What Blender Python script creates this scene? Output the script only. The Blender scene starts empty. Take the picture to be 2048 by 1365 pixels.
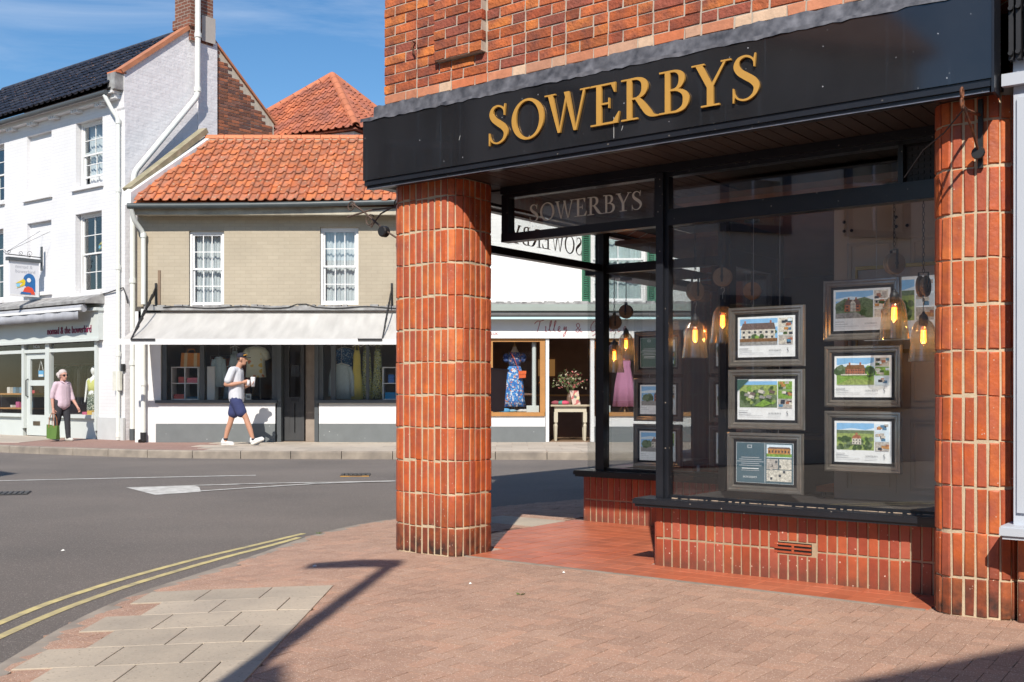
import bpy, math, random
from mathutils import Vector, Matrix
random.seed(7)
R = math.radians
sc = bpy.context.scene
col = sc.collection

# ---------------------------------------------------------------- camera
cam = bpy.data.objects.new('camera', bpy.data.cameras.new('camera'))
col.objects.link(cam)
cam.location = (0, 0, 1.15)
cam.rotation_euler = (R(90), 0, 0)
cam.data.sensor_width = 36.0
cam.data.lens = 36.0 * 2165 / 2048
cam.data.shift_y = (786 - 682.5) / 2048
cam.data.clip_start = 0.05
cam.data.clip_end = 2000
sc.camera = cam

# ---------------------------------------------------------------- light
SUN_EL, SUN_AZ = 41.0, 6.0          # light travels away from the camera, a little to the right
w = bpy.data.worlds.new('World'); sc.world = w; w.use_nodes = True
nt = w.node_tree; nt.nodes.clear()
wo = nt.nodes.new('ShaderNodeOutputWorld'); bg_ = nt.nodes.new('ShaderNodeBackground')
sky = nt.nodes.new('ShaderNodeTexSky'); sky.sky_type = 'NISHITA'; sky.sun_disc = False
sky.sun_elevation = R(SUN_EL); sky.sun_rotation = R(180 + SUN_AZ)
sky.air_density = 1.0; sky.dust_density = 0.15; sky.ozone_density = 2.0; sky.altitude = 10
tcw = nt.nodes.new('ShaderNodeTexCoord'); mpw = nt.nodes.new('ShaderNodeMapping')
mpw.inputs['Rotation'].default_value = (0, R(14), R(25)); mpw.inputs['Scale'].default_value = (1.6, 3.2, 9.0)
nzw = nt.nodes.new('ShaderNodeTexNoise'); nzw.inputs['Scale'].default_value = 1.7; nzw.inputs['Detail'].default_value = 8
nzw.inputs['Roughness'].default_value = 0.62; nzw.inputs['Distortion'].default_value = 0.6
crw = nt.nodes.new('ShaderNodeValToRGB'); crw.color_ramp.elements[0].position = 0.49; crw.color_ramp.elements[1].position = 0.95
crw.color_ramp.elements[1].color = (0.36, 0.36, 0.36, 1)
mxw = nt.nodes.new('ShaderNodeMixRGB'); mxw.inputs[2].default_value = (8.5, 8.8, 9.2, 1)
nt.links.new(tcw.outputs['Generated'], mpw.inputs[0]); nt.links.new(mpw.outputs[0], nzw.inputs[0])
nt.links.new(nzw.outputs[0], crw.inputs[0]); nt.links.new(crw.outputs[0], mxw.inputs[0])
hs = nt.nodes.new('ShaderNodeHueSaturation'); hs.inputs['Saturation'].default_value = 1.27; nt.links.new(sky.outputs[0], hs.inputs['Color']); nt.links.new(hs.outputs[0], mxw.inputs[1]); nt.links.new(mxw.outputs[0], bg_.inputs[0])
bg_.inputs[1].default_value = 0.105
nt.links.new(bg_.outputs[0], wo.inputs[0])
sun = bpy.data.objects.new('sun', bpy.data.lights.new('sun', 'SUN')); col.objects.link(sun)
sun.data.energy = 4.4; sun.data.angle = R(0.53); sun.data.color = (1.0, 0.93, 0.83)
sun.location = (-3, -20, 20)
dv = Vector((math.sin(R(SUN_AZ)) * math.cos(R(SUN_EL)), math.cos(R(SUN_AZ)) * math.cos(R(SUN_EL)), -math.sin(R(SUN_EL))))
sun.rotation_euler = dv.to_track_quat('-Z', 'Y').to_euler()
vs = sc.view_settings
vs.view_transform = 'Standard'; vs.look = 'None'; vs.gamma = 1.0; vs.use_curve_mapping = False; vs.exposure = 0.36
sc.render.engine = 'CYCLES'
cy = sc.cycles
cy.use_denoising = True
cy.max_bounces = 8; cy.diffuse_bounces = 4; cy.glossy_bounces = 4; cy.transmission_bounces = 6; cy.transparent_max_bounces = 24
cy.caustics_reflective = False; cy.caustics_refractive = False
cy.sample_clamp_indirect = 6.0

# ---------------------------------------------------------------- materials
MATS = {}
class NT:
    def __init__(s, name):
        s.m = bpy.data.materials.new(name); s.m.use_nodes = True
        s.t = s.m.node_tree; s.t.nodes.clear()
        s.out = s.n('OutputMaterial')
    def n(s, typ, **kw):
        nd = s.t.nodes.new('ShaderNode' + typ)
        for k, v in kw.items():
            if hasattr(nd, k): setattr(nd, k, v)
            else: nd.inputs[k.replace('_', ' ')].default_value = v
        return nd
    def l(s, a, b): s.t.links.new(a, b)
def c4(c): return (c[0], c[1], c[2], 1.0)
def scl(c, k): return tuple(min(1, max(0, x * k)) for x in c)
def M(name, c, rough=0.6, var=0.18, scale=6.0, rnd=0.0, bump=0.0, bscale=60.0, metal=0.0, spec=0.5, c2=None, c2amt=0.5,
      c2scale=3.0, alt=None, coat=0.0, brick=None, speck=None, dirt=None, bumpd=0.004, streak=None):
    """principled material; world-position noise for mottling, per-object / per-island random tint, optional second colour"""
    if name in MATS: return MATS[name]
    s = NT(name); p = s.n('BsdfPrincipled', Roughness=rough, Metallic=metal)
    p.inputs['Specular IOR Level'].default_value = spec
    p.inputs['Coat Weight'].default_value = coat
    geo = s.n('NewGeometry')
    pos = geo.outputs['Position']
    cur = None
    rnode = None
    if rnd or alt:
        oi = s.n('ObjectInfo'); ad = s.n('Math', operation='ADD'); s.l(oi.outputs['Random'], ad.inputs[0]); s.l(geo.outputs['Random Per Island'], ad.inputs[1])
        fr = s.n('Math', operation='FRACT'); s.l(ad.outputs[0], fr.inputs[0]); rnode = fr.outputs[0]
    if alt:                                   # list of colours picked at random per piece
        cr = s.n('ValToRGB'); cr.color_ramp.interpolation = 'CONSTANT'
        cols = [c] + list(alt)
        els = cr.color_ramp.elements
        els[0].position = 0; els[0].color = c4(cols[0]); els[1].position = 1 / len(cols); els[1].color = c4(cols[1])
        for i, cc in enumerate(cols[2:], 2):
            e = els.new(i / len(cols)); e.color = c4(cc)
        s.l(rnode, cr.inputs[0]); cur = cr.outputs[0]
    else:
        rg = s.n('RGB'); rg.outputs[0].default_value = c4(c); cur = rg.outputs[0]
    if brick:                                 # (width, height, joint, mortar colour) brickwork too fine to build
        tc = s.n('TexCoord'); sx = s.n('SeparateXYZ'); s.l(tc.outputs['Object'], sx.inputs[0])
        a = s.n('Math', operation='ADD'); s.l(sx.outputs[0], a.inputs[0]); s.l(sx.outputs[1], a.inputs[1])
        cb = s.n('CombineXYZ'); s.l(a.outputs[0], cb.inputs[0]); s.l(sx.outputs[2], cb.inputs[1])
        bt = s.n('TexBrick'); bt.inputs['Scale'].default_value = 1.0; bt.inputs['Brick Width'].default_value = brick[0]
        bt.inputs['Row Height'].default_value = brick[1]; bt.inputs['Mortar Size'].default_value = brick[2]
        bt.inputs['Color1'].default_value = c4(scl(c, 0.8 if c2 is None else 0.97)); bt.inputs['Color2'].default_value = c4(scl(c, 1.2) if c2 is None else c2)
        bt.inputs['Mortar'].default_value = c4(brick[3]); bt.inputs['Mortar Smooth'].default_value = 0.3
        s.l(cb.outputs[0], bt.inputs[0]); cur = bt.outputs[0]
    def tint(cur, facsock, lo, hi):
        mr = s.n('MapRange'); s.l(facsock, mr.inputs[0]); mr.inputs[3].default_value = lo; mr.inputs[4].default_value = hi
        mx = s.n('MixRGB', blend_type='MULTIPLY'); mx.inputs[0].default_value = 1; s.l(cur, mx.inputs[1]); s.l(mr.outputs[0], mx.inputs[2])
        return mx.outputs[0]
    if c2 is not None and not brick:
        nz = s.n('TexNoise', Scale=c2scale, Detail=6.0); s.l(pos, nz.inputs['Vector'])
        cr = s.n('ValToRGB'); cr.color_ramp.elements[0].position = 0.5 - 0.18 * (1 - c2amt) - 0.05; cr.color_ramp.elements[1].position = 0.72 - 0.15 * c2amt + 0.05
        s.l(nz.outputs[0], cr.inputs[0]); mx = s.n('MixRGB'); s.l(cr.outputs[0], mx.inputs[0]); s.l(cur, mx.inputs[1]); mx.inputs[2].default_value = c4(c2); cur = mx.outputs[0]
    if var:
        nz = s.n('TexNoise', Scale=scale, Detail=7.0, Roughness=0.6); s.l(pos, nz.inputs['Vector']); cur = tint(cur, nz.outputs[0], 1 - 2 * var, 1 + 2 * var)
    if rnd and rnode is not None:
        cur = tint(cur, rnode, 1 - rnd, 1 + rnd)
    if dirt:                                  # (colour, height, amount): splash dirt at the foot of a wall, a stain with a shape of its own
        sx = s.n('SeparateXYZ'); s.l(pos, sx.inputs[0]); nz = s.n('TexNoise', Scale=14.0, Detail=5.0); s.l(pos, nz.inputs['Vector'])
        mr = s.n('MapRange'); s.l(sx.outputs[2], mr.inputs[0]); mr.inputs[1].default_value = 0; mr.inputs[2].default_value = dirt[1]; mr.inputs[3].default_value = 1; mr.inputs[4].default_value = 0
        ml = s.n('Math', operation='MULTIPLY'); s.l(mr.outputs[0], ml.inputs[0]); s.l(nz.outputs[0], ml.inputs[1])
        m2 = s.n('Math', operation='MULTIPLY', use_clamp=True); s.l(ml.outputs[0], m2.inputs[0]); m2.inputs[1].default_value = dirt[2]
        mx = s.n('MixRGB'); s.l(m2.outputs[0], mx.inputs[0]); s.l(cur, mx.inputs[1]); mx.inputs[2].default_value = c4(dirt[0]); cur = mx.outputs[0]
    if streak:                                # (colour, amount): thin vertical runs
        mp = s.n('Mapping'); mp.inputs['Scale'].default_value = (26, 26, 0.9); s.l(pos, mp.inputs[0]); nz = s.n('TexNoise', Scale=1.0, Detail=3.0); s.l(mp.outputs[0], nz.inputs['Vector'])
        cr = s.n('ValToRGB'); cr.color_ramp.elements[0].position = 0.6; cr.color_ramp.elements[1].position = 0.8; cr.color_ramp.elements[1].color = (streak[1],) * 3 + (1,)
        s.l(nz.outputs[0], cr.inputs[0]); mx = s.n('MixRGB'); s.l(cr.outputs[0], mx.inputs[0]); s.l(cur, mx.inputs[1]); mx.inputs[2].default_value = c4(streak[0]); cur = mx.outputs[0]
    if speck:                                 # (colour, scale, threshold)
        vz = s.n('TexVoronoi', Scale=speck[1]); s.l(pos, vz.inputs['Vector']); cr = s.n('ValToRGB')
        sp = s.n('SeparateColor'); s.l(vz.outputs['Color'], sp.inputs[0])
        cr.color_ramp.elements[0].position = speck[2]; cr.color_ramp.elements[1].position = min(1, speck[2] + 0.03)
        s.l(sp.outputs[0], cr.inputs[0]); lt = s.n('Math', operation='LESS_THAN'); s.l(vz.outputs['Distance'], lt.inputs[0]); lt.inputs[1].default_value = 0.38; mu = s.n('Math', operation='MULTIPLY'); s.l(cr.outputs[0], mu.inputs[0]); s.l(lt.outputs[0], mu.inputs[1])
        mx = s.n('MixRGB'); s.l(mu.outputs[0], mx.inputs[0]); s.l(cur, mx.inputs[1]); mx.inputs[2].default_value = c4(speck[0]); cur = mx.outputs[0]
    s.l(cur, p.inputs['Base Color'])
    if bump or brick:
        nz = s.n('TexNoise', Scale=bscale, Detail=5.0); s.l(pos, nz.inputs['Vector'])
        bp = s.n('Bump', Strength=min(1, bump or 0.3), Distance=bumpd); s.l(nz.outputs[0], bp.inputs['Height'])
        if brick:
            b2 = s.n('Bump', Strength=0.35, Distance=0.006, invert=True); s.l(bt.outputs['Fac'], b2.inputs['Height']); s.l(bp.outputs[0], b2.inputs['Normal']); bp = b2
        s.l(bp.outputs[0], p.inputs['Normal'])
    s.l(p.outputs[0], s.out.inputs[0])
    MATS[name] = s.m
    return s.m
def glass_mat(name, tint=(0.93, 0.96, 0.95), ior=1.5, gain=1.0, rough=0.0):
    s = NT(name); tr = s.n('BsdfTransparent'); tr.inputs[0].default_value = c4(tint)
    gl = s.n('BsdfGlossy', Roughness=rough); gl.inputs[0].default_value = (1, 1, 1, 1)
    f0 = ((ior - 1) / (ior + 1)) ** 2; ge = s.n('NewGeometry'); dt = s.n('VectorMath', operation='DOT_PRODUCT'); s.l(ge.outputs['Normal'], dt.inputs[0]); s.l(ge.outputs['Incoming'], dt.inputs[1])
    ab = s.n('Math', operation='ABSOLUTE'); s.l(dt.outputs['Value'], ab.inputs[0]); om = s.n('Math', operation='SUBTRACT', use_clamp=True); om.inputs[0].default_value = 1; s.l(ab.outputs[0], om.inputs[1])
    pw = s.n('Math', operation='POWER'); s.l(om.outputs[0], pw.inputs[0]); pw.inputs[1].default_value = 5; ma = s.n('Math', operation='MULTIPLY_ADD'); s.l(pw.outputs[0], ma.inputs[0]); ma.inputs[1].default_value = 1 - f0; ma.inputs[2].default_value = f0
    ml = s.n('Math', operation='MULTIPLY', use_clamp=True); s.l(ma.outputs[0], ml.inputs[0]); ml.inputs[1].default_value = gain
    mx = s.n('MixShader'); s.l(ml.outputs[0], mx.inputs[0]); s.l(tr.outputs[0], mx.inputs[1]); s.l(gl.outputs[0], mx.inputs[2]); s.l(mx.outputs[0], s.out.inputs[0])
    return s.m
def canvas_mat(name, c, t):
    s = NT(name); d = s.n('BsdfDiffuse'); ge = s.n('NewGeometry'); mp = s.n('Mapping'); mp.inputs['Scale'].default_value = (3.5, .8, .8); s.l(ge.outputs['Position'], mp.inputs[0]); nz = s.n('TexNoise', Scale=1.6, Detail=7.0); s.l(mp.outputs[0], nz.inputs['Vector']); mr = s.n('MapRange'); s.l(nz.outputs[0], mr.inputs[0]); mr.inputs[1].default_value = .3; mr.inputs[2].default_value = .7; mr.inputs[3].default_value = .80; mr.inputs[4].default_value = 1.05; ml = s.n('MixRGB', blend_type='MULTIPLY'); ml.inputs[0].default_value = 1; ml.inputs[1].default_value = c4(c); s.l(mr.outputs[0], ml.inputs[2]); s.l(ml.outputs[0], d.inputs[0]); tr = s.n('BsdfTranslucent'); tr.inputs[0].default_value = c4(c); mx = s.n('MixShader'); mx.inputs[0].default_value = t
    s.l(d.outputs[0], mx.inputs[1]); s.l(tr.outputs[0], mx.inputs[2]); s.l(mx.outputs[0], s.out.inputs[0]); return s.m
def emit_mat(name, c, e):
    s = NT(name); em = s.n('Emission', Strength=e); em.inputs[0].default_value = c4(c); s.l(em.outputs[0], s.out.inputs[0]); return s.m
def pattern_mat(name, cols, scale=40.0, kind='VORONOI', stretch=(1, 1, 1)):
    """printed cloth: several colours in small patches"""
    s = NT(name); p = s.n('BsdfPrincipled', Roughness=0.9); tc = s.n('TexCoord'); mp = s.n('Mapping'); mp.inputs['Scale'].default_value = stretch
    s.l(tc.outputs['Object'], mp.inputs[0])
    if kind == 'VORONOI':
        vz = s.n('TexVoronoi', Scale=scale); s.l(mp.outputs[0], vz.inputs['Vector']); sp = s.n('SeparateColor'); s.l(vz.outputs['Color'], sp.inputs[0]); f = sp.outputs[0]
    else:
        nz = s.n('TexNoise', Scale=scale, Detail=3.0); s.l(mp.outputs[0], nz.inputs['Vector']); mr = s.n('MapRange'); s.l(nz.outputs[0], mr.inputs[0]); mr.inputs[1].default_value = 0.3; mr.inputs[2].default_value = 0.7; f = mr.outputs[0]
    cr = s.n('ValToRGB'); cr.color_ramp.interpolation = 'CONSTANT'; els = cr.color_ramp.elements
    els[0].position = 0; els[0].color = c4(cols[0][1]); els[1].position = cols[1][0]; els[1].color = c4(cols[1][1])
    for q, cc in cols[2:]: els.new(q).color = c4(cc)
    s.l(f, cr.inputs[0]); s.l(cr.outputs[0], p.inputs['Base Color']); s.l(p.outputs[0], s.out.inputs[0])
    return s.m

# ---------------------------------------------------------------- mesh helpers
class MB:
    def __init__(s): s.v = []; s.f = []; s.m = []
    def add(s, vs, fs, mi=0):
        b = len(s.v); s.v += [tuple(x) for x in vs]; s.f += [tuple(b + i for i in f) for f in fs]; s.m += [mi] * len(fs); return s
    def box(s, x0, x1, y0, y1, z0, z1, mi=0):
        return s.add([(x0, y0, z0), (x1, y0, z0), (x1, y1, z0), (x0, y1, z0), (x0, y0, z1), (x1, y0, z1), (x1, y1, z1), (x0, y1, z1)],
                     [(0, 3, 2, 1), (4, 5, 6, 7), (0, 1, 5, 4), (1, 2, 6, 5), (2, 3, 7, 6), (3, 0, 4, 7)], mi)
    def bar(s, p, q, w, h, mi=0, up=(0, 0, 1)):
        p, q = Vector(p), Vector(q); d = (q - p).normalized(); u = Vector(up)
        if abs(d.dot(u)) > 0.99: u = Vector((0, 1, 0))
        a = d.cross(u).normalized() * w / 2; b = a.cross(d).normalized() * h / 2
        return s.add([p - a - b, p + a - b, p + a + b, p - a + b, q - a - b, q + a - b, q + a + b, q - a + b],
                     [(3, 2, 1, 0), (4, 5, 6, 7), (0, 1, 5, 4), (1, 2, 6, 5), (2, 3, 7, 6), (3, 0, 4, 7)], mi)
    def tube(s, pts, r, n=8, mi=0, closed=False):
        pts = [Vector(p) for p in pts]; k = len(pts); rr = r if isinstance(r, (list, tuple)) else [r] * k
        b = len(s.v); pa = None
        for i, p in enumerate(pts):
            if closed: d = pts[(i + 1) % k] - pts[i - 1]
            else: d = pts[min(i + 1, k - 1)] - pts[max(i - 1, 0)]
            d.normalize()
            if pa is None:
                u = Vector((0, 0, 1)) if abs(d.z) < 0.9 else Vector((1, 0, 0)); a = d.cross(u).normalized()
            else:
                a = (pa - d * pa.dot(d))
                a = a.normalized() if a.length > 1e-6 else d.orthogonal().normalized()
            pa = a; c = d.cross(a)
            for j in range(n):
                t = 2 * math.pi * j / n; s.v.append(tuple(p + (a * math.cos(t) + c * math.sin(t)) * rr[i]))
        m = k if closed else k - 1
        for i in range(m):
            for j in range(n):
                i2 = (i + 1) % k; s.f.append((b + i * n + j, b + i * n + (j + 1) % n, b + i2 * n + (j + 1) % n, b + i2 * n + j)); s.m.append(mi)
        if not closed:
            s.f.append(tuple(b + j for j in range(n))[::-1]); s.f.append(tuple(b + (k - 1) * n + j for j in range(n))); s.m += [mi, mi]
        return s
    def lathe(s, prof, n=16, c=(0, 0, 0), mi=0, axis='z', caps=True):
        b = len(s.v); k = len(prof)
        for r, z in prof:
            for j in range(n):
                t = 2 * math.pi * j / n; x, y = r * math.cos(t), r * math.sin(t)
                p = (x, y, z) if axis == 'z' else ((z, x, y) if axis == 'x' else (x, z, y))
                s.v.append((c[0] + p[0], c[1] + p[1], c[2] + p[2]))
        for i in range(k - 1):
            for j in range(n):
                s.f.append((b + i * n + j, b + i * n + (j + 1) % n, b + (i + 1) * n + (j + 1) % n, b + (i + 1) * n + j)); s.m.append(mi)
        if caps:
            s.f.append(tuple(b + j for j in range(n))[::-1]); s.f.append(tuple(b + (k - 1) * n + j for j in range(n))); s.m += [mi, mi]
        return s
    def prism(s, poly, fn, d0, d1, mi=0):
        k = len(poly); vs = [fn(u, v, d0) for u, v in poly] + [fn(u, v, d1) for u, v in poly]
        fs = [tuple(range(k)), tuple(range(2 * k - 1, k - 1, -1))] + [(i, k + i, k + (i + 1) % k, (i + 1) % k) for i in range(k)]
        return s.add(vs, fs, mi)
    def ball(s, c, rx, ry=None, rz=None, n=10, m=7, mi=0):
        ry = rx if ry is None else ry; rz = rx if rz is None else rz
        b = len(s.v)
        s.v.append((c[0], c[1], c[2] - rz))
        for i in range(1, m):
            t = -math.pi / 2 + math.pi * i / m
            for j in range(n):
                u = 2 * math.pi * j / n; s.v.append((c[0] + rx * math.cos(t) * math.cos(u), c[1] + ry * math.cos(t) * math.sin(u), c[2] + rz * math.sin(t)))
        s.v.append((c[0], c[1], c[2] + rz)); top = len(s.v) - 1
        for j in range(n):
            s.f.append((b, b + 1 + (j + 1) % n, b + 1 + j)); s.m.append(mi)
            s.f.append((top, b + 1 + (m - 2) * n + j, b + 1 + (m - 2) * n + (j + 1) % n)); s.m.append(mi)
        for i in range(m - 2):
            for j in range(n):
                a = b + 1 + i * n; s.f.append((a + j, a + (j + 1) % n, a + n + (j + 1) % n, a + n + j)); s.m.append(mi)
        return s
    def mesh(s, name, mats, smooth=False):
        me = bpy.data.meshes.new(name); me.from_pydata(s.v, [], s.f)
        for m in (mats if isinstance(mats, (list, tuple)) else [mats]): me.materials.append(m)
        if any(s.m): me.polygons.foreach_set('material_index', s.m)
        me.validate(); fix_normals(me)
        if smooth: me.polygons.foreach_set('use_smooth', [True] * len(me.polygons))
        me.update(); return me
    def build(s, name, mats, parent=None, smooth=False, loc=None, rotz=0.0):
        return link(name, s.mesh(name, mats, smooth), parent, loc, rotz)
import bmesh
def fix_normals(me):
    bm = bmesh.new(); bm.from_mesh(me); bmesh.ops.recalc_face_normals(bm, faces=bm.faces); bm.to_mesh(me); bm.free()
def link(name, me, parent=None, loc=None, rotz=0.0, mat=None):
    o = bpy.data.objects.new(name, me); col.objects.link(o)
    if parent is not None: o.parent = parent
    if loc is not None: o.location = loc
    if rotz: o.rotation_euler = (0, 0, rotz)
    if mat is not None: o.matrix_basis = mat
    return o
def smooth_angle(o, ang=40):
    me = o.data
    me.polygons.foreach_set('use_smooth', [True] * len(me.polygons))
    try: me.set_sharp_from_angle(angle=R(ang))
    except Exception: pass
    return o
def thing(name, label, cat, loc=(0, 0, 0), rotz=0.0, group=None):
    o = bpy.data.objects.new(name, None); col.objects.link(o); o.empty_display_size = 0.2
    o.location = loc; o.rotation_euler = (0, 0, rotz); o['label'] = label; o['category'] = cat
    if group: o['group'] = group
    return o
def tag(o, label, cat, group=None):
    o['label'] = label; o['category'] = cat
    if group: o['group'] = group
    return o
def copy_tree(o, parent=None):
    c = o.copy(); col.objects.link(c); c.parent = parent
    for ch in list(o.children): copy_tree(ch, c)
    return c
def catmull(pts, n=6):
    out = []; k = len(pts)
    for i in range(k - 1):
        p0, p1, p2, p3 = pts[max(i - 1, 0)], pts[i], pts[i + 1], pts[min(i + 2, k - 1)]
        for j in range(n):
            t = j / n
            out.append(tuple(0.5 * ((2 * b) + (c - a) * t + (2 * a - 5 * b + 4 * c - d) * t * t + (3 * b - a - 3 * c + d) * t ** 3) for a, b, c, d in zip(p0, p1, p2, p3)))
    out.append(tuple(pts[-1])); return out
def walls(mb, x0, x1, z0, z1, y0, y1, holes, mi=0):
    xs = sorted({x0, x1, *[min(max(h[i], x0), x1) for h in holes for i in (0, 1)]}); zs = sorted({z0, z1, *[min(max(h[i], z0), z1) for h in holes for i in (2, 3)]})
    for i in range(len(xs) - 1):
        j = 0
        while j < len(zs) - 1:
            cx = (xs[i] + xs[i + 1]) / 2
            inh = lambda q: any(h[0] < cx < h[1] and h[2] < (zs[q] + zs[q + 1]) / 2 < h[3] for h in holes)
            if inh(j): j += 1; continue
            k = j
            while k + 1 < len(zs) - 1 and not inh(k + 1): k += 1
            mb.box(xs[i], xs[i + 1], y0, y1, zs[j], zs[k + 1], mi); j = k + 1
    return mb
def text_mesh(name, s, size, ext, mat, align='LEFT'):
    cu = bpy.data.curves.new(name, 'FONT'); cu.body = s; cu.size = size; cu.extrude = ext; cu.align_x = align; cu.resolution_u = 3
    o = bpy.data.objects.new(name, cu); col.objects.link(o); dg = bpy.context.evaluated_depsgraph_get()
    me = bpy.data.meshes.new_from_object(o.evaluated_get(dg)); bpy.data.objects.remove(o); bpy.data.curves.remove(cu)
    me.name = name; me.materials.clear(); me.materials.append(mat); return me
UP = Matrix(((1, 0, 0, 0), (0, 0, -1, 0), (0, 1, 0, 0), (0, 0, 0, 1)))     # text lying in XY -> standing in XZ, read from -Y
def organic(name, parts, mat, parent, voxel=0.014, smooth=4):
    """capsules ('c',p,q,r1,r2) and balls ('b',c,rx,ry,rz) fused into one continuous skin"""
    mb = MB()
    for p in parts:
        if p[0] == 'c':
            a, b = Vector(p[1]), Vector(p[2]); r1, r2 = p[3], p[4]; d = b - a; n = 5
            pts = []; rr = []; L = d.length; d = d.normalized() if L > 1e-6 else Vector((0, 0, 1))
            for i in range(4): t = math.pi / 2 * (1 - i / 4); pts.append(a - d * r1 * math.sin(t)); rr.append(max(r1 * math.cos(t), 0.002))
            for i in range(n + 1): pts.append(a + (b - a) * i / n); rr.append(r1 + (r2 - r1) * i / n)
            for i in range(1, 5): t = math.pi / 2 * i / 4; pts.append(b + d * r2 * math.sin(t)); rr.append(max(r2 * math.cos(t), 0.002))
            mb.tube(pts, rr, 12)
        else:
            mb.ball(p[1], p[2], p[3], p[4], 16, 12)
    me = mb.mesh(name, mat); o = bpy.data.objects.new(name, me); col.objects.link(o)
    md = o.modifiers.new('r', 'REMESH'); md.mode = 'VOXEL'; md.voxel_size = voxel
    if smooth: m2 = o.modifiers.new('s', 'SMOOTH'); m2.factor = 0.5; m2.iterations = smooth
    dg = bpy.context.evaluated_depsgraph_get(); me2 = bpy.data.meshes.new_from_object(o.evaluated_get(dg))
    bpy.data.objects.remove(o); me2.name = name; me2.materials.clear(); me2.materials.append(mat)
    me2.polygons.foreach_set('use_smooth', [True] * len(me2.polygons))
    return link(name, me2, parent)

# ---------------------------------------------------------------- glyphs (roman capitals with serifs, cap height 1)
def ribbon(pts, n=5):
    ps = catmull(pts, n); L = []; Rr = []
    for i, p in enumerate(ps):
        a = ps[max(i - 1, 0)]; b = ps[min(i + 1, len(ps) - 1)]; dx, dy = b[0] - a[0], b[1] - a[1]; q = math.hypot(dx, dy) or 1
        L.append((p[0] - dy / q * p[2] / 2, p[1] + dx / q * p[2] / 2)); Rr.append((p[0] + dy / q * p[2] / 2, p[1] - dx / q * p[2] / 2))
    return ('rib', L, Rr)
def rc(x0, y0, x1, y1): return ('pol', [(x0, y0), (x1, y0), (x1, y1), (x0, y1)])
def pl(*p): return ('pol', list(p))
def dg_(x0, x1, x2, x3): return pl((x0, 0), (x1, 0), (x3, 1), (x2, 1))
GL = {
 'S': (0.60, [ribbon([(.50, .74, .015), (.475, .86, .03), (.40, .95, .045), (.28, .985, .05), (.15, .93, .085), (.10, .79, .125), (.17, .65, .15), (.32, .53, .165), (.46, .42, .16), (.54, .28, .13), (.50, .13, .085), (.39, .035, .055), (.26, .01, .045), (.13, .06, .04), (.06, .16, .03), (.035, .27, .015)]),
        pl((.478, .72), (.505, .72), (.53, 1.02), (.50, 1.02), (.47, .88)), pl((.02, -.03), (.045, -.03), (.075, .13), (.045, .30), (.02, .30))]),
 'O': (0.92, [('ring',)]),
 'W': (1.24, [dg_(.365, .425, .085, .222), dg_(.395, .435, .60, .655), dg_(.805, .865, .54, .678), dg_(.835, .88, 1.07, 1.13), rc(0, .965, .30, 1.0), rc(.98, .965, 1.24, 1.0)]),
 'E': (0.74, [rc(.145, 0, .28, 1), rc(0, 0, .16, .04), rc(0, .96, .16, 1), rc(.27, .955, .60, 1), rc(.27, 0, .64, .05), rc(.27, .49, .48, .535), pl((.60, 1), (.52, .96), (.60, .76), (.63, .76), (.64, 1)), pl((.60, 0), (.69, 0), (.74, .27), (.71, .27), (.56, .04)), rc(.455, .39, .485, .64)]),
 'R': (0.98, [rc(.145, 0, .28, 1), rc(.0, 0, .43, .04), rc(.0, .96, .16, 1), ribbon([(.28, .975, .05), (.42, .97, .06), (.56, .90, .12), (.61, .76, .16), (.57, .61, .125), (.44, .515, .05), (.28, .50, .045)]), ribbon([(.40, .52, .10), (.55, .33, .15), (.70, .13, .16), (.82, .035, .08), (1.0, .01, .02)])]),
 'B': (0.78, [rc(.145, 0, .28, 1), rc(.0, 0, .16, .04), rc(.0, .96, .16, 1), ribbon([(.28, .975, .05), (.42, .965, .06), (.54, .89, .12), (.575, .76, .15), (.53, .63, .11), (.42, .55, .05), (.28, .535, .045)]), ribbon([(.28, .535, .045), (.46, .52, .06), (.63, .43, .12), (.685, .28, .16), (.63, .11, .12), (.46, .025, .06), (.28, .02, .045)])]),
 'Y': (0.92, [pl((.37, .44), (.525, .44), (.245, 1), (.08, 1)), pl((.455, .47), (.52, .44), (.84, 1), (.78, 1)), rc(.37, 0, .525, .46), rc(.23, 0, .67, .04), rc(0, .965, .31, 1), rc(.70, .965, .94, 1)]),
}
def glyph(mb, ch, x0, wid, z0, h, fn, d0, d1, mi=0):
    """fn(u,v,d) -> xyz; strokes get slightly different depths so that no faces coincide"""
    gw, shapes = GL[ch]; kx = wid / gw
    for i, sh in enumerate(shapes):
        e = d1 + (d1 - d0) * 0.012 * i; T = lambda p: (x0 + p[0] * kx, z0 + p[1] * h)
        if sh[0] == 'pol': mb.prism([T(p) for p in sh[1]], fn, d0, e, mi)
        else:
            if sh[0] == 'rib': A, B = [T(p) for p in sh[1]], [T(p) for p in sh[2]]; closed = False
            else:
                N = 40; A = []; B = []
                for q in range(N):
                    t = 2 * math.pi * q / N; tl = t - 0.12
                    A.append(T((.46 + .46 * math.cos(t), .5 + .53 * math.sin(t)))); B.append(T((.46 + .33 * math.cos(t + .0), .5 + .47 * math.sin(t - .06))))
                closed = True
            k = len(A); vs = [fn(u, v, d) for d in (d0, e) for (u, v) in A + B]; fs = []
            for q in range(k if closed else k - 1):
                r = (q + 1) % k
                fs += [(q, r, k + r, k + q), (2 * k + q, 3 * k + q, 3 * k + r, 2 * k + r), (q, 2 * k + q, 2 * k + r, r), (k + q, k + r, 3 * k + r, 3 * k + q)]
            if not closed: fs += [(0, k, 3 * k, 2 * k), (k - 1, 3 * k - 1, 4 * k - 1, 2 * k - 1)[::1]]
            mb.add(vs, fs, mi)
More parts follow.
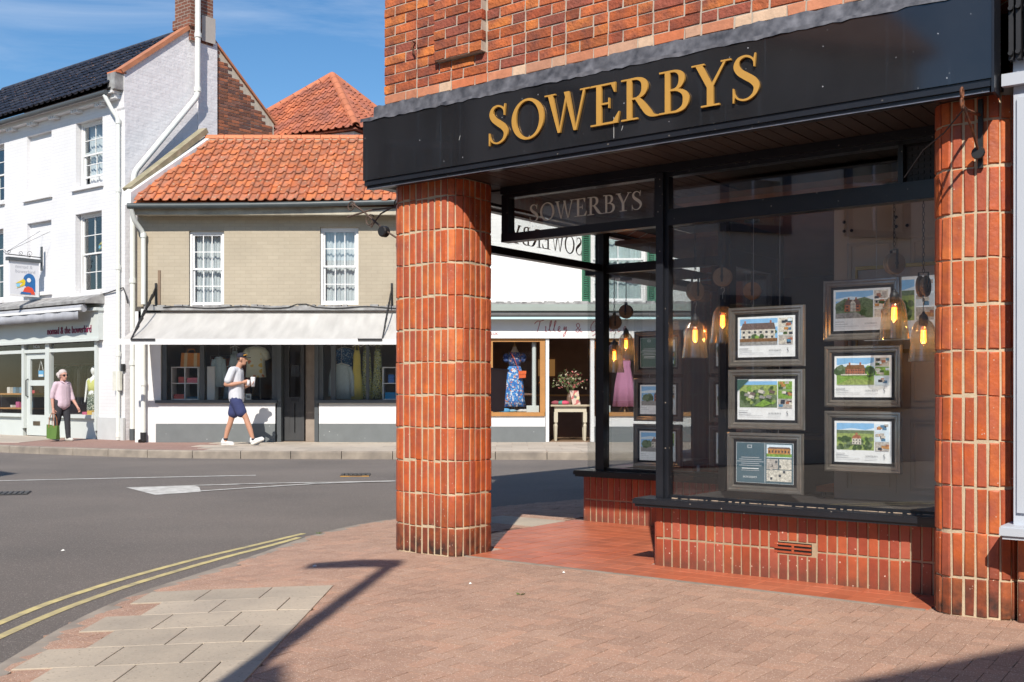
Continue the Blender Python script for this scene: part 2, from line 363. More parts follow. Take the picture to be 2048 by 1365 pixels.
SPANS = [('S', .985, 1.147), ('O', 1.179, 1.436), ('W', 1.442, 1.782), ('E', 1.789, 1.998), ('R', 2.008, 2.269), ('B', 2.269, 2.47), ('Y', 2.481, 2.724), ('S', 2.734, 2.899)]
def word(mb, x0, x1, z0, fn, d0, d1, mi=0):
    k = (x1 - x0) / 1.914
    for ch, a, b in SPANS: glyph(mb, ch, x0 + (a - .985) * k, (b - a) * k, z0, .255 * k, fn, d0, d1, mi)
# ---------------------------------------------------------------- common materials
asphalt = M('asphalt', (.205, .176, .155), .9, .26, 70, bump=1.0, bscale=170, bumpd=.010, speck=((.34, .30, .27), 110, .78), c2=(.15, .131, .118), c2amt=.5, c2scale=.45)
paint_white_road = M('road_paint_white', (.70, .69, .65), .7, .14, 20, c2=(.36, .34, .31), c2amt=.22, c2scale=7)
paint_yellow = M('road_paint_yellow', (.66, .55, .24), .7, .14, 30, c2=(.34, .29, .18), c2amt=.22, c2scale=9)
paver = M('paving_block_red', (.455, .285, .205), .85, .2, 90, rnd=.10, alt=[(.44, .272, .197), (.47, .295, .21), (.445, .285, .208), (.46, .272, .19)], bump=.8, bscale=150, speck=((.70, .56, .45), 150, .78), bumpd=.006, c2=(.38, .235, .17), c2amt=.45, c2scale=1.1)
paver_joint = M('paving_joint_sand', (.19, .11, .08), .95, .15, 20)
slab_mat = M('concrete_slab', (.50, .425, .33), .85, .10, 60, rnd=.09, bump=.4, bscale=150, bumpd=.003, speck=((.30, .25, .19), 70, .9), c2=(.36, .31, .25), c2amt=.25, c2scale=2.2)
kerb_mat = M('kerb_concrete', (.35, .30, .245), .85, .14, 5, rnd=.08, bump=.5, bscale=120, c2=(.22, .19, .16), c2amt=.35, c2scale=4)
tile_mat = M('quarry_tile', (.43, .115, .055), .42, .10, 4, rnd=.12, bump=.15, bscale=70, c2=(.50, .165, .09), c2amt=.3, c2scale=1.6)
mortar_light = M('mortar_light', (.55, .45, .31), .95, .15, 25, bump=.6, bscale=120)
mortar_grey = M('mortar_grey', (.40, .36, .32), .95, .15, 25, bump=.5, bscale=120)
sold_mat = M('soldier_brick', (.60, .135, .028), .5, .11, 26, alt=[(.53, .108, .026), (.63, .155, .032), (.47, .095, .030), (.57, .12, .026), (.58, .145, .045), (.55, .11, .025), (.40, .088, .040), (.62, .17, .045)], rnd=.12, bump=.6, bscale=45, bumpd=.005, c2=(.33, .08, .045), c2amt=.08, c2scale=11, dirt=((.035, .022, .018), .42, 1.7), speck=((.62, .42, .33), 110, .985))
riser_mat = M('riser_brick', (.41, .088, .040), .38, .13, 20, alt=[(.35, .075, .04), (.44, .105, .045), (.32, .07, .042), (.38, .10, .06)], rnd=.12, bump=.35, bscale=55, dirt=((.10, .06, .045), .16, 1.3), speck=((.7, .5, .4), 80, .975))
wallb_mat = M('wall_brick', (.52, .125, .034), .85, .18, 22, alt=[(.57, .16, .038), (.42, .092, .036), (.48, .115, .036), (.33, .085, .05), (.62, .19, .04), (.52, .135, .04)], rnd=.18, bump=1.0, bscale=50, bumpd=.010, c2=(.19, .06, .04), c2amt=.20, c2scale=8.5)
paleb_mat = M('pale_rubbed_brick', (.55, .27, .17), .85, .18, 16, alt=[(.56, .33, .22), (.50, .20, .11), (.55, .22, .12), (.60, .42, .29), (.52, .16, .07)], rnd=.1, bump=.6, bscale=60)
black_fascia = M('black_fascia_paint', (.017, .017, .019), .07, .25, 3, spec=.8, streak=((.05, .065, .085), .30), speck=((.35, .36, .38), 90, .9965))
black_wood = M('black_joinery_paint', (.016, .018, .024), .28, .2, 5, bump=.15, bscale=40, speck=((.3, .26, .22), 80, .985))
soffit_mat = M('soffit_boards', (.034, .026, .023), .6, .25, 9, rnd=.12)
gold = M('gold_letter', (.62, .34, .075), .38, .10, 5, metal=.25)
gold_edge = M('gold_letter_edge', (.50, .30, .05), .5, .05)
silver_leaf = M('silver_letter', (.82, .82, .74), .5, .05)
lead = M('lead_flashing', (.060, .062, .073), .45, .28, 6, bump=.25, bscale=12, bumpd=.012, c2=(.22, .22, .24), c2amt=.15, c2scale=16, metal=.2)
iron = M('black_iron', (.018, .018, .02), .5, .2, 20)
rust = M('rusty_iron', (.22, .075, .03), .8, .3, 40, c2=(.05, .035, .03), c2amt=.4, c2scale=30)
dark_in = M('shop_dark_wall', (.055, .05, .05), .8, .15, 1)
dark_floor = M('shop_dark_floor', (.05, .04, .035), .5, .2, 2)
warm_ceil = M('shop_ceiling_boards', (.25, .12, .07), .6, .15, 3)
cream_panel = M('cream_panelling', (.62, .56, .48), .5, .04, 2)
glass = glass_mat('shop_glass', (.965, .975, .975), 1.52, 2.1)
glass_far = glass_mat('window_glass', (.96, .97, .97), 1.5, .7)
white_paint = M('white_paint', (.76, .76, .75), .6, .04, 3)

# ---------------------------------------------------------------- road, kerbs and pavements
K0 = [(-2.0, -8.0), (-2.06, -3), (-2.12, 0), (-2.2, 3), (-2.27, 4.74), (-2.31, 5.6), (-2.26, 6.4), (-2.09, 7.15), (-1.9, 8.0), (-1.68, 9.1), (-1.25, 10.1), (-.3, 11.2), (.9, 12.2), (2.8, 13.0), (6, 13.6), (11, 13.9)]
K = catmull(K0, 6)
def kx(y):
    for i in range(len(K) - 1):
        if K[i][1] <= y <= K[i + 1][1]:
            t = (y - K[i][1]) / max(1e-6, K[i + 1][1] - K[i][1]); return K[i][0] + t * (K[i + 1][0] - K[i][0])
    return -2.0 if y < K[0][1] else 11.0
def pz(x, y): return -.045 * max(0.0, min(1.0, 1 - (x - kx(y)) / 1.1))
mb = MB(); ys = [-300, -60] + [k[1] for k in K] + [16, 20, 60, 300]; rows = []
for y in ys:
    X = kx(y) + .02
    if y > K[-1][1] + .01: rows.append([(-300, y, -.03), (-20, y, -.03), (-5, y, -.028), (0, y, -.028), (14, y, -.03), (300, y, -.03)])
    else: rows.append([(-300, y, -.03), (X - 12, y, -.03), (X - 3, y, -.03), (X - 1, y, -.055), (X + .06, y, -.072), (300, y, -.09)])
for r in rows: mb.v += r
for i in range(len(rows) - 1):
    for j in range(5): a = i * 6 + j; mb.f.append((a, a + 1, a + 7, a + 6)); mb.m.append(0)
road = mb.build('road', asphalt); road['kind'] = 'structure'
def rz(x, y):
    d = kx(y) - x
    if y > K[-1][1]: return -.028
    return -.072 + (.017 * min(d, 1) + .0125 * min(max(d - 1, 0), 2))
def line_strip(name, pts, wid, mat, dz=.004):
    m = MB(); ps = catmull(pts, 6) if len(pts) > 2 else pts; A = []; B = []
    for i, p in enumerate(ps):
        a = ps[max(i - 1, 0)]; b = ps[min(i + 1, len(ps) - 1)]; dx, dy = b[0] - a[0], b[1] - a[1]; q = math.hypot(dx, dy); nx, ny = -dy / q * wid / 2, dx / q * wid / 2
        A.append((p[0] + nx, p[1] + ny, rz(p[0] + nx, p[1] + ny) + dz)); B.append((p[0] - nx, p[1] - ny, rz(p[0] - nx, p[1] - ny) + dz))
    k = len(A); m.add(A + B, [(i, i + 1, k + i + 1, k + i) for i in range(k - 1)]); return m.build(name, mat, road)
line_strip('yellow_line', [(-2.58, -2), (-2.66, 3), (-2.70, 5.6), (-2.60, 6.7), (-2.33, 7.8), (-1.99, 8.8), (-1.80, 9.35)], .055, paint_yellow)
line_strip('yellow_line', [(-2.44, -2), (-2.51, 3), (-2.55, 5.4), (-2.45, 6.6), (-2.19, 7.75), (-1.93, 8.6), (-1.79, 9.1)], .055, paint_yellow)
line_strip('white_line', [(-16, 11.4), (-6.84, 14.45), (-3.65, 15.42)], .11, paint_white_road)
def road_poly(name, poly, mat, dz=.004):
    m = MB(); m.add([(x, y, rz(x, y) + dz) for x, y in poly], [tuple(range(len(poly)))]); return m.build(name, mat, road)
road_poly('road_marking', [(-4.80, 13.46), (-4.11, 12.47), (-3.70, 12.88), (-3.9, 13.5), (-4.05, 13.78)], paint_white_road)
line_strip('white_line', [(-4.05, 13.74), (-3.1, 14.05), (-2.35, 14.22), (-1.55, 14.42)], .09, paint_white_road, .0055)
line_strip('white_line', [(-3.74, 12.92), (-3.2, 13.42), (-2.7, 13.85), (-2.35, 14.08), (-1.55, 14.36)], .09, paint_white_road, .007)
def cover(name, label, x, y, a, w_, h_):
    o = thing(name, label, 'drain cover', (x, y, rz(x, y) + .001), a); m = MB(); m.box(-w_ / 2, w_ / 2, -h_ / 2, h_ / 2, 0, .006); m.build('frame', iron, o)
    for i in range(7):
        xx = -w_ / 2 + w_ * (i + .5) / 7; q = MB(); q.box(xx - .02, xx + .02, -h_ / 2 + .03, h_ / 2 - .03, .0062, .014); q.build('bar', M('cast_iron', (.07, .068, .066), .6, .2, 30), o)
    return o
g1 = cover('drain_grate', 'iron drain grate set in the road with yellow paint beside it', -2.24, 15.5, .1, .42, .42)
m = MB(); m.box(-.2, -.08, -.30, -.23, 0, .005); m.box(.1, .2, -.30, -.23, 0, .005); m.box(-.08, .1, -.275, -.255, 0, .004); m.build('paint_mark', M('orange_paint', (.65, .33, .05), .7), g1)
cover('drain_grate', 'dark iron drain grate in the road at the left edge', -5.87, 12.66, .3, .42, .42)

# near pavement
mb = MB(); rows = []
for k in K:
    rows.append([(k[0] + .05, k[1], pz(k[0], k[1]) - .006), (k[0] + 1.1, k[1], -.006), (max(k[0] + 1.2, 11.5), k[1], -.006)])
for r in rows: mb.v += r
for i in range(len(rows) - 1):
    for j in range(2): a = i * 3 + j; mb.f.append((a, a + 1, a + 4, a + 3)); mb.m.append(0)
pave = mb.build('near_pavement', paver_joint); pave['kind'] = 'structure'
FX, FY, FA = -0.8455, 7.8807, R(-37)
cF, sF = math.cos(FA), math.sin(FA)
def sp(x, y, z=0.0): return Vector((FX + x * cF - y * sF, FY + x * sF + y * cF, z))
def sl(X, Y): dx, dy = X - FX, Y - FY; return dx * cF + dy * sF, -dx * sF + dy * cF
def brick_mesh(name, w_, h_, d_, ch, mat, jit=0.0, seed=0):
    """block seen from -Y (face in XZ, centre origin), chamfered edges"""
    rr = random.Random(seed); j = lambda: rr.uniform(-jit, jit)
    x, z = w_ / 2, h_ / 2; m = MB()
    V = [(-x, d_, -z), (x, d_, -z), (x, d_, z), (-x, d_, z)] + [(sx * x + j(), ch, sz * z + j()) for sx, sz in ((-1, -1), (1, -1), (1, 1), (-1, 1))] + [(sx * (x - ch) + j(), j() * .5, sz * (z - ch) + j()) for sx, sz in ((-1, -1), (1, -1), (1, 1), (-1, 1))]
    F_ = [(8, 9, 10, 11)] + [(a, b, b + 4, a + 4) for a, b in ((4, 5), (5, 6), (6, 7))] + [(7, 4, 8, 11)] + [(a, b, b + 4, a + 4) for a, b in ((0, 1), (1, 2), (2, 3))] + [(3, 0, 4, 7)]
    m.add(V, F_); me = m.mesh(name, mat); return me
FLAT = Matrix.Rotation(R(-90), 4, 'X')            # brick face (-Y) turned up (+Z)
def proj(p):
    if p[1] < .3: return None
    return 1024 + 2165 * p[0] / p[1], 786 - 2165 * (p[2] - 1.15) / p[1]
def infr(p, mg=60):
    q = proj(p); return q is not None and -mg < q[0] < 2048 + mg and -mg < q[1] < 1365 + mg
def merge_into(mb, me, mat4, mi=0):
    mb.add([mat4 @ v.co for v in me.vertices], [tuple(p.vertices) for p in me.polygons], mi)
blk = [brick_mesh('paving_block', .1612, .0787, .03, .0007, paver, .0012, i) for i in range(4)]
PA = R(-34); cell = .082; cand = []
for a in range(-92, 92):
    for b in range(-92, 92):
        c = (a - b) % 4
        if c == 0: lx, ly, hor = (a + 1) * cell, (b + .5) * cell, True
        elif c == 3: lx, ly, hor = (a + .5) * cell, (b + 1) * cell, False
        else: continue
        X = .2 + lx * math.cos(PA) - ly * math.sin(PA); Y = 7.0 + lx * math.sin(PA) + ly * math.cos(PA)
        if Y > 12.6 or Y < 3.0 or X < kx(Y) + .075 or X > 4.5: continue
        x, y = sl(X, Y)
        if x > -.1 and y > .22 and x < 4.3: continue           # under the tiled lobby / the shop
        if -1.92 < X < -1.12 and 2.5 < Y < 6.36: continue        # under the slabs
        if not infr((X, Y, 0), 140): continue
        cand.append((Y + abs(X) * .3, X, Y, hor))
cand.sort()
stuff = MB()
for i, (q, X, Y, hor) in enumerate(cand):
    sl_ = math.atan(.045 / 1.1) if X < kx(Y) + 1.1 else 0.0
    mt = Matrix.Translation((X, Y, pz(X, Y) + random.uniform(-.0009, .0009))) @ Matrix.Rotation(-sl_, 4, 'Y') @ Matrix.Rotation(PA + (0 if hor else R(90)) + random.uniform(-.008, .008), 4, 'Z') @ Matrix.Rotation(random.uniform(-.006, .006), 4, 'X') @ FLAT
    if i < 300: link('paving_block', blk[i % 4], pave, mat=mt)
    else: merge_into(stuff, blk[i % 4], mt)
so = stuff.build('paving_blocks_further_off', paver, pave); so['kind'] = 'stuff'
# concrete slabs let into the blocks, half-bond, red blocks filling the short ends at the kerb
def slab(x0, x1, y0, y1, parent, mat=slab_mat, zf=pz, name='paving_slab', top=.0065):
    m = MB(); g = .0028; c = .0022
    V = []
    for (ins, dz) in ((0, -.03), (0, -c), (c, 0)):
        for (x, y) in ((x0 + g + ins, y0 + g + ins), (x1 - g - ins, y0 + g + ins), (x1 - g - ins, y1 - g - ins), (x0 + g + ins, y1 - g - ins)): V.append((x, y, zf(x, y) + top + dz))
    m.add(V, [(8, 9, 10, 11)] + [(a + s, (a + 1) % 4 + s, (a + 1) % 4 + 4 + s, a + 4 + s) for s in (0, 4) for a in range(4)]); return m.build(name, mat, parent)
y1 = 6.44; P_ = .362
for r in range(11):
    y0 = y1 - P_ * (r + 1); yt = y1 - P_ * r; off = 0 if r % 2 == 0 else P_ / 2; xr = -1.06
    edges = [xr] + ([xr - off] if off else []); 
    while edges[-1] - P_ > kx(y0) + .09: edges.append(edges[-1] - P_)
    if r % 2 == 0 and edges[-1] - (kx(y0) + .1) > .08: edges.append(kx(y0) + .1)
    for a, b in zip(edges, edges[1:]): slab(b, a, y0, yt, pave)
# kerb stones
def kerbs(pts, parent, wid, ztop, zbot, length=.9, inner=1, mat=kerb_mat):
    acc = [0]
    for p, q in zip(pts, pts[1:]): acc.append(acc[-1] + math.hypot(q[0] - p[0], q[1] - p[1]))
    def at(s):
        s = max(0, min(acc[-1], s))
        for i in range(len(pts) - 1):
            if acc[i] <= s <= acc[i + 1]:
                t = (s - acc[i]) / max(1e-6, acc[i + 1] - acc[i]); return pts[i][0] + t * (pts[i + 1][0] - pts[i][0]), pts[i][1] + t * (pts[i + 1][1] - pts[i][1])
        return pts[-1][:2]
    s = 0
    while s < acc[-1] - .05:
        e = min(s + length, acc[-1]); m = MB(); secs = []
        for i in range(4):
            t = s + .006 + (e - s - .012) * i / 3; x, y = at(t); xa, ya = at(t - .05); xb, yb = at(t + .05); dx, dy = xb - xa, yb - ya; q = math.hypot(dx, dy) or 1
            nx, ny = dy / q * inner, -dx / q * inner; zt = ztop(x, y); zb = zbot(x, y)
            secs.append([(x, y, zb), (x, y, zt - .018), (x + nx * .018, y + ny * .018, zt), (x + nx * wid, y + ny * wid, zt + .001), (x + nx * wid, y + ny * wid, zb)])
        if any(infr(c[2], 300) for c in secs):
            for c in secs: m.v += c
            for i in range(3):
                for j in range(5): m.f.append((i * 5 + j, i * 5 + (j + 1) % 5, i * 5 + 5 + (j + 1) % 5, i * 5 + 5 + j)); m.m.append(0)
            m.f += [(0, 1, 2, 3, 4), (19, 18, 17, 16, 15)]; m.m += [0, 0]
            m.build('kerbstone', mat, parent)
        s = e
kerbs([k[:2] for k in K if 3 < k[1] < 13.95], pave, .125, lambda x, y: pz(x, y) + .002, lambda x, y: -.12)

# far pavement
FK = [(-40, 40), (-14, 24), (-10.11, 21.40), (-8.12, 20.32), (-6.54, 19.62), (-4.66, 19.27), (-1.8, 19.13), (1.1, 18.98), (6, 18.8), (40, 18.6)]
mb = MB()
fk = catmull(FK, 5)
for p in fk: mb.v += [(p[0], p[1] + .05, .108), (p[0], 140, .108)]
for i in range(len(fk) - 1): mb.f.append((2 * i, 2 * i + 2, 2 * i + 3, 2 * i + 1)); mb.m.append(0)
far_red = M('far_paving_red', (.31, .19, .155), .9, .1, 3, speck=((.5, .36, .3), 40, .85))
fpave = mb.build('far_pavement', far_red); fpave['kind'] = 'structure'
kerbs(fk, fpave, .15, lambda x, y: .112, lambda x, y: -.1, .91, -1)
def fkx(x):
    for a, b in zip(fk, fk[1:]):
        if a[0] <= x <= b[0]: return a[1] + (b[1] - a[1]) * (x - a[0]) / (b[0] - a[0])
    return 19
farslab = M('far_concrete_slab', (.46, .40, .33), .85, .07, 3, rnd=.10)
for i in range(19):
    for j in range(6):
        x0 = -6.2 + i * .62 + (.31 if j % 2 else 0); ya = fkx(x0 + .3) + .22 + j * .61
        if ya + .3 > 22.9: continue
        if x0 + j * .25 < -6.0: continue
        slab(x0, x0 + .62, ya, min(ya + .61, 22.95), fpave, farslab, lambda x, y: .112, top=.002)
for j in range(5):
    for i in range(6):
        x0 = -14 + i * .62; slab(x0 , x0 + .62, 24.8 - (x0 + 14) * .72 + j * .62, 24.8 - (x0 + 14) * .72 + (j + 1) * .62, fpave, farslab, lambda x, y: .112, top=.002)

# ---------------------------------------------------------------- the black and brick corner shop
SB = thing('corner_shop', 'red brick corner shop with black fascia, gold lettering and round-cornered brick pillars', 'shop', (FX, FY, 0), FA)
def loc(x, y, z=0.0): return (x, y, z)
sold = [brick_mesh('soldier_brick', .0475, .224, .05, .005, sold_mat, .0022, i) for i in range(6)]
ZC = [0, .2] + [.2 + .2335 * k for k in range(1, 11)] + [2.66]
def rrect(x0, x1, y0, y1, r, pitch):
    pts = []
    segs = [((x0, y1 - r), (x0, y0 + r)), ('a', x0 + r, y0 + r, 180, 270), ((x0 + r, y0), (x1 - r, y0)), ('a', x1 - r, y0 + r, 270, 360), ((x1, y0 + r), (x1, y1 - r)), ('a', x1 - r, y1 - r, 0, 90), ((x1 - r, y1), (x0 + r, y1)), ('a', x0 + r, y1 - r, 90, 180)]
    fine = []
    for s in segs:
        if s[0] == 'a':
            for i in range(12): t = R(s[3] + (s[4] - s[3]) * i / 12); fine.append((s[1] + r * math.cos(t), s[2] + r * math.sin(t)))
        else:
            for i in range(10): fine.append((s[0][0] + (s[1][0] - s[0][0]) * i / 10, s[0][1] + (s[1][1] - s[0][1]) * i / 10))
    fine.append(fine[0]); L = [0]
    for p, q in zip(fine, fine[1:]): L.append(L[-1] + math.hypot(q[0] - p[0], q[1] - p[1]))
    n = round(L[-1] / pitch); out = []
    for k in range(n):
        s = L[-1] * (k + .5) / n
        for i in range(len(L) - 1):
            if L[i] <= s <= L[i + 1]:
                t = (s - L[i]) / max(1e-6, L[i + 1] - L[i]); p, q = fine[i], fine[i + 1]; dx, dy = q[0] - p[0], q[1] - p[1]; h_ = math.hypot(dx, dy) or 1
                out.append((p[0] + dx * t, p[1] + dy * t, dy / h_, -dx / h_)); break
    return out, fine
def pillar(x0, x1, y0, y1, r, keep):
    path, fine = rrect(x0, x1, y0, y1, r, .0595); cx_, cy_ = (x0 + x1) / 2, (y0 + y1) / 2
    m = MB(); ins = [(cx_ + (p[0] - cx_) * (1 - .0065 / max(.05, abs(p[0] - cx_) + .001)), cy_ + (p[1] - cy_) * (1 - .0065 / max(.05, abs(p[1] - cy_) + .001))) for p in fine[:-1]]
    m.prism(ins, lambda u, v, d: (u, v, d), -.05, 2.7); pil = m.build('pillar', mortar_light, SB)
    st = MB(); rr = random.Random(int(x0 * 10) + 3)
    for ci in range(len(ZC) - 1):
        za, zb = ZC[ci], ZC[ci + 1]; hgt = zb - za - .012
        for (x, y, nx, ny) in path:
            nx, ny = (nx, ny) if (x + nx - cx_) ** 2 + (y + ny - cy_) ** 2 > (x - cx_) ** 2 + (y - cy_) ** 2 else (-nx, -ny)
            ang = math.atan2(ny, nx) + math.pi / 2
            mt = Matrix.Translation((x + rr.uniform(-.0015, .0015), y + rr.uniform(-.002, .0015), (za + zb) / 2 + rr.uniform(-.003, .003) + .004 * math.sin(x * 19 + ci * 1.7))) @ Matrix.Rotation(ang + rr.uniform(-.02, .02), 4, 'Z') @ Matrix.Rotation(rr.uniform(-.006, .006), 4, 'Y') @ Matrix.Diagonal((1 + rr.uniform(-.05, .05), 1, hgt / .224 * rr.uniform(.985, 1.01), 1))
            me = sold[rr.randrange(6)]
            if keep(x, y, nx, ny): link('soldier_brick', me, pil, mat=mt)
            else: merge_into(st, me, mt)
    o = st.build('soldier_bricks_at_the_back', sold_mat, pil); o['kind'] = 'stuff'
    return pil
pillar(-.075, .585, 0, .47, .14, lambda x, y, nx, ny: ny < -.15 or nx > .3)
pillar(3.75, 4.175, .05, .60, .13, lambda x, y, nx, ny: ny < -.2 or (nx < -.3 and y < .35))

# stall risers: soldier bricks under the shop windows
rb = [brick_mesh('riser_brick', .053, .196, .05, .005, riser_mat, .002, i + 20) for i in range(5)]
def riser(x0, x1, y, courses, ang, hole=None, vis=None, origin=(0, 0)):
    m = MB(); m.box(x0, x1, y + .005, y + .1, -.02, courses[-1]); ris = m.build('stall_riser', M('riser_mortar', (.40, .31, .205), .95, .2, 25), SB); st = MB(); n = round((x1 - x0) / .0622); pw = (x1 - x0) / n; rr = random.Random(int(y * 100))
    for za, zb in zip(courses, courses[1:]):
        for i in range(n):
            x = x0 + pw * (i + .5); z0, z1 = za, zb
            if hole and hole[0] < x < hole[1]:
                if za < hole[2] < zb: z1 = hole[2] - .004
                elif za < hole[3] < zb: z0 = hole[3]
            if z1 - z0 < .03: continue
            mt = Matrix.Translation((x, y + rr.uniform(-.0015, .0015), (z0 + z1) / 2)) @ Matrix.Rotation(rr.uniform(-.008, .008), 4, 'Y') @ Matrix.Diagonal(((pw - .0075) / .053, 1, (z1 - z0 - .011) / .196, 1))
            if vis is None or vis(x): link('riser_brick', rb[rr.randrange(5)], ris, mat=mt)
            else: merge_into(st, rb[0], mt)
    if st.v: o = st.build('riser_bricks_out_of_sight', riser_mat, ris); o['kind'] = 'stuff'
    return ris
r1 = riser(1.85, 3.76, .53, [-.012, .188, .40], 0, hole=(2.69, 2.93, .165, .235))
m = MB()
for i in range(3): m.box(2.69, 2.925, .527, .5425, .168 + i * .024, .179 + i * .024)
m.box(2.80, 2.815, .529, .5425, .1795, .2155); m.build('air_vent', riser_mat, r1)
m = MB(); m.box(2.688, 2.927, .5325, .5345, .1665, .233); m.build('vent_slot_shade', M('vent_shade_black', (.008, .008, .008), .9), r1)  # black sheet painted in for the shade between the vent slats
r2 = riser(.1, 1.95, 2.35, [-.012, .20, .41], 0, vis=lambda x: x < .95)
for b_ in ((1.845, 1.86, .535, 1.5, 0, .40), (.09, .105, 2.355, 4.5, 0, .41)): m = MB(); m.box(*b_); m.build('side_riser', riser_mat, SB)

def nosing(m, x0, x1, y0, y1, z0, z1):
    m.box(x0, x1, y0 + .012, y1, z0, z0 + .018); m.box(x0 - .012, x1, y0, y1, z0 + .018, z1 - .008); m.box(x0 - .006, x1, y0 + .006, y1, z1 - .008, z1)
m = MB(); nosing(m, 1.755, 3.72, .415, .64, .40, .455); smooth_angle(m.build('sill', black_wood, SB), 30)
m = MB(); nosing(m, .09, 1.95, 2.20, 2.45, .41, .465); m.box(.08, .28, 2.452, 4.5, .412, .463); m.build('sill', black_wood, SB)
# peeling paint along the foot of the glass
chip = M('bare_wood_chips', (.55, .42, .31), .9, .25, 40); rr = random.Random(5); m = MB(); x = 1.97
while x < 3.6:
    w_ = rr.uniform(.01, .06); m.box(x, x + w_, .545 - rr.uniform(.002, .012), .57, .4552, .4565 + rr.uniform(0, .003)); x += w_ + rr.uniform(.002, .03)
m.build('chipped_paint', chip, SB)

# window frames of the shop
def frame_part(name, boxes, mat=black_wood, parent=SB):
    m = MB()
    for b in boxes: m.box(*b)
    return m.build(name, mat, parent)
fw = frame_part('window_frame', [(1.872, 1.925, .50, .60, .456, 2.60), (1.925, 1.95, .53, .59, .456, 2.60), (3.655, 3.752, .53, .60, .456, 2.60),
    (1.95, 3.655, .515, .60, 2.25, 2.335), (1.95, 3.655, .535, .60, 2.335, 2.36), (3.44, 3.47, .53, .60, 2.36, 2.60), (1.95, 3.655, .53, .60, 2.575, 2.602), (1.95, 3.655, .545, .60, .456, .475)])
def pane(x0, x1, y0, y1, z0, z1, parent, mat=glass): m = MB(); m.box(x0, x1, y0, y1, z0, z1); return m.build('pane', mat, parent)
pane(1.951, 3.654, .565, .571, .476, 2.249, fw); pane(1.951, 3.439, .565, .571, 2.361, 2.574, fw)
m = MB(); m.box(3.471, 3.654, .59, .60, 2.361, 2.574)
for i in range(5):
    for j in range(6): m.box(3.485 + i * .034, 3.505 + i * .034, .582, .589, 2.37 + j * .035, 2.388 + j * .035)
m.build('vent_grille', M('vent_paint', (.03, .032, .038), .5), fw)
ft = frame_part('transom_frame', [(.57, 1.871, .515, .60, 2.255, 2.315), (.57, .63, .52, .60, 2.315, 2.60), (.63, 1.871, .52, .60, 2.575, 2.602), (1.845, 1.871, .53, .59, 2.315, 2.575), (.57, 3.712, .505, .62, 2.602, 2.655)])
pane(.631, 1.844, .555, .561, 2.316, 2.574, ft)
m = MB(); word(m, .80, 1.735, 2.385, lambda u, v, d: (u, .5535 - d, v), 0, .0008); m.build('letters', silver_leaf, ft)
fs = frame_part('transom_frame', [(.26, .33, .475, 2.28, 2.217, 2.275), (.27, .32, .475, .53, 2.275, 2.60), (.27, .32, .53, 2.28, 2.58, 2.602)])
pane(.292, .298, .531, 2.279, 2.276, 2.579, fs)
m = MB(); word(m, -2.02, -.90, 2.33, lambda u, v, d: (.2905 - d, -u, v), 0, .0008); m.build('letters', silver_leaf, fs)
fb = frame_part('window_frame', [(.26, .345, 2.28, 2.375, .466, 2.60), (.345, 1.95, 2.31, 2.375, 2.20, 2.275), (.345, 1.95, 2.31, 2.375, .466, .49), (1.90, 1.96, 2.31, 2.40, .49, 2.60), (.345, 1.95, 2.31, 2.375, 2.575, 2.60), (.09, .345, 2.376, 4.5, 2.2, 2.26), (.09, .26, 4.4, 4.5, .466, 2.2)])
pane(.346, 1.899, 2.345, 2.351, .491, 2.199, fb); pane(.346, 1.899, 2.345, 2.351, 2.276, 2.574, fb); pane(.115, .121, 2.376, 4.399, .466, 2.199, fb)
dr = frame_part('door', [(1.90, 1.945, 1.46, 1.56, .02, 2.2), (1.90, 1.945, 2.2, 2.29, .02, 2.2), (1.90, 1.945, 1.56, 2.2, .02, .35), (1.90, 1.945, 1.56, 2.2, 2.08, 2.2), (1.89, 1.95, 1.46, 2.3, 2.2, 2.6)])
pane(1.92, 1.926, 1.561, 2.199, .351, 2.079, dr)
m = MB(); m.tube([(1.885, 1.60, .9), (1.86, 1.60, .92), (1.86, 1.60, 1.28), (1.885, 1.60, 1.3)], .011, 8); m.build('door_handle', M('brass', (.6, .42, .16), .35, metal=1.0), dr)
pane(1.905, 1.911, .601, 1.459, .456, 2.25, SB); frame_part('side_window_frame', [(1.88, 1.94, 1.40, 1.459, 0, 2.6)])

# soffit of boards, ceiling of the lobby
sf = MB(); sf.box(-.16, 4.11, -.11, 2.5, 2.668, 2.70); sf = sf.build('soffit', soffit_mat, SB)
x = -.16; bm_ = MB(); bm_.box(-.044, .044, -.115, .505, 2.656, 2.668); b1 = bm_.mesh('soffit_board', soffit_mat); bm_ = MB(); bm_.box(-.044, .044, .621, 2.3, 2.656, 2.668); b2 = bm_.mesh('soffit_board', soffit_mat)
while x < 4.05:
    link('soffit_board', b1, sf, (x + .047, 0, random.uniform(-.001, .001)))
    if .3 < x < 1.86: link('soffit_board', b2, sf, (x + .047, 0, random.uniform(-.001, .001)))
    x += .0945
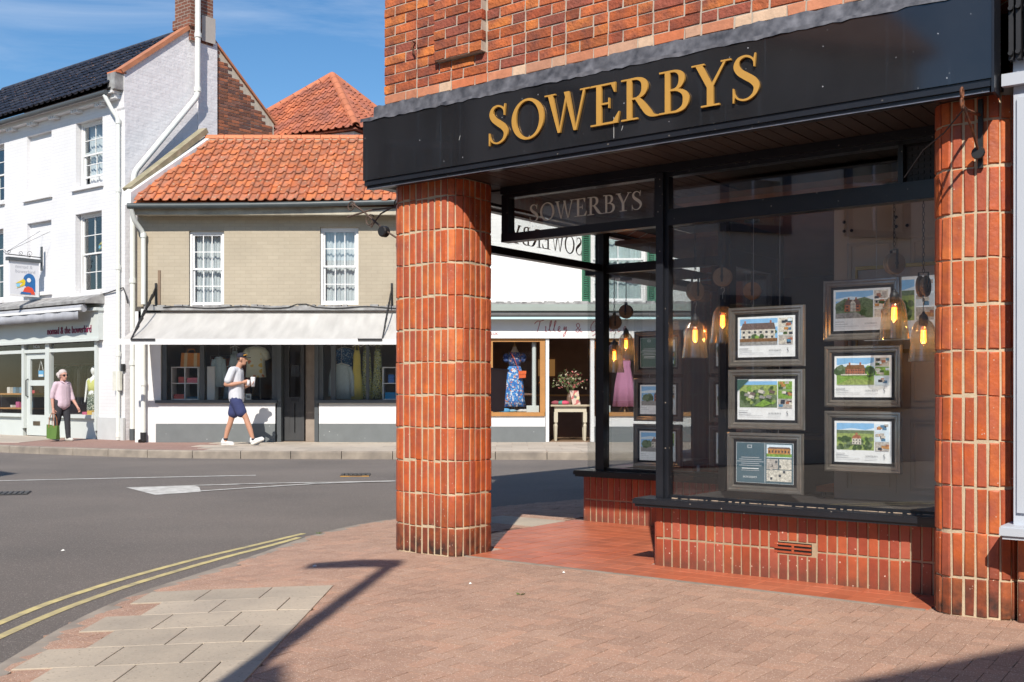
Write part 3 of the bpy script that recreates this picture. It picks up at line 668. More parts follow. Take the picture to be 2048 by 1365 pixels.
# fascia, mouldings, flashing and letters
fa = MB(); fa.box(-.19, 4.11, -.145, -.05, 2.692, 3.13); fa.box(-.19, -.10, -.05, 4.6, 2.692, 3.13); fa = fa.build('fascia', black_fascia, SB)
m = MB(); m.box(-.185, 4.10, -.135, -.05, 2.655, 2.6905); m.box(-.175, 4.09, -.12, -.06, 2.632, 2.6545); m.box(-.185, -.11, -.05, 4.6, 2.655, 2.6905); m.build('moulding', black_wood, fa)
m = MB(); m.box(-.178, 4.092, -.1225, -.118, 2.6295, 2.634); m.build('metal_edge', M('worn_metal_edge', (.25, .26, .30), .4, .4, 12, metal=.7), fa)
m = MB(); m.box(4.105, 4.118, -.15, -.02, 2.62, 3.16); m.build('end_trim', black_wood, fa)
m = MB(); rr = random.Random(11); n = 90; V = []
for i in range(n + 1):
    x = -.21 + (4.13 + .21) * i / n
    V += [(x, -.152 + rr.uniform(-.003, .003), 3.118 + rr.uniform(-.006, .006)), (x, -.150, 3.140 + rr.uniform(-.004, .004)), (x, -.085 + rr.uniform(-.01, .01), 3.150 + rr.uniform(-.006, .006)), (x, -.018, 3.170 + rr.uniform(-.005, .005)), (x, -.012, 3.262 + rr.uniform(-.008, .008)), (x, .03, 3.25)]
fs_ = []
for i in range(n):
    for j in range(5): a = i * 6 + j; fs_.append((a, a + 1, a + 7, a + 6))
m.add(V, fs_); m.box(-.21, -.10, -.02, 4.6, 3.131, 3.15); smooth_angle(m.build('lead_flashing', lead, SB), 60)
for ch, a, b in SPANS:
    m = MB(); glyph(m, ch, a, b - a, 2.787, .250, lambda u, v, d: (u, -.1475 - d, v), 0.002, .017); m.build('letter', gold, fa)
for (x, z, s) in ((.72, 2.86, 1), (1.3, 2.79, .7), (2.0, 2.74, .9)):
    m = MB(); m.bar((x, -.1462, z), (x + .01, -.1462, z + .03 * s), .002, .001, 0, (0, 1, 0)); m.build('scratch', M('scratch_white', (.6, .6, .58), .7), fa)

m = MB(); m.box(1.944, 1.9465, -.1464, -.1452, 2.70, 2.83); m.build('drip_mark', M('drip_white', (.55, .55, .53), .7), fa)
# upper brick wall, Flemish bond, with a projecting pier
core = MB(); core.box(-.117, 4.17, .02, .25, 3.12, 6.1); core.box(-.115, .13, .25, 6.2, 2.7, 6.1); core.box(4.02, 4.17, .62, 6.2, -.05, 6.1); core.box(-.1, 4.17, 6.05, 6.2, -.05, 6.1); core.box(.14, .27, 4.5, 6.04, -.05, 2.7)
core.box(.408, .842, -.03, .019, 4.641, 6.1)
wall = core.build('brick_wall', M('brick_wall_upper', (.40, .11, .05), .85, .15, 6, brick=(.215, .0706, .01, (.46, .41, .34)), c2=(.46, .15, .06)), SB)
mo = MB(); mo.box(-.108, 4.160, .0065, .0195, 3.13, 4.64); mo.build('mortar_bed', M('wall_mortar', (.46, .40, .33), .95, .2, 20), wall); mo = MB(); mo.box(.416, .834, -.0455, .006, 3.475, 4.64); mo.build('mortar_bed', MATS['wall_mortar'], wall)
WB = {}
def wbrick(kind, w_):
    k = (kind, round(w_, 2))
    if k not in WB: WB[k] = [brick_mesh('brick', k[1] - .010, .0615, .046, .003, wallb_mat if kind == 'r' else paleb_mat, .003, i + 40) for i in range(3)]
    return WB[k]
rr = random.Random(21); count = 0; stm = MB()
def course(x0, x1, z, y, ph, kind, left_close=True):
    global count
    x = x0; i = ph
    while x < x1 - .02:
        w_ = .107 if i % 2 else .215
        if left_close and x == x0 and ph: w_ = .107
        w_ = min(w_, x1 - x); i += 1
        if w_ < .04: x += w_; continue
        me = wbrick(kind, w_)[rr.randrange(3)]
        mt = Matrix.Translation((x + w_ / 2, y + rr.uniform(-.002, .002), z + .0353)) @ Matrix.Rotation(rr.uniform(-.01, .01), 4, 'Y')
        if infr(sp(x + w_ / 2, y, z + .04), 50): link('brick', me, wall, mat=mt)
        else: merge_into(stm, me, mt)
        count += 1; x += w_
for r in range(19):
    z = 3.262 + r * .0706; kind = 'p' if r == 0 else 'r'
    if z > 3.47:
        course(-.12, .405, z, 0, r % 2, kind); course(.845, 4.17, z, 0, (r + 1) % 2, kind)
        course(.405, .845, z, -.052, r % 2, 'r')
    else: course(-.12, 4.17, z, 0, r % 2, kind)
if stm.v: o = stm.build('bricks_further_up', wallb_mat, wall); o['kind'] = 'stuff'
m = MB(); m.tube([(.19, -.002, 3.66), (.19, -.03, 3.665), (.19, -.035, 3.62), (.20, -.02, 3.57)], .007, 8); m.build('hook', rust, wall)
m = MB(); m.add([(-.35, -.25, 6.1), (4.17, -.25, 6.1), (4.17, 6.3, 6.1), (-.35, 6.3, 6.1), (2.5, 2.6, 7.7), (4.17, 2.6, 7.7)], [(0, 1, 5, 4), (2, 3, 4, 5), (3, 0, 4), (1, 2, 5), (0, 3, 2, 1)]); m.build('roof', M('shop_roof_tiles', (.36, .13, .07), .85, .2, 6, rnd=.1), SB)

# lobby floor of quarry tiles
lb = MB(); lb.box(-.02, 3.72, .10, 2.42, -.03, -.004); lb = lb.build('lobby_floor', M('tile_grout', (.47, .36, .29), .9, .1, 20), SB)
tl = [brick_mesh('quarry_tile', .146, .146, .012, .003, tile_mat, .0006, i + 70) for i in range(3)]
for i in range(25):
    for j in range(16):
        x = -.02 + .15 * (i + .5); y = .11 + .15 * (j + .5)
        if x < .62 and y < .55: continue
        if x > 1.85 and y > .55: continue
        if x > 3.70 or y > 2.36: continue
        link('quarry_tile', tl[(i * 3 + j * 5) % 3], lb, mat=Matrix.Translation((x, y, .004 + random.uniform(-.0006, .0006))) @ FLAT)
m = MB(); m.box(.58, 3.72, .078, .108, -.02, .0055); m.build('edging', kerb_mat, lb)
m = MB(); m.box(-.75, -.03, 1.75, 2.25, -.02, .002); m.build('corner_slab', slab_mat, lb)

# inside of the shop
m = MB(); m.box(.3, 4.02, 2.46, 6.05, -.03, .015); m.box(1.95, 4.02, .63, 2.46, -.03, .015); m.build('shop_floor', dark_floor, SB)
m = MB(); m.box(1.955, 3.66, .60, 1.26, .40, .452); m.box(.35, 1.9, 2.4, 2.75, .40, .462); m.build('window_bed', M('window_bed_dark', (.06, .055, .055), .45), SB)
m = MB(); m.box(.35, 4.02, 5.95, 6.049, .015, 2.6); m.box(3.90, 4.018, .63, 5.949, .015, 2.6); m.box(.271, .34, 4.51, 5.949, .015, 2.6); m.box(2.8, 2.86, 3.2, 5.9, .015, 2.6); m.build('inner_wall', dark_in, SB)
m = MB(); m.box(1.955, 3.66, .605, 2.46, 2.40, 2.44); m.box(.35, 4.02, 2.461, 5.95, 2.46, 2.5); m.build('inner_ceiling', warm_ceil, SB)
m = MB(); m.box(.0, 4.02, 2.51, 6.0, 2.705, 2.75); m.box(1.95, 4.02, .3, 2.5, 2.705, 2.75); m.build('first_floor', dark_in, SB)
pn = MB(); pn.box(2.79, 3.66, 1.27, 1.31, .02, 2.399)
def moulded(m, x0, x1, z0, z1, y, t=.022):
    m.box(x0, x1, y - .012, y - .0005, z0, z0 + t); m.box(x0, x1, y - .012, y - .0005, z1 - t, z1); m.box(x0, x0 + t, y - .012, y - .0005, z0 + t, z1 - t); m.box(x1 - t, x1, y - .012, y - .0005, z0 + t, z1 - t)
pn = pn.build('panelled_back', cream_panel, SB)
for (a, b) in ((2.86, 3.20), (3.27, 3.62)):
    for (c, d) in ((.5, 1.0), (1.06, 1.55), (1.62, 2.16)):
        m = MB(); moulded(m, a, b, c, d, 1.27); moulded(m, a + .04, b - .04, c + .04, d - .04, 1.27, .008); m.build('panel', cream_panel, pn)
m = MB()
for k in range(3):
    m.lathe([(.011, -.004), (.011, 0)], 10, (2.86 + .05 * (k % 2), 1.266, 2.22 + .06 * (k // 2)), 0, 'y')
    m.lathe([(.011, -.004), (.011, 0)], 10, (3.2 + .07 * (k % 2), 1.266, 2.22 + .06 * (k // 2)), 0, 'y')
m.build('bolt_heads', iron, pn)
# ---------------------------------------------------------------- framed adverts hung in the shop windows
frame_mat = M('pewter_frame', (.40, .365, .33), .28, .15, 20, metal=.75, spec=.6)
frame_in = M('frame_black_slip', (.012, .012, .014), .5)
cable_mat = M('steel_cable', (.5, .5, .5), .35, metal=1.0)
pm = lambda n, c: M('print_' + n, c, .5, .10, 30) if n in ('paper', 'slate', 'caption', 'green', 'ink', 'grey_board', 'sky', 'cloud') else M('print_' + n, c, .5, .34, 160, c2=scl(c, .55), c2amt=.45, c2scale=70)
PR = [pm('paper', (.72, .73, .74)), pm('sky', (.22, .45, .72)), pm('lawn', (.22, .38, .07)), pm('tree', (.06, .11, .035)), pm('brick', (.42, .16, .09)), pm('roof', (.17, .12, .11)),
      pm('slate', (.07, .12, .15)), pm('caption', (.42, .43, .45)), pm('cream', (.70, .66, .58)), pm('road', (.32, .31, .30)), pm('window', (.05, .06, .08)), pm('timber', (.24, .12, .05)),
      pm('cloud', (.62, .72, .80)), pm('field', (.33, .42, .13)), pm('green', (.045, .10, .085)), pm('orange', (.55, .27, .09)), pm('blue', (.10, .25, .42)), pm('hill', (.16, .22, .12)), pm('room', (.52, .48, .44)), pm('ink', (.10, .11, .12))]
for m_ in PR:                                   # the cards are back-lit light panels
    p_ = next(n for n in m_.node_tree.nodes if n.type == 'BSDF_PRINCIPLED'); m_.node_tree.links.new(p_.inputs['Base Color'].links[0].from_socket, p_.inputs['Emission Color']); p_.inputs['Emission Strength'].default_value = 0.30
def print_mesh(kind, W, H):
    m = MB(); rr = random.Random(kind * 13 + 5); lay = [0]
    def P(poly, mi):
        lay[0] += 1; d = .00012 * lay[0]
        m.add([((u - .5) * W, -.001 - d, (v - .5) * H) for u, v in poly], [tuple(range(len(poly)))], mi)
    def Rc(a, b, c, d, mi): P([(a, b), (c, b), (c, d), (a, d)], mi)
    def blob(u, v, r, mi, n=9):
        P([(u + r * (.75 + .4 * rr.random()) * math.cos(2 * math.pi * i / n), v + r * 1.3 * (.75 + .4 * rr.random()) * math.sin(2 * math.pi * i / n)) for i in range(n)], mi)
    def house(u0, u1, v0, v1, vr, wall, roof, nwin=5, rows=2, chim=True):
        Rc(u0, v0, u1, v1, wall); P([(u0 - .01, v1), (u1 + .01, v1), (u1 - .02, vr), (u0 + .03, vr)], roof)
        for r in range(rows):
            for i in range(nwin):
                a = u0 + (u1 - u0) * (i + .3) / nwin; b = v0 + (v1 - v0) * (r + .25) / rows; Rc(a, b, a + (u1 - u0) * .4 / nwin, b + (v1 - v0) * .45 / rows, 10)
        if chim: Rc(u0 + .06, vr - .01, u0 + .09, vr + .06, 4); Rc(u1 - .09, vr - .01, u1 - .06, vr + .06, 4)
    def trees(u0, u1, v, r, n, mats=(3, 17)):
        for i in range(n): blob(u0 + (u1 - u0) * rr.random(), v + (rr.random() - .5) * r, r * (.6 + .6 * rr.random()), mats[i % len(mats)])
    def small(u0, v0, u1, v1):
        Rc(u0, v0, u1, v1, rr.choice((18, 8, 12, 2)))
        for i in range(7):
            a = u0 + (u1 - u0) * rr.random() * .8; b = v0 + (v1 - v0) * rr.random() * .7; Rc(a, b, min(u1, a + (u1 - u0) * .3), min(v1, b + (v1 - v0) * .3), rr.choice((4, 8, 16, 3, 10, 15, 18, 12)))
    Rc(0, 0, 1, 1, 0)
    if kind in (2, 6):
        Rc(.005, .005, .995, .995, 6 if kind == 2 else 14); Rc(.505, .02, .512, .98, 0 if kind == 2 else 14)
        P([(.20, .86), (.28, .86), (.28, .94), (.20, .94)], 7); P([(.215, .875), (.265, .875), (.265, .925), (.215, .925)], 6 if kind == 2 else 14)
        for i in range(5): w_ = .16 + .04 * ((i * 7) % 3); Rc(.25 - w_, .62 - i * .05, .25 + w_, .635 - i * .05, 7)
        Rc(.10, .345, .40, .365, 0); Rc(.09, .30, .41, .31, 7)
        if kind == 2:
            lay[0] += 1; m2 = MB(); word(m2, -.375 * W, -.13 * W, -.38 * H, lambda u, v, d: (u, -.0045 - d, v), 0, .0002); m.add(m2.v, m2.f, 0)
            Rc(.54, .64, .97, .96, 12); Rc(.54, .66, .97, .74, 2); house(.56, .95, .73, .86, .90, 15, 5, 7, 1, False); Rc(.54, .36, .74, .61, 18); Rc(.76, .36, .97, .61, 8); Rc(.54, .06, .97, .34, 8)
            for i in range(10): a = .55 + .38 * rr.random(); b = .08 + .45 * rr.random(); Rc(a, b, a + .04, b + .06, rr.choice((10, 19, 8, 18)))
        else: small(.56, .1, .96, .48); small(.56, .52, .96, .92)
        return m
    a0, a1, b0, b1 = .04, .70, .30, .95
    Rc(a0, b0, a1, b1, 1); P([(a0, .78), (.3, .83), (.55, .79), (a1, .84), (a1, .74), (a0, .72)], 12)
    if kind == 0:
        trees(a0 + .04, a1 - .04, .62, .05, 10); house(.06, .66, .44, .68, .84, 8, 5, 6, 2); trees(.24, .44, .50, .05, 6, (2, 3)); Rc(a0, .38, a1, .46, 11); Rc(a0, b0, a1, .38, 9)
    elif kind == 1:
        Rc(a0, .50, a1, .86, 13); Rc(a0, b0, a1, .62, 17)
        for i in range(46): blob(a0 + .05 + .56 * rr.random(), b0 + .05 + .44 * rr.random(), .02 + .035 * rr.random(), rr.choice((3, 17, 2, 3, 13)))
        P([(.30, .34), (.46, .32), (.62, .40), (.48, .50)], 2)
        for i in range(9): u, v = .10 + .5 * rr.random(), .46 + .22 * rr.random(); P([(u, v), (u + .09, v - .03), (u + .11, v + .04), (u + .02, v + .07)], rr.choice((5, 4, 8, 9)))
        P([(0.005, .995), (.22, .995), (.005, .70)], 14)
    elif kind == 3:
        P([(a0, b0), (a1, b0), (a1, .72), (.55, .80), (.35, .74), (.2, .78), (a0, .66)], 17); trees(a0 + .03, a1 - .04, .58, .06, 16, (3, 17, 3)); house(.20, .48, .46, .62, .74, 4, 5, 3, 2); P([(.30, .46), (.40, .46), (.40, .66), (.35, .74), (.30, .66)], 8)
        for i in range(4): Rc(.305 + .025 * i, .46, .312 + .025 * i, .66, 10)
        P([(a0, b0), (.60, b0), (.40, .44), (a0, .42)], 9); trees(.5, .67, .42, .07, 6)
    elif kind == 4:
        Rc(a0, b0, a1, .58, 2); trees(a0 + .04, a0 + .16, .68, .09, 8); trees(.56, .67, .62, .09, 9, (3, 2)); house(.20, .54, .55, .68, .78, 4, 11, 8, 2); Rc(.12, .53, .58, .56, 8); P([(a0, b0), (a1, b0), (a1, .40), (.3, .46)], 13)
    elif kind == 5:
        Rc(a0, .66, a1, .78, 17); Rc(a0, b0, a1, .70, 13); P([(a0, .56), (.4, .62), (a1, .58), (a1, .52), (a0, .5)], 2)
        for i in range(40): blob(a0 + .04 + .58 * rr.random(), b0 + .04 + .26 * rr.random(), .02 + .04 * rr.random(), rr.choice((3, 3, 17)))
        house(.32, .48, .44, .58, .66, 8, 4, 3, 2)
    else:
        Rc(a0, b0, a1, .46, 9); trees(a0 + .05, .30, .56, .09, 12); house(.40 if kind % 2 else .34, a1 - .03, .44, .64, .74, (8, 4, 8)[kind % 3], 5, 4, 2); P([(a0, b0), (.5, b0), (.36, .47), (.28, .47)], 9)
        if kind > 8: P([(a0, b0), (a1, b0), (a1, .5), (.5, .44), (a0, .48)], 15 if kind == 9 else 2)
    for i in range(3): small(.725, .30 + i * .22, .965, .505 + i * .22)
    Rc(.04, .205, .20, .225, 7); Rc(.04, .15, .26, .165, 7); Rc(.04, .10, .46, .11, 7)
    m2 = MB(); word(m2, .055 * W, .27 * W, -.36 * H, lambda u, v, d: (u, -.0075 - d, v), 0, .0002); m.add(m2.v, m2.f, 19); Rc(.55, .09, .77, .10, 7)
    m2 = MB(); glyph(m2, 'S', .365 * W, .03 * W, -.40 * H, .12 * H, lambda u, v, d: (u, -.0075 - d, v), 0, .0002); m.add(m2.v, m2.f, 19)
    return m
def frame_bars(W, H):
    m = MB(); prof = [(0, .018), (0, -.006), (.006, -.014), (.016, -.016), (.024, -.008), (.034, -.010), (.044, 0.0), (.046, .018)]
    cs = [(-W / 2, -H / 2, 1, 1), (W / 2, -H / 2, -1, 1), (W / 2, H / 2, -1, -1), (-W / 2, H / 2, 1, -1)]; k = len(prof)
    for (x, z, sx, sz) in cs:
        for (q, y) in prof: m.v.append((x + sx * q, y, z + sz * q))
    for i in range(4):
        for j in range(k): a, b = i * k, ((i + 1) % 4) * k; m.f.append((a + j, b + j, b + (j + 1) % k, a + (j + 1) % k)); m.m.append(0)
    return m
FM = {}
def advert(kind, label, x, y, z, W, H, group, cable_top, tilt=0.0):
    t = thing('framed_advert', label, 'picture frame', tuple(sp(x, y, z)), FA + tilt, group)
    if (W, H) not in FM:
        mb2 = MB(); mb2.box(-W / 2 + .03, W / 2 - .03, .004, .016, -H / 2 + .03, H / 2 - .03); FM[(W, H)] = (smooth_angle(frame_bars(W, H).build('x', frame_mat), 25).data, mb2.mesh('slip', frame_in)); bpy.data.objects.remove(bpy.data.objects['x'])
    link('frame', FM[(W, H)][0], t); link('slip', FM[(W, H)][1], t)
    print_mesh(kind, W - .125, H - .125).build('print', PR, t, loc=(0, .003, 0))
    m = MB()
    for s in (-1, 1): m.tube([(s * .09, .01, H / 2 - .01), (s * .09, .01, cable_top - z)], .0016, 5)
    m.build('cable', cable_mat, t); return t
GA = 'framed adverts in the left column of the front window'; GB = 'framed adverts in the right column of the front window'; GK = 'framed adverts in the window behind the entrance'
advert(0, 'framed advert of a long white cottage behind a fence, top of left column', 2.549, .72, 1.509, .515, .385, GA, 2.39)
advert(1, 'framed advert of an aerial view with green corner flash, middle of left column', 2.546, .72, 1.107, .515, .385, GA, 1.32)
advert(2, 'framed dark blue advert with white text and photos, bottom of left column', 2.538, .72, .70, .515, .385, GA, .92)
advert(3, 'framed advert of half-timbered brick house below a hill, behind glass lamp', 3.085, .95, 1.672, .485, .385, GB, 2.39)
advert(4, 'framed advert of long brick house with wide lawn, middle of right column', 3.091, .95, 1.252, .485, .385, GB, 1.48)
advert(5, 'framed advert of house among trees and fields, bottom of right column', 3.091, .95, .842, .485, .385, GB, 1.06)
advert(6, 'framed plain dark green advert, top of column behind the entrance', .70, 2.62, 1.506, .485, .385, GK, 2.45)
advert(7, 'framed advert of village street with trees, middle of column behind the entrance', .695, 2.62, 1.09, .485, .385, GK, 1.32)
advert(8, 'framed advert of terraced street under blue sky, bottom of column behind entrance', .69, 2.62, .68, .485, .385, GK, .9)
advert(9, 'framed advert half hidden behind the white cottage advert', 1.44, 2.62, 1.506, .485, .385, GK, 2.45)
advert(11, 'framed advert half hidden behind the aerial view advert', 1.44, 2.62, 1.09, .485, .385, GK, 1.32)
advert(10, 'framed advert half hidden behind the dark blue advert', 1.44, 2.62, .68, .485, .385, GK, .9)
t = thing('gilt_picture', 'large gilt framed advert board on the cream panelling behind the lamps', 'picture frame', tuple(sp(3.23, 1.246, 1.69)), FA)
m = MB(); m.box(-.27, .27, 0, .012, -.26, .26); m.build('board', pm('grey_board', (.50, .50, .50)), t)
m = MB(); m.box(-.285, .285, -.012, .011, .262, .285); m.box(-.285, .285, -.012, .011, -.285, -.262); m.box(-.285, -.272, -.012, .011, -.261, .261); m.box(.272, .285, -.012, .011, -.261, .261); m.build('frame', M('gilt', (.42, .30, .08), .45, metal=.6), t)
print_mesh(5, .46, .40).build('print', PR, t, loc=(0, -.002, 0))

# ---------------------------------------------------------------- pendant lamps with pulley wheels
wood = M('pulley_wood', (.42, .29, .17), .6, .2, 14, c2=(.30, .19, .10), c2amt=.4, c2scale=8)
lamp_glass = glass_mat('lamp_glass', (.88, .87, .82), 1.55, 2.2, .04)
nt_ = lamp_glass.node_tree; df_ = nt_.nodes.new('ShaderNodeBsdfTranslucent'); df_.inputs[0].default_value = (.8, .78, .7, 1); mxl = nt_.nodes.new('ShaderNodeMixShader'); mxl.inputs[0].default_value = .045; ol = next(n for n in nt_.nodes if n.type == 'OUTPUT_MATERIAL'); nt_.links.new(ol.inputs[0].links[0].from_socket, mxl.inputs[1]); nt_.links.new(df_.outputs[0], mxl.inputs[2]); nt_.links.new(mxl.outputs[0], ol.inputs[0])
bulb_glass = glass_mat('bulb_glass', (1.0, .80, .50), 1.45, .7)
fil = emit_mat('filament', (1.0, .30, .05), 9.0)
glow = emit_mat('filament_core', (1.0, .50, .13), 16.0)
def chain(m, p, q, r=.0022, L=.030):
    n = max(1, int((p[2] - q[2]) / (L * .78)))
    for i in range(n):
        c = Vector(p) + (Vector(q) - Vector(p)) * (i + .5) / n; pts = []
        for k in range(10):
            a = 2 * math.pi * k / 10; dx = .007 * math.cos(a); dz = L * .5 * math.sin(a); pts.append((c.x + (dx if i % 2 else 0), c.y + (0 if i % 2 else dx), c.z + dz))
        m.tube(pts, r, 5, 0, True)
def lamp_proto():
    t = bpy.data.objects.new('pendant_lamp', None); col.objects.link(t)
    # origin: top of the glass shade
    H, r0 = .255, .088
    prof = [(.024, 0), (.045, -.018), (.060, -.045), (.068, -.08), (.074, -.14), (.080, -.2), (r0, -H), (r0 - .003, -H), (.0775, -.2), (.0715, -.14), (.0655, -.08), (.0575, -.046), (.043, -.021), (.022, -.004)]
    m = MB(); m.lathe(prof, 28, caps=False); sh = smooth_angle(m.build('glass_shade', lamp_glass, t), 60)
    m = MB()
    rad = lambda z: next(prof[i][0] + (prof[i + 1][0] - prof[i][0]) * (prof[i][1] - z) / (prof[i][1] - prof[i + 1][1]) for i in range(6) if prof[i + 1][1] <= z <= prof[i][1])
    for k in range(7):
        z = -.05 - k * .034; rr_ = rad(max(z, -H)) + .0008; m.tube([(rr_ * math.cos(a * R(15)), rr_ * math.sin(a * R(15)), z) for a in range(24)], .0011, 4, 0, True)
    for k in range(14):
        a = 2 * math.pi * k / 14; m.tube([(rad(z) * 1.012 * math.cos(a), rad(z) * 1.012 * math.sin(a), z) for z in (-.02, -.05, -.09, -.15, -.2, -H)], .0009, 4)
    m.build('ribs', lamp_glass, sh)
    m = MB(); m.lathe([(.020, -.045), (.026, -.03), (.027, .004), (.022, .022), (.012, .03), (.006, .045)], 16); m.build('socket', iron, t)
    m = MB(); m.lathe([(.006, -.045), (.014, -.06), (.022, -.09), (.024, -.115), (.017, -.145), (.006, -.16), (.001, -.165)], 16); b = smooth_angle(m.build('bulb', bulb_glass, t), 60)
    m = MB()
    for k in range(8): a = 2 * math.pi * k / 8; m.tube([(.013 * math.cos(a), .013 * math.sin(a), -.066), (.015 * math.cos(a + .3), .015 * math.sin(a + .3), -.138)], .0026, 5)
    m.build('filament', fil, b); m = MB(); m.tube([(0, 0, -.07), (0, 0, -.135)], .005, 6); m.build('filament_core', glow, b)
    m = MB(); m.tube([(0, 0, .045), (0, 0, .085)], .002, 5); m.tube([(.0, 0, .085), (.012, 0, .10), (.010, 0, .122), (-.006, 0, .126), (-.012, 0, .112)], .0035, 6); m.build('hook', M('steel_hook', (.4, .38, .35), .35, metal=1.0), t)
    pw = MB(); pw.lathe([(.012, -.026), (.060, -.026), (.064, -.020), (.064, -.012), (.052, -.003), (.052, .003), (.064, .012), (.064, .020), (.060, .026), (.012, .026)], 28, (0, 0, .195), 0, 'y'); pl_ = smooth_angle(pw.build('pulley_wheel', wood, t), 30)
    m = MB(); m.lathe([(.012, -.031), (.012, .031)], 12, (0, 0, .195), 0, 'y'); m.box(-.007, .007, -.032, -.0265, .16, .275); m.box(-.007, .007, .0265, .032, .16, .275); m.box(-.007, .007, -.032, .032, .275, .28); m.build('strap', iron, pl_)
    m = MB(); m.tube([(0, 0, .13), (0, 0, .16)], .0025, 5); m.build('link', iron, t)
    return t
LP = lamp_proto(); lamps = [LP] + [copy_tree(LP) for _ in range(6)]
def pendant(label, x, y, ztop, rot, ceil):
    o = lamps.pop(0)
    o.location = sp(x, y, ztop); o.rotation_euler = (0, 0, FA + rot); o['label'] = label; o['category'] = 'pendant lamp'; o['group'] = 'pendant lamps with wooden pulleys in the shop windows'
    m = MB(); zc = ceil - ztop; chain(m, (0, 0, zc - .12), (0, 0, .275)); m.tube([(0, 0, zc - .12), (0, 0, zc)], .004, 6); m.build('chain', iron, o)
    lg = bpy.data.lights.new('lamp_glow', 'POINT'); lg.energy = .75; lg.color = (1.0, .62, .30); lg.shadow_soft_size = .010; lo = bpy.data.objects.new('lamp_glow', lg); col.objects.link(lo); lo.parent = o; lo.location = (0, 0, -.148)
    m = MB(); m.lathe([(.055, zc - .02), (.055, zc - .001)], 20); m.build('ceiling_rose', iron, o)
    return o
pendant('glass pendant lamp nearest the corner post in the front window', 2.015, .78, 1.64, 1.25, 2.40)
pendant('glass pendant lamp beside the white cottage advert, its pulley disc facing out', 2.12, .98, 1.745, .25, 2.40)
pendant('pendant lamp hidden behind the white cottage advert, only its pulley showing', 2.10, 1.5, 1.69, .35, 2.40)
pendant('glass pendant lamp in front of the half-timbered house advert', 3.354, .74, 1.725, .9, 2.40)
pendant('glass pendant lamp close against the right brick pillar', 3.486, .87, 1.592, 1.5, 2.40)
pendant('lower glass pendant lamp in the window behind the entrance', .315, 2.51, 1.586, .8, 2.20)
pendant('higher glass pendant lamp behind another in the entrance window', .275, 2.78, 1.70, .3, 2.20)
m = MB(); m.box(.14, 1.0, 2.38, 3.2, 2.2005, 2.215); m.build('window_ceiling', soffit_mat, SB)

# furniture inside the shop, seen dimly
t = thing('office_chair', 'orange moulded chair just visible behind the dark blue advert', 'chair', tuple(sp(2.72, 1.9, .015)), FA)
org = M('chair_orange', (.45, .14, .03), .5, .08, 5)
m = MB(); m.box(-.22, .22, -.2, .2, .43, .47); m.build('seat', org, t); m = MB(); m.prism([(-.21, .48), (.21, .48), (.19, .78), (.1, .84), (-.1, .84), (-.19, .78)], lambda u, v, d: (u, .2 + d, v), 0, .03); m.build('backrest', org, t)
for sx in (-1, 1):
    for sy in (-1, 1): m = MB(); m.tube([(sx * .18, sy * .16, .43), (sx * .2, sy * .19, 0)], .012, 8); m.build('leg', iron, t)
t = thing('office_desk', 'dark office desk inside the corner shop', 'desk', tuple(sp(1.5, 4.2, .015)), FA)
m = MB(); m.box(-.7, .7, -.35, .35, .70, .735); m.build('top', M('desk_top', (.16, .10, .06), .5), t)
for sx in (-1, 1): m = MB(); m.box(sx * .62 - .03, sx * .62 + .03, -.32, .32, 0, .70); m.build('leg', iron, t)

# ---------------------------------------------------------------- iron brackets on the pillars
def scroll(m, cx_, cz, r, y, a0, turns, sg=1, rad=.005):
    pts = []
    for i in range(int(14 * turns) + 1):
        a = a0 + sg * 2 * math.pi * i / 14; q = r * (1 - .75 * i / (14 * turns)); pts.append((cx_ + q * math.cos(a), y, cz + q * math.sin(a)))
    m.tube(pts, rad, 6)
t = thing('iron_bracket', 'scrolled wrought iron sign bracket on the left side of the left pillar', 'bracket', tuple(sp(0, .1, 0)), FA)
m = MB(); m.box(-.022, -.006, -.02, .02, 2.20, 2.60); m.build('back_plate', iron, t)
m = MB(); m.tube([(-.02, 0, 2.52), (-.35, 0, 2.53), (-.60, 0, 2.50)], .007, 6); m.tube([(-.02, 0, 2.26), (-.2, 0, 2.36), (-.42, 0, 2.52), (-.55, 0, 2.60)], .007, 6)
scroll(m, -.56, 2.575, .045, 0, 0, 1.4); scroll(m, -.055, 2.24, .04, 0, 1.5, 1.3); scroll(m, -.07, 2.555, .04, 0, 3.9, 1.3, -1); scroll(m, -.36, 2.45, .05, 0, .6, 1.4)
m.tube([(-.35, 0, 2.40), (-.25, 0, 2.49), (-.12, 0, 2.53)], .006, 6); m.build('arm', M('iron_arm_worn', (.10, .065, .05), .7, .3, 30), t)
m = MB(); m.lathe([(.035, -.03), (.042, -.02), (.042, .02), (.035, .03)], 14, (-.215, 0, 2.355), 0, 'y'); m.build('boss', iron, t)
t = thing('iron_bracket', 'rusty iron hook bracket with cable on the right pillar', 'bracket', tuple(sp(4.01, .05, 0)), FA)
m = MB(); m.box(-.012, .012, -.022, -.004, 2.29, 2.64); m.build('back_plate', iron, t)
m = MB(); m.tube([(0, -.01, 2.56), (-.02, -.2, 2.55), (.01, -.40, 2.53)], .008, 6); m.tube([(0, -.015, 2.34), (0, -.15, 2.44), (.01, -.38, 2.53)], .007, 6)
for z in (2.585, 2.535): m.tube([(.01 + .0, -.40 + .018 * math.cos(a * .5236), z + .025 * math.sin(a * .5236)) for a in range(12)], .006, 5, 0, True)
m.build('arm', rust, t); m = MB(); m.tube([(0, -.3, 2.54), (-.15, -.12, 2.47), (-.28, -.02, 2.42), (-.40, .05, 2.30)], .004, 6); m.build('cable', iron, t)
m = MB(); m.lathe([(.03, -.01), (.034, 0), (.03, .01)], 12, (0, -.06, 2.36), 0, 'y'); m.build('boss', iron, t)

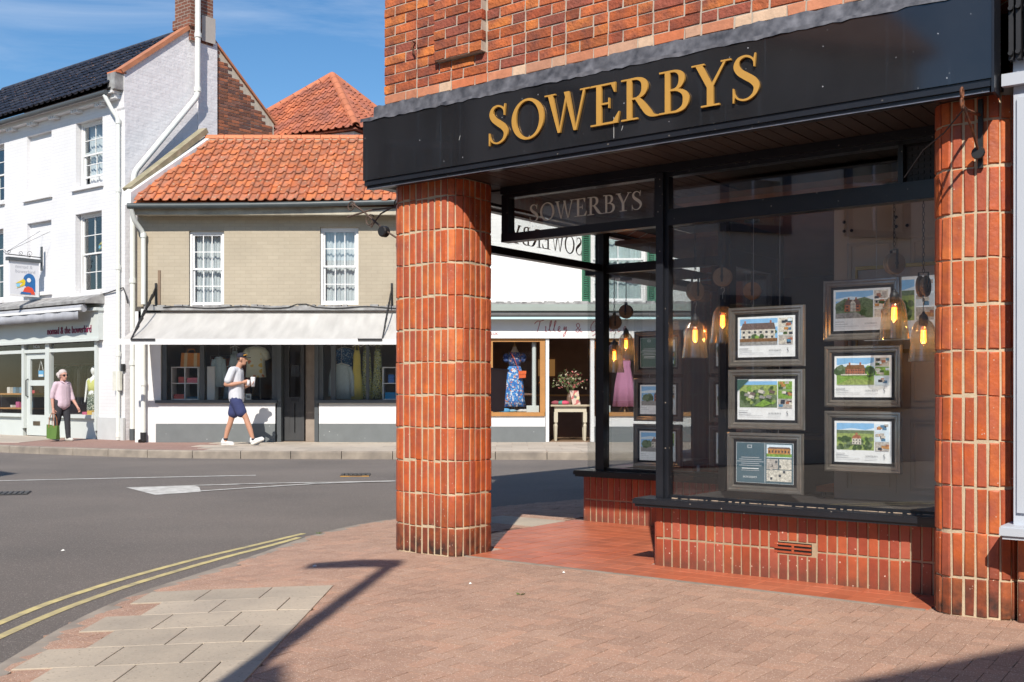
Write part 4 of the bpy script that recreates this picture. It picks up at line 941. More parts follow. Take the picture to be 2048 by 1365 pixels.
# ---------------------------------------------------------------- pale grey shop next door on the right
NB = thing('neighbour_shop', 'pale blue grey painted shopfront at the right edge', 'shop', tuple(sp(4.178, 0, 0)), FA)
pale = M('pale_grey_paint', (.50, .54, .60), .5, .05, 2)
m = MB(); m.box(.002, .20, -.03, .30, .50, 2.66); m.box(.02, .18, -.045, -.031, .56, 2.6); m.build('door_case', pale, NB)
m = MB(); nosing(m, -.03, 3.2, -.13, .3, .435, .50); m.build('sill', pale, NB)
m = MB(); m.box(.201, 3.2, .06, .3, .5, .6); m.box(.201, 3.2, .06, .3, 2.5, 2.66); m.box(1.6, 1.68, .06, .3, .6, 2.5); m.box(3.12, 3.2, .06, .3, .6, 2.5); m.build('window_frame', pale, NB)
pane(.202, 1.599, .15, .156, .601, 2.499, NB); pane(1.681, 3.119, .15, .156, .601, 2.499, NB)
m = MB(); m.box(.0, 3.3, -.03, .3, 2.665, 3.30); m.box(-.045, 3.3, -.07, -.031, 2.66, 2.72); m.box(-.03, 3.3, -.09, .3, 3.301, 3.36); m.build('fascia', pale, NB)
nst = [brick_mesh('soldier_brick', .055, .21, .05, .006, sold_mat, .002, 90)]
m = MB(); m.box(.0, 3.2, .068, .3, -.03, .434); m.build('stall_riser', mortar_light, NB)
for i in range(14):
    for j in range(2): link('soldier_brick', nst[0], NB, mat=Matrix.Translation((.03 + i * .0645, .06, .10 + .222 * j)))
m = MB(); m.box(.0, 3.3, .0, .3, 3.361, 6.2); m.box(3.2, 3.3, .3, 6, 0, 6.2); m.box(0.0, 3.2, 5.9, 6, 0, 6.2); m.box(0, 3.2, .31, 5.9, 3.0, 3.05); m.build('wall', M('neighbour_render', (.62, .60, .56), .85, .06, 2), NB)
m = MB(); m.box(.0, 3.2, 2.5, 2.6, 0, 3.0); m.build('inner_wall', dark_in, NB)
m = MB(); m.add([(0, -.3, 6.2), (3.4, -.3, 6.2), (3.4, 6.2, 6.2), (0, 6.2, 6.2), (0, 3, 7.8), (3.4, 3, 7.8)], [(0, 1, 5, 4), (2, 3, 4, 5), (3, 0, 4), (1, 2, 5), (0, 3, 2, 1)]); m.build('roof', MATS['shop_roof_tiles'], NB)
t = thing('folded_sign_bracket', 'black ribbed folding metal bracket fixed on the pale grey fascia', 'bracket', tuple(sp(4.178, -.03, 2.78)), FA)
m = MB(); m.box(.00, .16, -.012, -.001, .02, .5); m.build('back_plate', iron, t)
for i in range(5): m = MB(); m.box(-.01 + i * .036, .012 + i * .036, -.05 - (i % 2) * .012, -.0125, .0, .52); m.lathe([(.011, -.014), (.014, 0), (.011, .01)], 10, (.001 + i * .036, -.055 - (i % 2) * .012, .03), 0, 'y'); m.lathe([(.011, -.014), (.014, 0), (.011, .01)], 10, (.001 + i * .036, -.055 - (i % 2) * .012, .25), 0, 'y'); m.build('rib', iron, t)

# ---------------------------------------------------------------- behind the camera: what the glass reflects and what throws the shadows
OP = thing('opposite_house', 'cream rendered house across the road, seen only as a reflection', 'house', (-8.35, 3.0, 0), 0)
cream_r = M('cream_render', (.70, .65, .57), .85, .05, 2); sur = M('dark_window_surround', (.10, .105, .12), .6)
hl = []
for i in range(4):
    for z in (1.0, 3.9): hl.append((-4.4 + i * 2.3, -3.4 + i * 2.3, z, z + 1.6))
m = MB(); walls(m, -5.2, 5.0, -.03, 6.6, 0, .3, hl); mm = MB(); mm.v = [(-y, x, z) for x, y, z in m.v]; mm.f = m.f; mm.m = m.m; mm.build('wall', cream_r, OP)
m = MB(); m.box(-5.0, -.301, -5.2, -4.9, -.03, 6.6); m.box(-5.0, -.301, 4.7, 5.0, -.03, 6.6); m.box(-5.3, -5.0, -5.2, 5, -.03, 6.6); m.box(-.9, -.6, -4.8, 4.6, 0, 6.5); m.build('wall', cream_r, OP)
for h_ in hl:
    m = MB(); m.box(.001, .05, h_[0] - .14, h_[0], h_[2] - .12, h_[3] + .14); m.box(.001, .05, h_[1], h_[1] + .14, h_[2] - .12, h_[3] + .14); m.box(.001, .05, h_[0], h_[1], h_[3], h_[3] + .14); m.box(.001, .07, h_[0], h_[1], h_[2] - .12, h_[2]); wd = m.build('window', sur, OP)
    m = MB(); m.box(-.12, -.08, h_[0], h_[1], (h_[2] + h_[3]) / 2 - .03, (h_[2] + h_[3]) / 2 + .03); m.box(-.12, -.08, (h_[0] + h_[1]) / 2 - .02, (h_[0] + h_[1]) / 2 + .02, h_[2], (h_[2] + h_[3]) / 2 - .031); m.box(-.12, -.08, (h_[0] + h_[1]) / 2 - .02, (h_[0] + h_[1]) / 2 + .02, (h_[2] + h_[3]) / 2 + .031, h_[3]); m.build('sash', white_paint, wd)
    m = MB(); m.box(-.105, -.099, h_[0], h_[1], h_[2], h_[3]); m.build('pane', glass_far, wd)
m = MB(); m.add([(.35, -5.4, 6.6), (.35, 5.2, 6.6), (-5.5, 5.2, 6.6), (-5.5, -5.4, 6.6), (-2.6, -5.4, 9.0), (-2.6, 5.2, 9.0)], [(0, 1, 5, 4), (2, 3, 4, 5), (3, 0, 4), (1, 2, 5), (0, 3, 2, 1)]); m.build('roof', MATS['shop_roof_tiles'], OP)
def caster(label, cx_, cy_, ang, W, D, Hh, ridge):
    t = thing('house', label, 'house', (cx_, cy_, 0), ang); m = MB(); m.box(-W, 0, -D, 0, -.03, Hh); m.build('wall', cream_r, t)
    m = MB(); m.add([(-W, .15, Hh + .005), (0.0, .15, Hh + .005), (0, -D - .15, Hh + .005), (-W, -D - .15, Hh + .005), (-W, -D / 2, ridge), (0, -D / 2, ridge)], [(0, 1, 5, 4), (2, 3, 4, 5), (3, 0, 4), (1, 2, 5), (0, 3, 2, 1)]); m.build('roof', MATS['shop_roof_tiles'], t)
    for i in range(max(1, int(W / 2.2))):
        m = MB(); a = -W + .7 + i * 2.2; m.box(a, a + 1.0, .002, .04, Hh - 2.2, Hh - .7); m.build('window', sur, t)
    return t
for k, (x_, w_, h_) in enumerate(((-16, 9, 7.0), (-7, 8, 6.4), (1.2, 9, 7.4), (10.4, 9, 6.6))):
    caster(('tall', 'low', 'tallest', 'plain')[k] + ' house of the terrace far behind the viewpoint', x_ + w_, -15.0, 0, w_ - .05, 7.0, h_, h_ + 2.0)
ct = 1 / math.tan(R(SUN_EL)); sx_, sy_ = math.sin(R(SUN_AZ)) * ct, math.cos(R(SUN_AZ)) * ct
def back(X, Y, H): return X - sx_ * H, Y - sy_ * H
a_ = math.atan2(.69, 1.117); q = back(2.42, 4.80, 6.2); caster('house behind the viewpoint whose eaves shade the lower right pavement', q[0] + 6 * math.cos(a_), q[1] + 6 * math.sin(a_), a_, 7.6, 6.0, 6.2, 7.6)
q = back(-.97, 4.66, 7.2); t = thing('gable', 'gabled bay behind the viewpoint shading the lower left slabs', 'house', (q[0], q[1], 0), 0)
m = MB(); m.prism([(-.75, -.03), (.55, -.03), (.55, 6.55), (.30, 6.75), (.22, 6.6), (0, 7.2), (-.75, 5.6)], lambda u, v, d: (u, -d, v), 0, 2.2); m.build('wall', cream_r, t)
# street lamp: only its shadow is in the picture
q = back(-.80, 7.30, 6.0); t = thing('street_lamp', 'tall street lamp behind the viewpoint casting the hooked shadow on the paving', 'street lamp', (q[0], q[1], -.03), 0)
m = MB(); m.tube([(0, 0, 0), (0, 0, 1.2)], .085, 14); m.tube([(0, 0, 1.2), (0, 0, 5.95)], [.06, .05], 12); m.build('column', M('lamp_grey', (.2, .21, .21), .5, metal=.4), t)
m = MB(); m.tube([(0, 0, 5.93), (-.10, 0, 6.02)], .045, 10); m.build('arm', MATS['lamp_grey'], t)
m = MB(); m.prism([(.07, 5.98), (.05, 6.07), (-.3, 6.10), (-.58, 6.02), (-.58, 5.99), (-.3, 5.97)], lambda u, v, d: (u, d, v), -.11, .11); m.build('lantern', MATS['lamp_grey'], t)
# litter bin by the kerb beyond the pillar
t = thing('litter_bin', 'dark grey litter bin on a post beyond the left pillar', 'bin', (-.36, 10.95, pz(-.36, 10.95)), .2)
m = MB(); m.tube([(0, 0, 0), (0, 0, 1.5)], .03, 10); m.build('post', iron, t)
bn = M('bin_grey_plastic', (.20, .205, .21), .5, .1, 5)
m = MB(); m.add([(.04, -.13, 1.0), (.26, -.13, 1.0), (.26, .13, 1.0), (.04, .13, 1.0), (.03, -.15, 1.43), (.29, -.15, 1.40), (.29, .15, 1.40), (.03, .15, 1.43)], [(0, 3, 2, 1), (0, 1, 5, 4), (1, 2, 6, 5), (2, 3, 7, 6), (3, 0, 4, 7), (4, 5, 6, 7)]); m.build('body', bn, t)
m = MB(); m.tube([(.025, -.155, 1.44), (.295, -.155, 1.41), (.295, .155, 1.41), (.025, .155, 1.44)], .014, 8, 0, True); m.build('rim', bn, t)
# ---------------------------------------------------------------- shared pieces for the houses across the road
white_brick = M('white_painted_brick', (.73, .73, .745), .75, .05, 1.5, brick=(.23, .076, .006, (.66, .66, .67)), c2=(.72, .72, .73))
white_rough = M('white_gable_paint', (.70, .69, .71), .85, .05, 4, bump=.5, bscale=7, bumpd=.03, brick=(.23, .076, .008, (.66, .65, .67)), c2=(.72, .71, .73))
beige_brick = M('beige_painted_brick', (.42, .362, .272), .85, .11, 1.2, brick=(.23, .076, .006, (.38, .327, .245)), c2=(.435, .377, .285))
white_wall = M('white_masonry', (.71, .71, .71), .75, .06, 2.5, bump=.2, bscale=20)
grey_plinth = M('grey_plinth_paint', (.15, .165, .17), .75, .12, 3, speck=((.6, .6, .6), 35, .99))
sage = M('pale_sage_paint', (.56, .60, .58), .55, .05, 2)
grey_join = M('charcoal_joinery', (.075, .085, .092), .45, .08, 4)
lead_old = M('weathered_lead', (.36, .36, .35), .65, .25, 5, c2=(.18, .17, .17), c2amt=.35, c2scale=6)
sash_glass = glass_mat('sash_glass', (.90, .93, .93), 1.5, 1.6)
curtain = M('net_curtain', (.70, .70, .72), .9, .05, 8)
room_dark = M('room_dark', (.10, .10, .115), .9, .1, 1)
room_mid = M('shop_wall_plum', (.20, .13, .13), .8, .1, 1)
room_warm = M('shop_wall_warm', (.17, .10, .07), .8, .2, 2)
floor_wood = M('shop_floor_wood', (.20, .13, .08), .6, .2, 4)
pipe_w = M('white_pipe', (.72, .74, .70), .5, .05, 5)
tile_or = M('orange_pantile', (.58, .165, .052), .78, .18, 9, rnd=.16, alt=[(.54, .145, .048), (.62, .19, .062), (.48, .135, .055), (.60, .175, .058), (.52, .16, .07)], c2=(.30, .14, .09), c2amt=.20, c2scale=5.5, speck=((.42, .36, .24), 16, .93), bump=.3, bscale=30)
tile_rd = M('red_pantile', (.46, .135, .06), .8, .16, 6, rnd=.12, alt=[(.42, .12, .06), (.50, .155, .07), (.40, .13, .075)], c2=(.26, .10, .07), c2amt=.35, c2scale=2.0)
tile_bk = M('black_pantile', (.022, .023, .030), .28, .2, 6, rnd=.2, alt=[(.028, .028, .036), (.018, .019, .025), (.034, .033, .038)], speck=((.30, .15, .08), 40, .94))
ridge_or = M('orange_ridge_tile', (.60, .19, .085), .75, .12, 5, rnd=.10)
old_brick = M('old_brown_brick', (.21, .085, .05), .9, .15, 12, rnd=.15, alt=[(.15, .062, .042), (.26, .10, .055), (.12, .06, .05), (.32, .11, .055), (.19, .085, .06)], bump=.5, bscale=40)
old_mortar = M('old_mortar', (.46, .41, .34), .95, .15, 10)
stone = M('mossy_coping', (.36, .31, .21), .9, .2, 6, c2=(.24, .22, .13), c2amt=.4, c2scale=5)
def pantile(name, mat, w_=.205, L=.34):
    m = MB(); n = 10; th = .013
    for (y, lift) in ((0, .034), (L, .004)):
        for s in (0, 1):
            for i in range(n + 1):
                t = i / n; z = (-.012 * math.sin(math.pi * t / .6) if t < .6 else .042 * math.sin(math.pi * (t - .6) / .46)); m.v.append((w_ * 1.05 * t, y, z + lift + (th if s else 0)))
    k = n + 1; idx = lambda e, s, i: e * 2 * k + s * k + i
    for i in range(n):
        m.f += [(idx(0, 1, i), idx(0, 1, i + 1), idx(1, 1, i + 1), idx(1, 1, i)), (idx(0, 0, i), idx(1, 0, i), idx(1, 0, i + 1), idx(0, 0, i + 1)), (idx(0, 0, i), idx(0, 0, i + 1), idx(0, 1, i + 1), idx(0, 1, i))]; m.m += [0] * 3
    m.f += [(idx(0, 0, 0), idx(0, 1, 0), idx(1, 1, 0), idx(1, 0, 0)), (idx(0, 0, n), idx(1, 0, n), idx(1, 1, n), idx(0, 1, n))]; m.m += [0, 0]
    me = m.mesh(name, mat); me.polygons.foreach_set('use_smooth', [True] * len(me.polygons))
    try: me.set_sharp_from_angle(angle=R(50))
    except Exception: pass
    return me
def lay_tiles(roof, me, O, ux, us, cols, rows, w_=.205, g=.285, ok=None, name='roof_tile', seed=0):
    O, ux, us = Vector(O), Vector(ux).normalized(), Vector(us).normalized(); n = ux.cross(us).normalized(); rr = random.Random(seed); k = 0
    for r in range(rows):
        for c in range(cols):
            p = O + ux * (c * w_) + us * (r * g)
            ctr = p + ux * w_ * .5 + us * .15
            if ok and not ok(ctr): continue
            mt = Matrix((ux, us, n)).transposed().to_4x4(); mt.translation = p + n * (.012 + rr.uniform(-.003, .004)) + us * (rr.uniform(-.012, .012) - (.03 if rr.random() < .03 else 0)) + ux * rr.uniform(-.006, .006)
            link(name, me, roof, mat=mt @ Matrix.Rotation(rr.uniform(-.035, .035), 4, 'Z')); k += 1
    return k
def ridge_tiles(roof, p, q, mat, L=.45, r=.11):
    p, q = Vector(p), Vector(q); d = q - p; n = max(1, round(d.length / L)); d.normalize(); step = (q - p).length / n; side = d.cross(Vector((0, 0, 1))).normalized(); up = side.cross(d)
    for i in range(n):
        m = MB(); a = p + d * step * i; b = p + d * (step * (i + 1) - .012)
        for e, (c, rr_) in enumerate(((a, r), (b, r * .97))):
            for s in (0, 1):
                for k in range(9):
                    t = math.pi * k / 8; m.v.append(tuple(c + side * math.cos(t) * (rr_ - s * .016) + up * (math.sin(t) * (rr_ - s * .016) - .03)))
        ix = lambda e, s, k: e * 18 + s * 9 + k
        for k in range(8): m.f += [(ix(0, 0, k), ix(0, 0, k + 1), ix(1, 0, k + 1), ix(1, 0, k)), (ix(0, 1, k), ix(1, 1, k), ix(1, 1, k + 1), ix(0, 1, k + 1)), (ix(0, 0, k), ix(0, 1, k), ix(0, 1, k + 1), ix(0, 0, k + 1)), (ix(1, 0, k), ix(1, 0, k + 1), ix(1, 1, k + 1), ix(1, 1, k))]; m.m += [0] * 4
        smooth_angle(m.build('ridge_tile', mat, roof), 40)
def sash(parent, x0, x1, z0, z1, y, cols, rows, open_=0.0, drape=None, fr=.05):
    zm = (z0 + z1) / 2; m = MB()
    m.box(x0, x0 + fr, y, y + .10, z0, z1); m.box(x1 - fr, x1, y, y + .10, z0, z1); m.box(x0 + fr, x1 - fr, y, y + .10, z1 - fr, z1); m.box(x0 + fr, x1 - fr, y - .02, y + .10, z0, z0 + .05)
    wd = m.build('window', white_paint, parent)
    for (a, b, yy, rw) in ((zm - .02, z1 - fr, y + .03, rows), (z0 + .05 + open_, zm + .02 + open_ * .3, y + .06, rows)):
        X0, X1 = x0 + fr, x1 - fr; m = MB(); s = .038
        m.box(X0, X0 + s, yy, yy + .03, a, b); m.box(X1 - s, X1, yy, yy + .03, a, b); m.box(X0 + s, X1 - s, yy, yy + .03, a, a + s); m.box(X0 + s, X1 - s, yy, yy + .03, b - s, b)
        iw, ih = X1 - X0 - 2 * s, b - a - 2 * s; g = .018
        for i in range(1, cols): xx = X0 + s + iw * i / cols; m.box(xx - g / 2, xx + g / 2, yy + .002, yy + .028, a + s, b - s)
        for j in range(1, rw):
            zz = a + s + ih * j / rw
            for i in range(cols): m.box(X0 + s + iw * i / cols + (g / 2 if i else 0), X0 + s + iw * (i + 1) / cols - (g / 2 if i < cols - 1 else 0), yy + .002, yy + .028, zz - g / 2, zz + g / 2)
        m.build('sash', white_paint, wd)
        for i in range(cols):
            for j in range(rw):
                p_ = MB(); p_.box(X0 + s + iw * i / cols + .009, X0 + s + iw * (i + 1) / cols - .009, yy + .012, yy + .016, a + s + ih * j / rw + .009, a + s + ih * (j + 1) / rw - .009); p_.build('pane', sash_glass, wd)
    if drape:
        m = MB(); N = 60; 
        for i in range(N + 1):
            t = i / N; xx = x0 + .05 + (x1 - x0 - .1) * t; yy = y + .17 + .018 * math.sin(t * 52) + .012 * math.sin(t * 23 + 1)
            m.v += [(xx, yy, z0 + .03), (xx + .01 * math.sin(t * 19), yy + .01, zm), (xx, yy, z1 - .03)]
        for i in range(N):
            for j in range(2): a = i * 3 + j; m.f.append((a, a + 3, a + 4, a + 1)); m.m.append(0)
        m.build('curtain', drape, wd, True)
    return wd
def pipe_run(parent, pts, r, mat, name='downpipe', collars=()):
    m = MB(); P = [Vector(p) for p in pts]; out = [P[0]]
    for i in range(1, len(P) - 1):
        a = P[i] + (P[i - 1] - P[i]).normalized() * r * 1.6; b = P[i] + (P[i + 1] - P[i]).normalized() * r * 1.6; out += [a, P[i] * .5 + (a + b) * .25, b]
    out.append(P[-1]); m.tube(out, r, 12); o = smooth_angle(m.build(name, mat, parent), 50)
    for c in collars:
        k = MB(); k.tube([(c[0], c[1], c[2] - .05), (c[0], c[1], c[2] + .05)], r * 1.25, 12); k.build('collar', mat, o)
    return o

# ---------------------------------------------------------------- white three-storey house on the left
WX, WY = -8.4733, 23.70
WH = thing('white_house', 'white painted three-storey house with black pantile roof and sage green shop', 'house', (WX, WY, 0), FA)
wl = lambda x, y, z=0.0: Vector((WX + x * cF - y * sF, WY + x * sF + y * cF, z))
holes = [(-1.93, -.86, 5.86, 7.33), (-6.3, -5.12, 5.9, 7.32), (-1.95, -.89, 3.42, 5.24), (-6.3, -5.16, 3.46, 5.22), (-4.05, -2.96, 5.84, 7.33), (-4.05, -2.97, 3.55, 5.23), (-8.4, -1.0, -.1, 3.0)]
m = MB(); walls(m, -9, -.001, .05, 7.80, 0, .3, holes); m.build('front_wall', white_brick, WH)
for h_ in holes[4:6]:
    m = MB(); m.box(h_[0] - .02, h_[1] + .02, .10, .29, h_[2] - .02, h_[3] + .02); m.build('blind_window', white_brick, WH)
for h_ in holes[:6]:
    m = MB(); m.box(h_[0] - .12, h_[1] + .05, -.07, .08, h_[2] - .09, h_[2] - .005); m.build('window_sill', white_wall, WH)
sash(WH, -1.93 + .03, -.86, 5.862, 7.328, .12, 2, 2, .17, curtain); sash(WH, -6.27, -5.12, 5.902, 7.318, .12, 2, 2); sash(WH, -1.92, -.89, 3.422, 5.238, .12, 2, 2); sash(WH, -6.27, -5.16, 3.462, 5.218, .12, 2, 2)
m = MB(); m.box(-8.9, -.32, .9, 1.0, 3.3, 7.7); m.box(-8.9, -.32, .31, .899, 5.45, 5.5); m.build('inner_wall', room_dark, WH)
# parrot-like bird poster standing in the middle window
t = thing('bird_poster', 'blue, yellow and red bird head cut-out in the first floor window', 'poster', tuple(wl(-1.28, .26, 4.30)), FA)
blu = M('logo_blue', (.015, .13, .36), .6, .02); yel = M('logo_yellow', (.72, .55, .02), .6, .02); red = M('logo_red', (.68, .07, .03), .6, .02)
def bird(parent, s, y0):
    fn = lambda u, v, d: (u * s, y0 - d, v * s)
    m = MB(); m.prism([(.35 + .28 * math.cos(a * R(15)), .62 + .30 * math.sin(a * R(15))) for a in range(0, 13)] + [(.07, .45), (.2, .3), (.63, .1)][::1], fn, 0, .004); m.build('head', blu, parent)
    m = MB(); m.prism([(-.30, .44), (.08, .66), (.16, .58), (.14, .40), (.02, .33), (-.26, .22), (.0, .43), (.04, .5)], fn, .005, .008); m.build('beak', yel, parent)
    m = MB(); m.prism([(.02, .02), (.12, .26), (.28, .34), (.48, .28), (.60, .05), (.60, -.02), (.05, -.02)], fn, .005, .009); m.build('breast', red, parent)
    m = MB(); m.prism([(.32 + .10 * math.cos(a * R(30)), .62 + .10 * math.sin(a * R(30))) for a in range(12)], fn, .010, .012); m.build('eye', white_paint, parent)
    m = MB(); m.prism([(-.18 + .09 * math.cos(a * R(30)), .36 + .08 * math.sin(a * R(30))) for a in range(12)], fn, .010, .012); m.build('berry', M('logo_light_blue', (.25, .62, .82), .6), parent)
    m = MB(); m.prism([(-.10, -.02), (.42, -.02), (.40, .06), (-.02, .08)], fn, .011, .014); m.build('branch', blu, parent)
bird(t, .5, 0)
# cornice with brackets, gutter, roof
m = MB(); m.box(-9, -.15, -.16, -.001, 7.60, 7.70); m.box(-9, -.12, -.24, -.001, 7.701, 7.76); m.build('cornice', white_wall, WH)
for i in range(9):
    for k in range(3): m = MB(); m.box(-.75 - i * .95 - k * .10, -.69 - i * .95 - k * .10, -.15, -.002, 7.53, 7.599); m.build('cornice_block', white_wall, WH)
m = MB(); m.tube([(-9, -.30, 7.71), (-.25, -.30, 7.71)], .055, 10); m.build('gutter', grey_join, WH)
rf = MB(); ey, ez, ry, rz_ = -.30, 7.80, 2.05, 9.72
rf.add([(-9, ey, ez - .02), (-.16, ey, ez - .02), (-.16, ry, rz_ - .02), (-9, ry, rz_ - .02), (-9, 4.4, ez), (-.16, 4.4, ez)], [(0, 1, 2, 3), (3, 2, 5, 4)]); rf = rf.build('roof', tile_bk, WH)
us = Vector((0, ry - ey, rz_ - ez)); pt = pantile('roof_tile', tile_bk, .235)
lay_tiles(rf, pt, (-8.91, ey - .04, ez), (1, 0, 0), us, 37, 10, .235, .295, lambda p: infr(wl(p.x, p.y, p.z), 70), seed=2)
ridge_tiles(rf, (-9, ry, rz_ + .03), (-.2, ry, rz_ + .03), M('dark_ridge_tile', (.05, .05, .06), .6, .2, 5, rnd=.1), .45, .10)
m = MB(); m.box(-9, -.2, ry - .14, ry - .09, rz_ - .10, rz_ - .03); m.build('ridge_bedding', M('ridge_mortar', (.55, .42, .28), .9, .2, 5), rf)
# gable end
m = MB(); m.prism([(.002, .05), (2.43, .05), (2.43, 9.50), (2.25, 9.62), (1.72, 9.62), (-.02, 8.22), (-.02, 7.4), (.002, 7.35)], lambda u, v, d: (d, u, v), 0, -.28); m.build('gable_wall', white_rough, WH)
m = MB(); m.prism([(1.90, 5.6), (2.428, 5.6), (2.428, 9.42), (1.90, 9.3)], lambda u, v, d: (d, u, v), .002, .05); m.build('gable_strip', white_rough, WH)
gb = MB(); gb.prism([(2.431, .05), (4.2, .05), (4.2, 7.86), (2.431, 9.45)], lambda u, v, d: (d, u, v), -.012, -.28); gb = gb.build('gable_brickwork', old_mortar, WH)
ob = [brick_mesh('brick', .222, .064, .05, .004, old_brick, .004, i + 60) for i in range(3)]; oh = [brick_mesh('brick', .105, .064, .05, .004, old_brick, .004, i + 63) for i in range(3)]
rr = random.Random(31); ROT = Matrix.Rotation(R(90), 4, 'Z')
for r in range(34):
    z = 6.75 + r * .0775; y = 2.44; i = r
    while y < 4.17:
        w_ = .23 if i % 2 else .113; i += 1
        if y + w_ > 4.2: w_ = .113
        zmax = 9.42 - (y + w_ - 2.431) * (9.45 - 7.86) / 1.769
        if z + .07 < zmax and y + w_ < 4.22: link('brick', (ob if w_ > .2 else oh)[rr.randrange(3)], gb, mat=Matrix.Translation((0.0 + rr.uniform(-.004, .002), y + w_ / 2, z)) @ ROT)
        y += w_
m = MB(); m.bar((-.12, -.10, 8.17), (-.12, 1.74, 9.66), .34, .09); m.bar((-.13, 2.22, 9.60), (-.13, 4.25, 7.86), .34, .05); m.build('gable_coping', M('red_coping', (.42, .17, .09), .85, .2, 6), WH)
m = MB(); m.box(-.30, -.02, -.24, .0, 7.77, 8.13); m.build('lead_apron', lead_old, WH); m = MB(); m.box(-.34, 0.0, -.22, .04, 8.13, 8.17); m.build('kneeler_tile', ridge_or, WH)
ch = MB(); ch.box(-.52, .06, 1.66, 2.30, 9.3, 12.5); ch.box(-.56, .10, 1.62, 2.34, 9.62, 9.84)
ch.build('chimney', M('chimney_brick', (.15, .062, .042), .9, .15, 6, brick=(.23, .0775, .010, (.30, .25, .21)), c2=(.24, .085, .05)), WH)
m = MB(); m.box(.101, .11, 1.95, 2.33, 9.35, 9.95); m.build('render_patch', M('cement_patch', (.42, .39, .36), .9, .1, 4), WH)
pipe_run(WH, [(.22, 1.76, 12.6), (.20, 1.76, 8.0), (.14, .14, 5.98), (.14, .10, 5.5)], .065, pipe_w, 'soil_pipe', [(.21, 1.76, 9.4), (.20, 1.76, 8.15)])
pipe_run(WH, [(.14, .10, 5.02), (.14, .10, .35)], .062, pipe_w, 'soil_pipe', [(.14, .10, 3.6), (.14, .10, 1.8)])
m = MB(); m.tube([(.14, .10, .36), (.14, .10, .11)], .07, 12); m.build('pipe_foot', grey_join, WH)
pipe_run(WH, [(-.32, -.30, 7.66), (-.22, -.16, 7.32), (-.15, -.07, 7.15), (-.15, -.07, .12)], .045, pipe_w, 'downpipe', [(-.15, -.07, 7.1), (-.15, -.07, 5.6), (-.15, -.07, 3.9), (-.15, -.07, 2.0), (-.15, -.07, .22)])
m = MB(); m.box(-.30, -.02, -.11, -.06, 1.2, 1.62); m.build('meter_box', M('cream_box', (.66, .66, .58), .6), WH)
m = MB(); m.box(-.06, .02, -.06, -.003, 1.62, 1.78); m.build('key_safe', iron, WH)
m = MB(); m.box(-.99, .012, -.05, -.002, .05, .60); m.build('plinth', M('pale_grey_plinth', (.55, .57, .57), .75, .08, 3), WH)
m = MB(); m.tube([(-1.0, -.03, 3.34), (-.6, -.03, 3.37), (-.2, -.05, 3.42), (-.02, -.03, 3.45), (.06, -.02, 3.3), (.1, 0, 3.1)], .014, 6); m.build('cable', iron, WH)
# sage green shopfront
m = MB(); m.box(-8.4, -.83, -.12, -.001, 2.33, 2.98); m.box(-8.4, -.80, -.15, -.1205, 2.31, 2.37); m.box(-8.4, -.80, -.2, -.001, 2.981, 3.05); f_ = m.build('shop_fascia', sage, WH)
link('lettering', text_mesh('lettering', 'nomad & the bowerbird', .235, .006, M('plum_letters', (.22, .015, .06), .5)), f_, mat=Matrix.Translation((-2.93, -.132, 2.51)) @ UP @ Matrix.Diagonal((.80, 1, 1, 1)))
m = MB(); m.add([(-8.4, -.42, 3.20), (-.86, -.42, 3.20), (-.78, .0, 3.38), (-8.4, .0, 3.38), (-8.4, -.42, 3.14), (-.86, -.42, 3.14), (-.78, 0, 3.14), (-8.4, 0, 3.14)], [(0, 1, 2, 3), (0, 4, 5, 1), (1, 5, 6, 2), (4, 7, 6, 5)]); m.build('lead_canopy', lead_old, WH)
m = MB(); m.tube([(-8.4, -.36, 3.03), (-1.02, -.36, 3.03)], .085, 14); m.build('awning_roll', M('awning_grey', (.36, .37, .40), .8), WH)
m = MB(); m.box(-8.4, -1.0, -.47, -.43, 2.98, 3.035); m.build('awning_bar', white_paint, WH)
m = MB(); N = 60; V = []
for i in range(N + 1): x = -8.4 + 7.3 * i / N; V += [(x, -.45 + .012 * math.sin(i * 1.1), 2.979), (x, -.45 + .02 * math.sin(i * 1.1), 2.78), (x, -.444 + .02 * math.sin(i * 1.1), 2.78), (x, -.444 + .012 * math.sin(i * 1.1), 2.979)]
m.add(V, [(i * 4 + j, i * 4 + (j + 1) % 4, i * 4 + 4 + (j + 1) % 4, i * 4 + 4 + j) for i in range(N) for j in range(4)]); m.build('awning_valance', MATS['awning_grey'], WH, True)
m = MB()
for a, b in ((-8.4, -8.3), (-4.20, -4.10), (-3.14, -2.97), (-1.09, -1.001)): m.box(a, b, -.06, .06, .3 if a < -4.15 or a > -3.2 else .12, 2.32)
for a, b in ((-8.3, -4.20), (-4.10, -3.14), (-2.97, -1.09)): m.box(a, b, -.04, .05, 2.10, 2.18)
for a, b in ((-8.3, -4.20), (-2.97, -1.09)): m.box(a, b, -.10, .05, .57, .65); m.box(a, b, -.02, .06, .05, .569)
sf_ = m.build('shopfront', sage, WH)
for a, b in ((-8.299, -4.201), (-2.969, -1.091)): pane(a, b, .0, .006, .651, 2.099, sf_, glass_far); pane(a, b, .0, .006, 2.181, 2.329, sf_, glass_far)
pane(-4.099, -3.141, .0, .006, 2.181, 2.329, sf_, glass_far)
link('door_number', text_mesh('door_number', 'NO.6', .12, .001, white_paint, 'CENTER'), sf_, mat=Matrix.Translation((-3.62, -.004, 2.215)) @ UP)
m = MB(); m.box(-4.09, -3.93, .01, .06, .13, 2.09); m.box(-3.29, -3.15, .01, .06, .13, 2.09); m.box(-3.93, -3.29, .01, .06, .13, .62); m.box(-3.93, -3.29, .01, .06, 1.32, 1.45); m.box(-3.93, -3.29, .01, .06, 1.96, 2.09); d_ = m.build('shop_door', sage, WH)
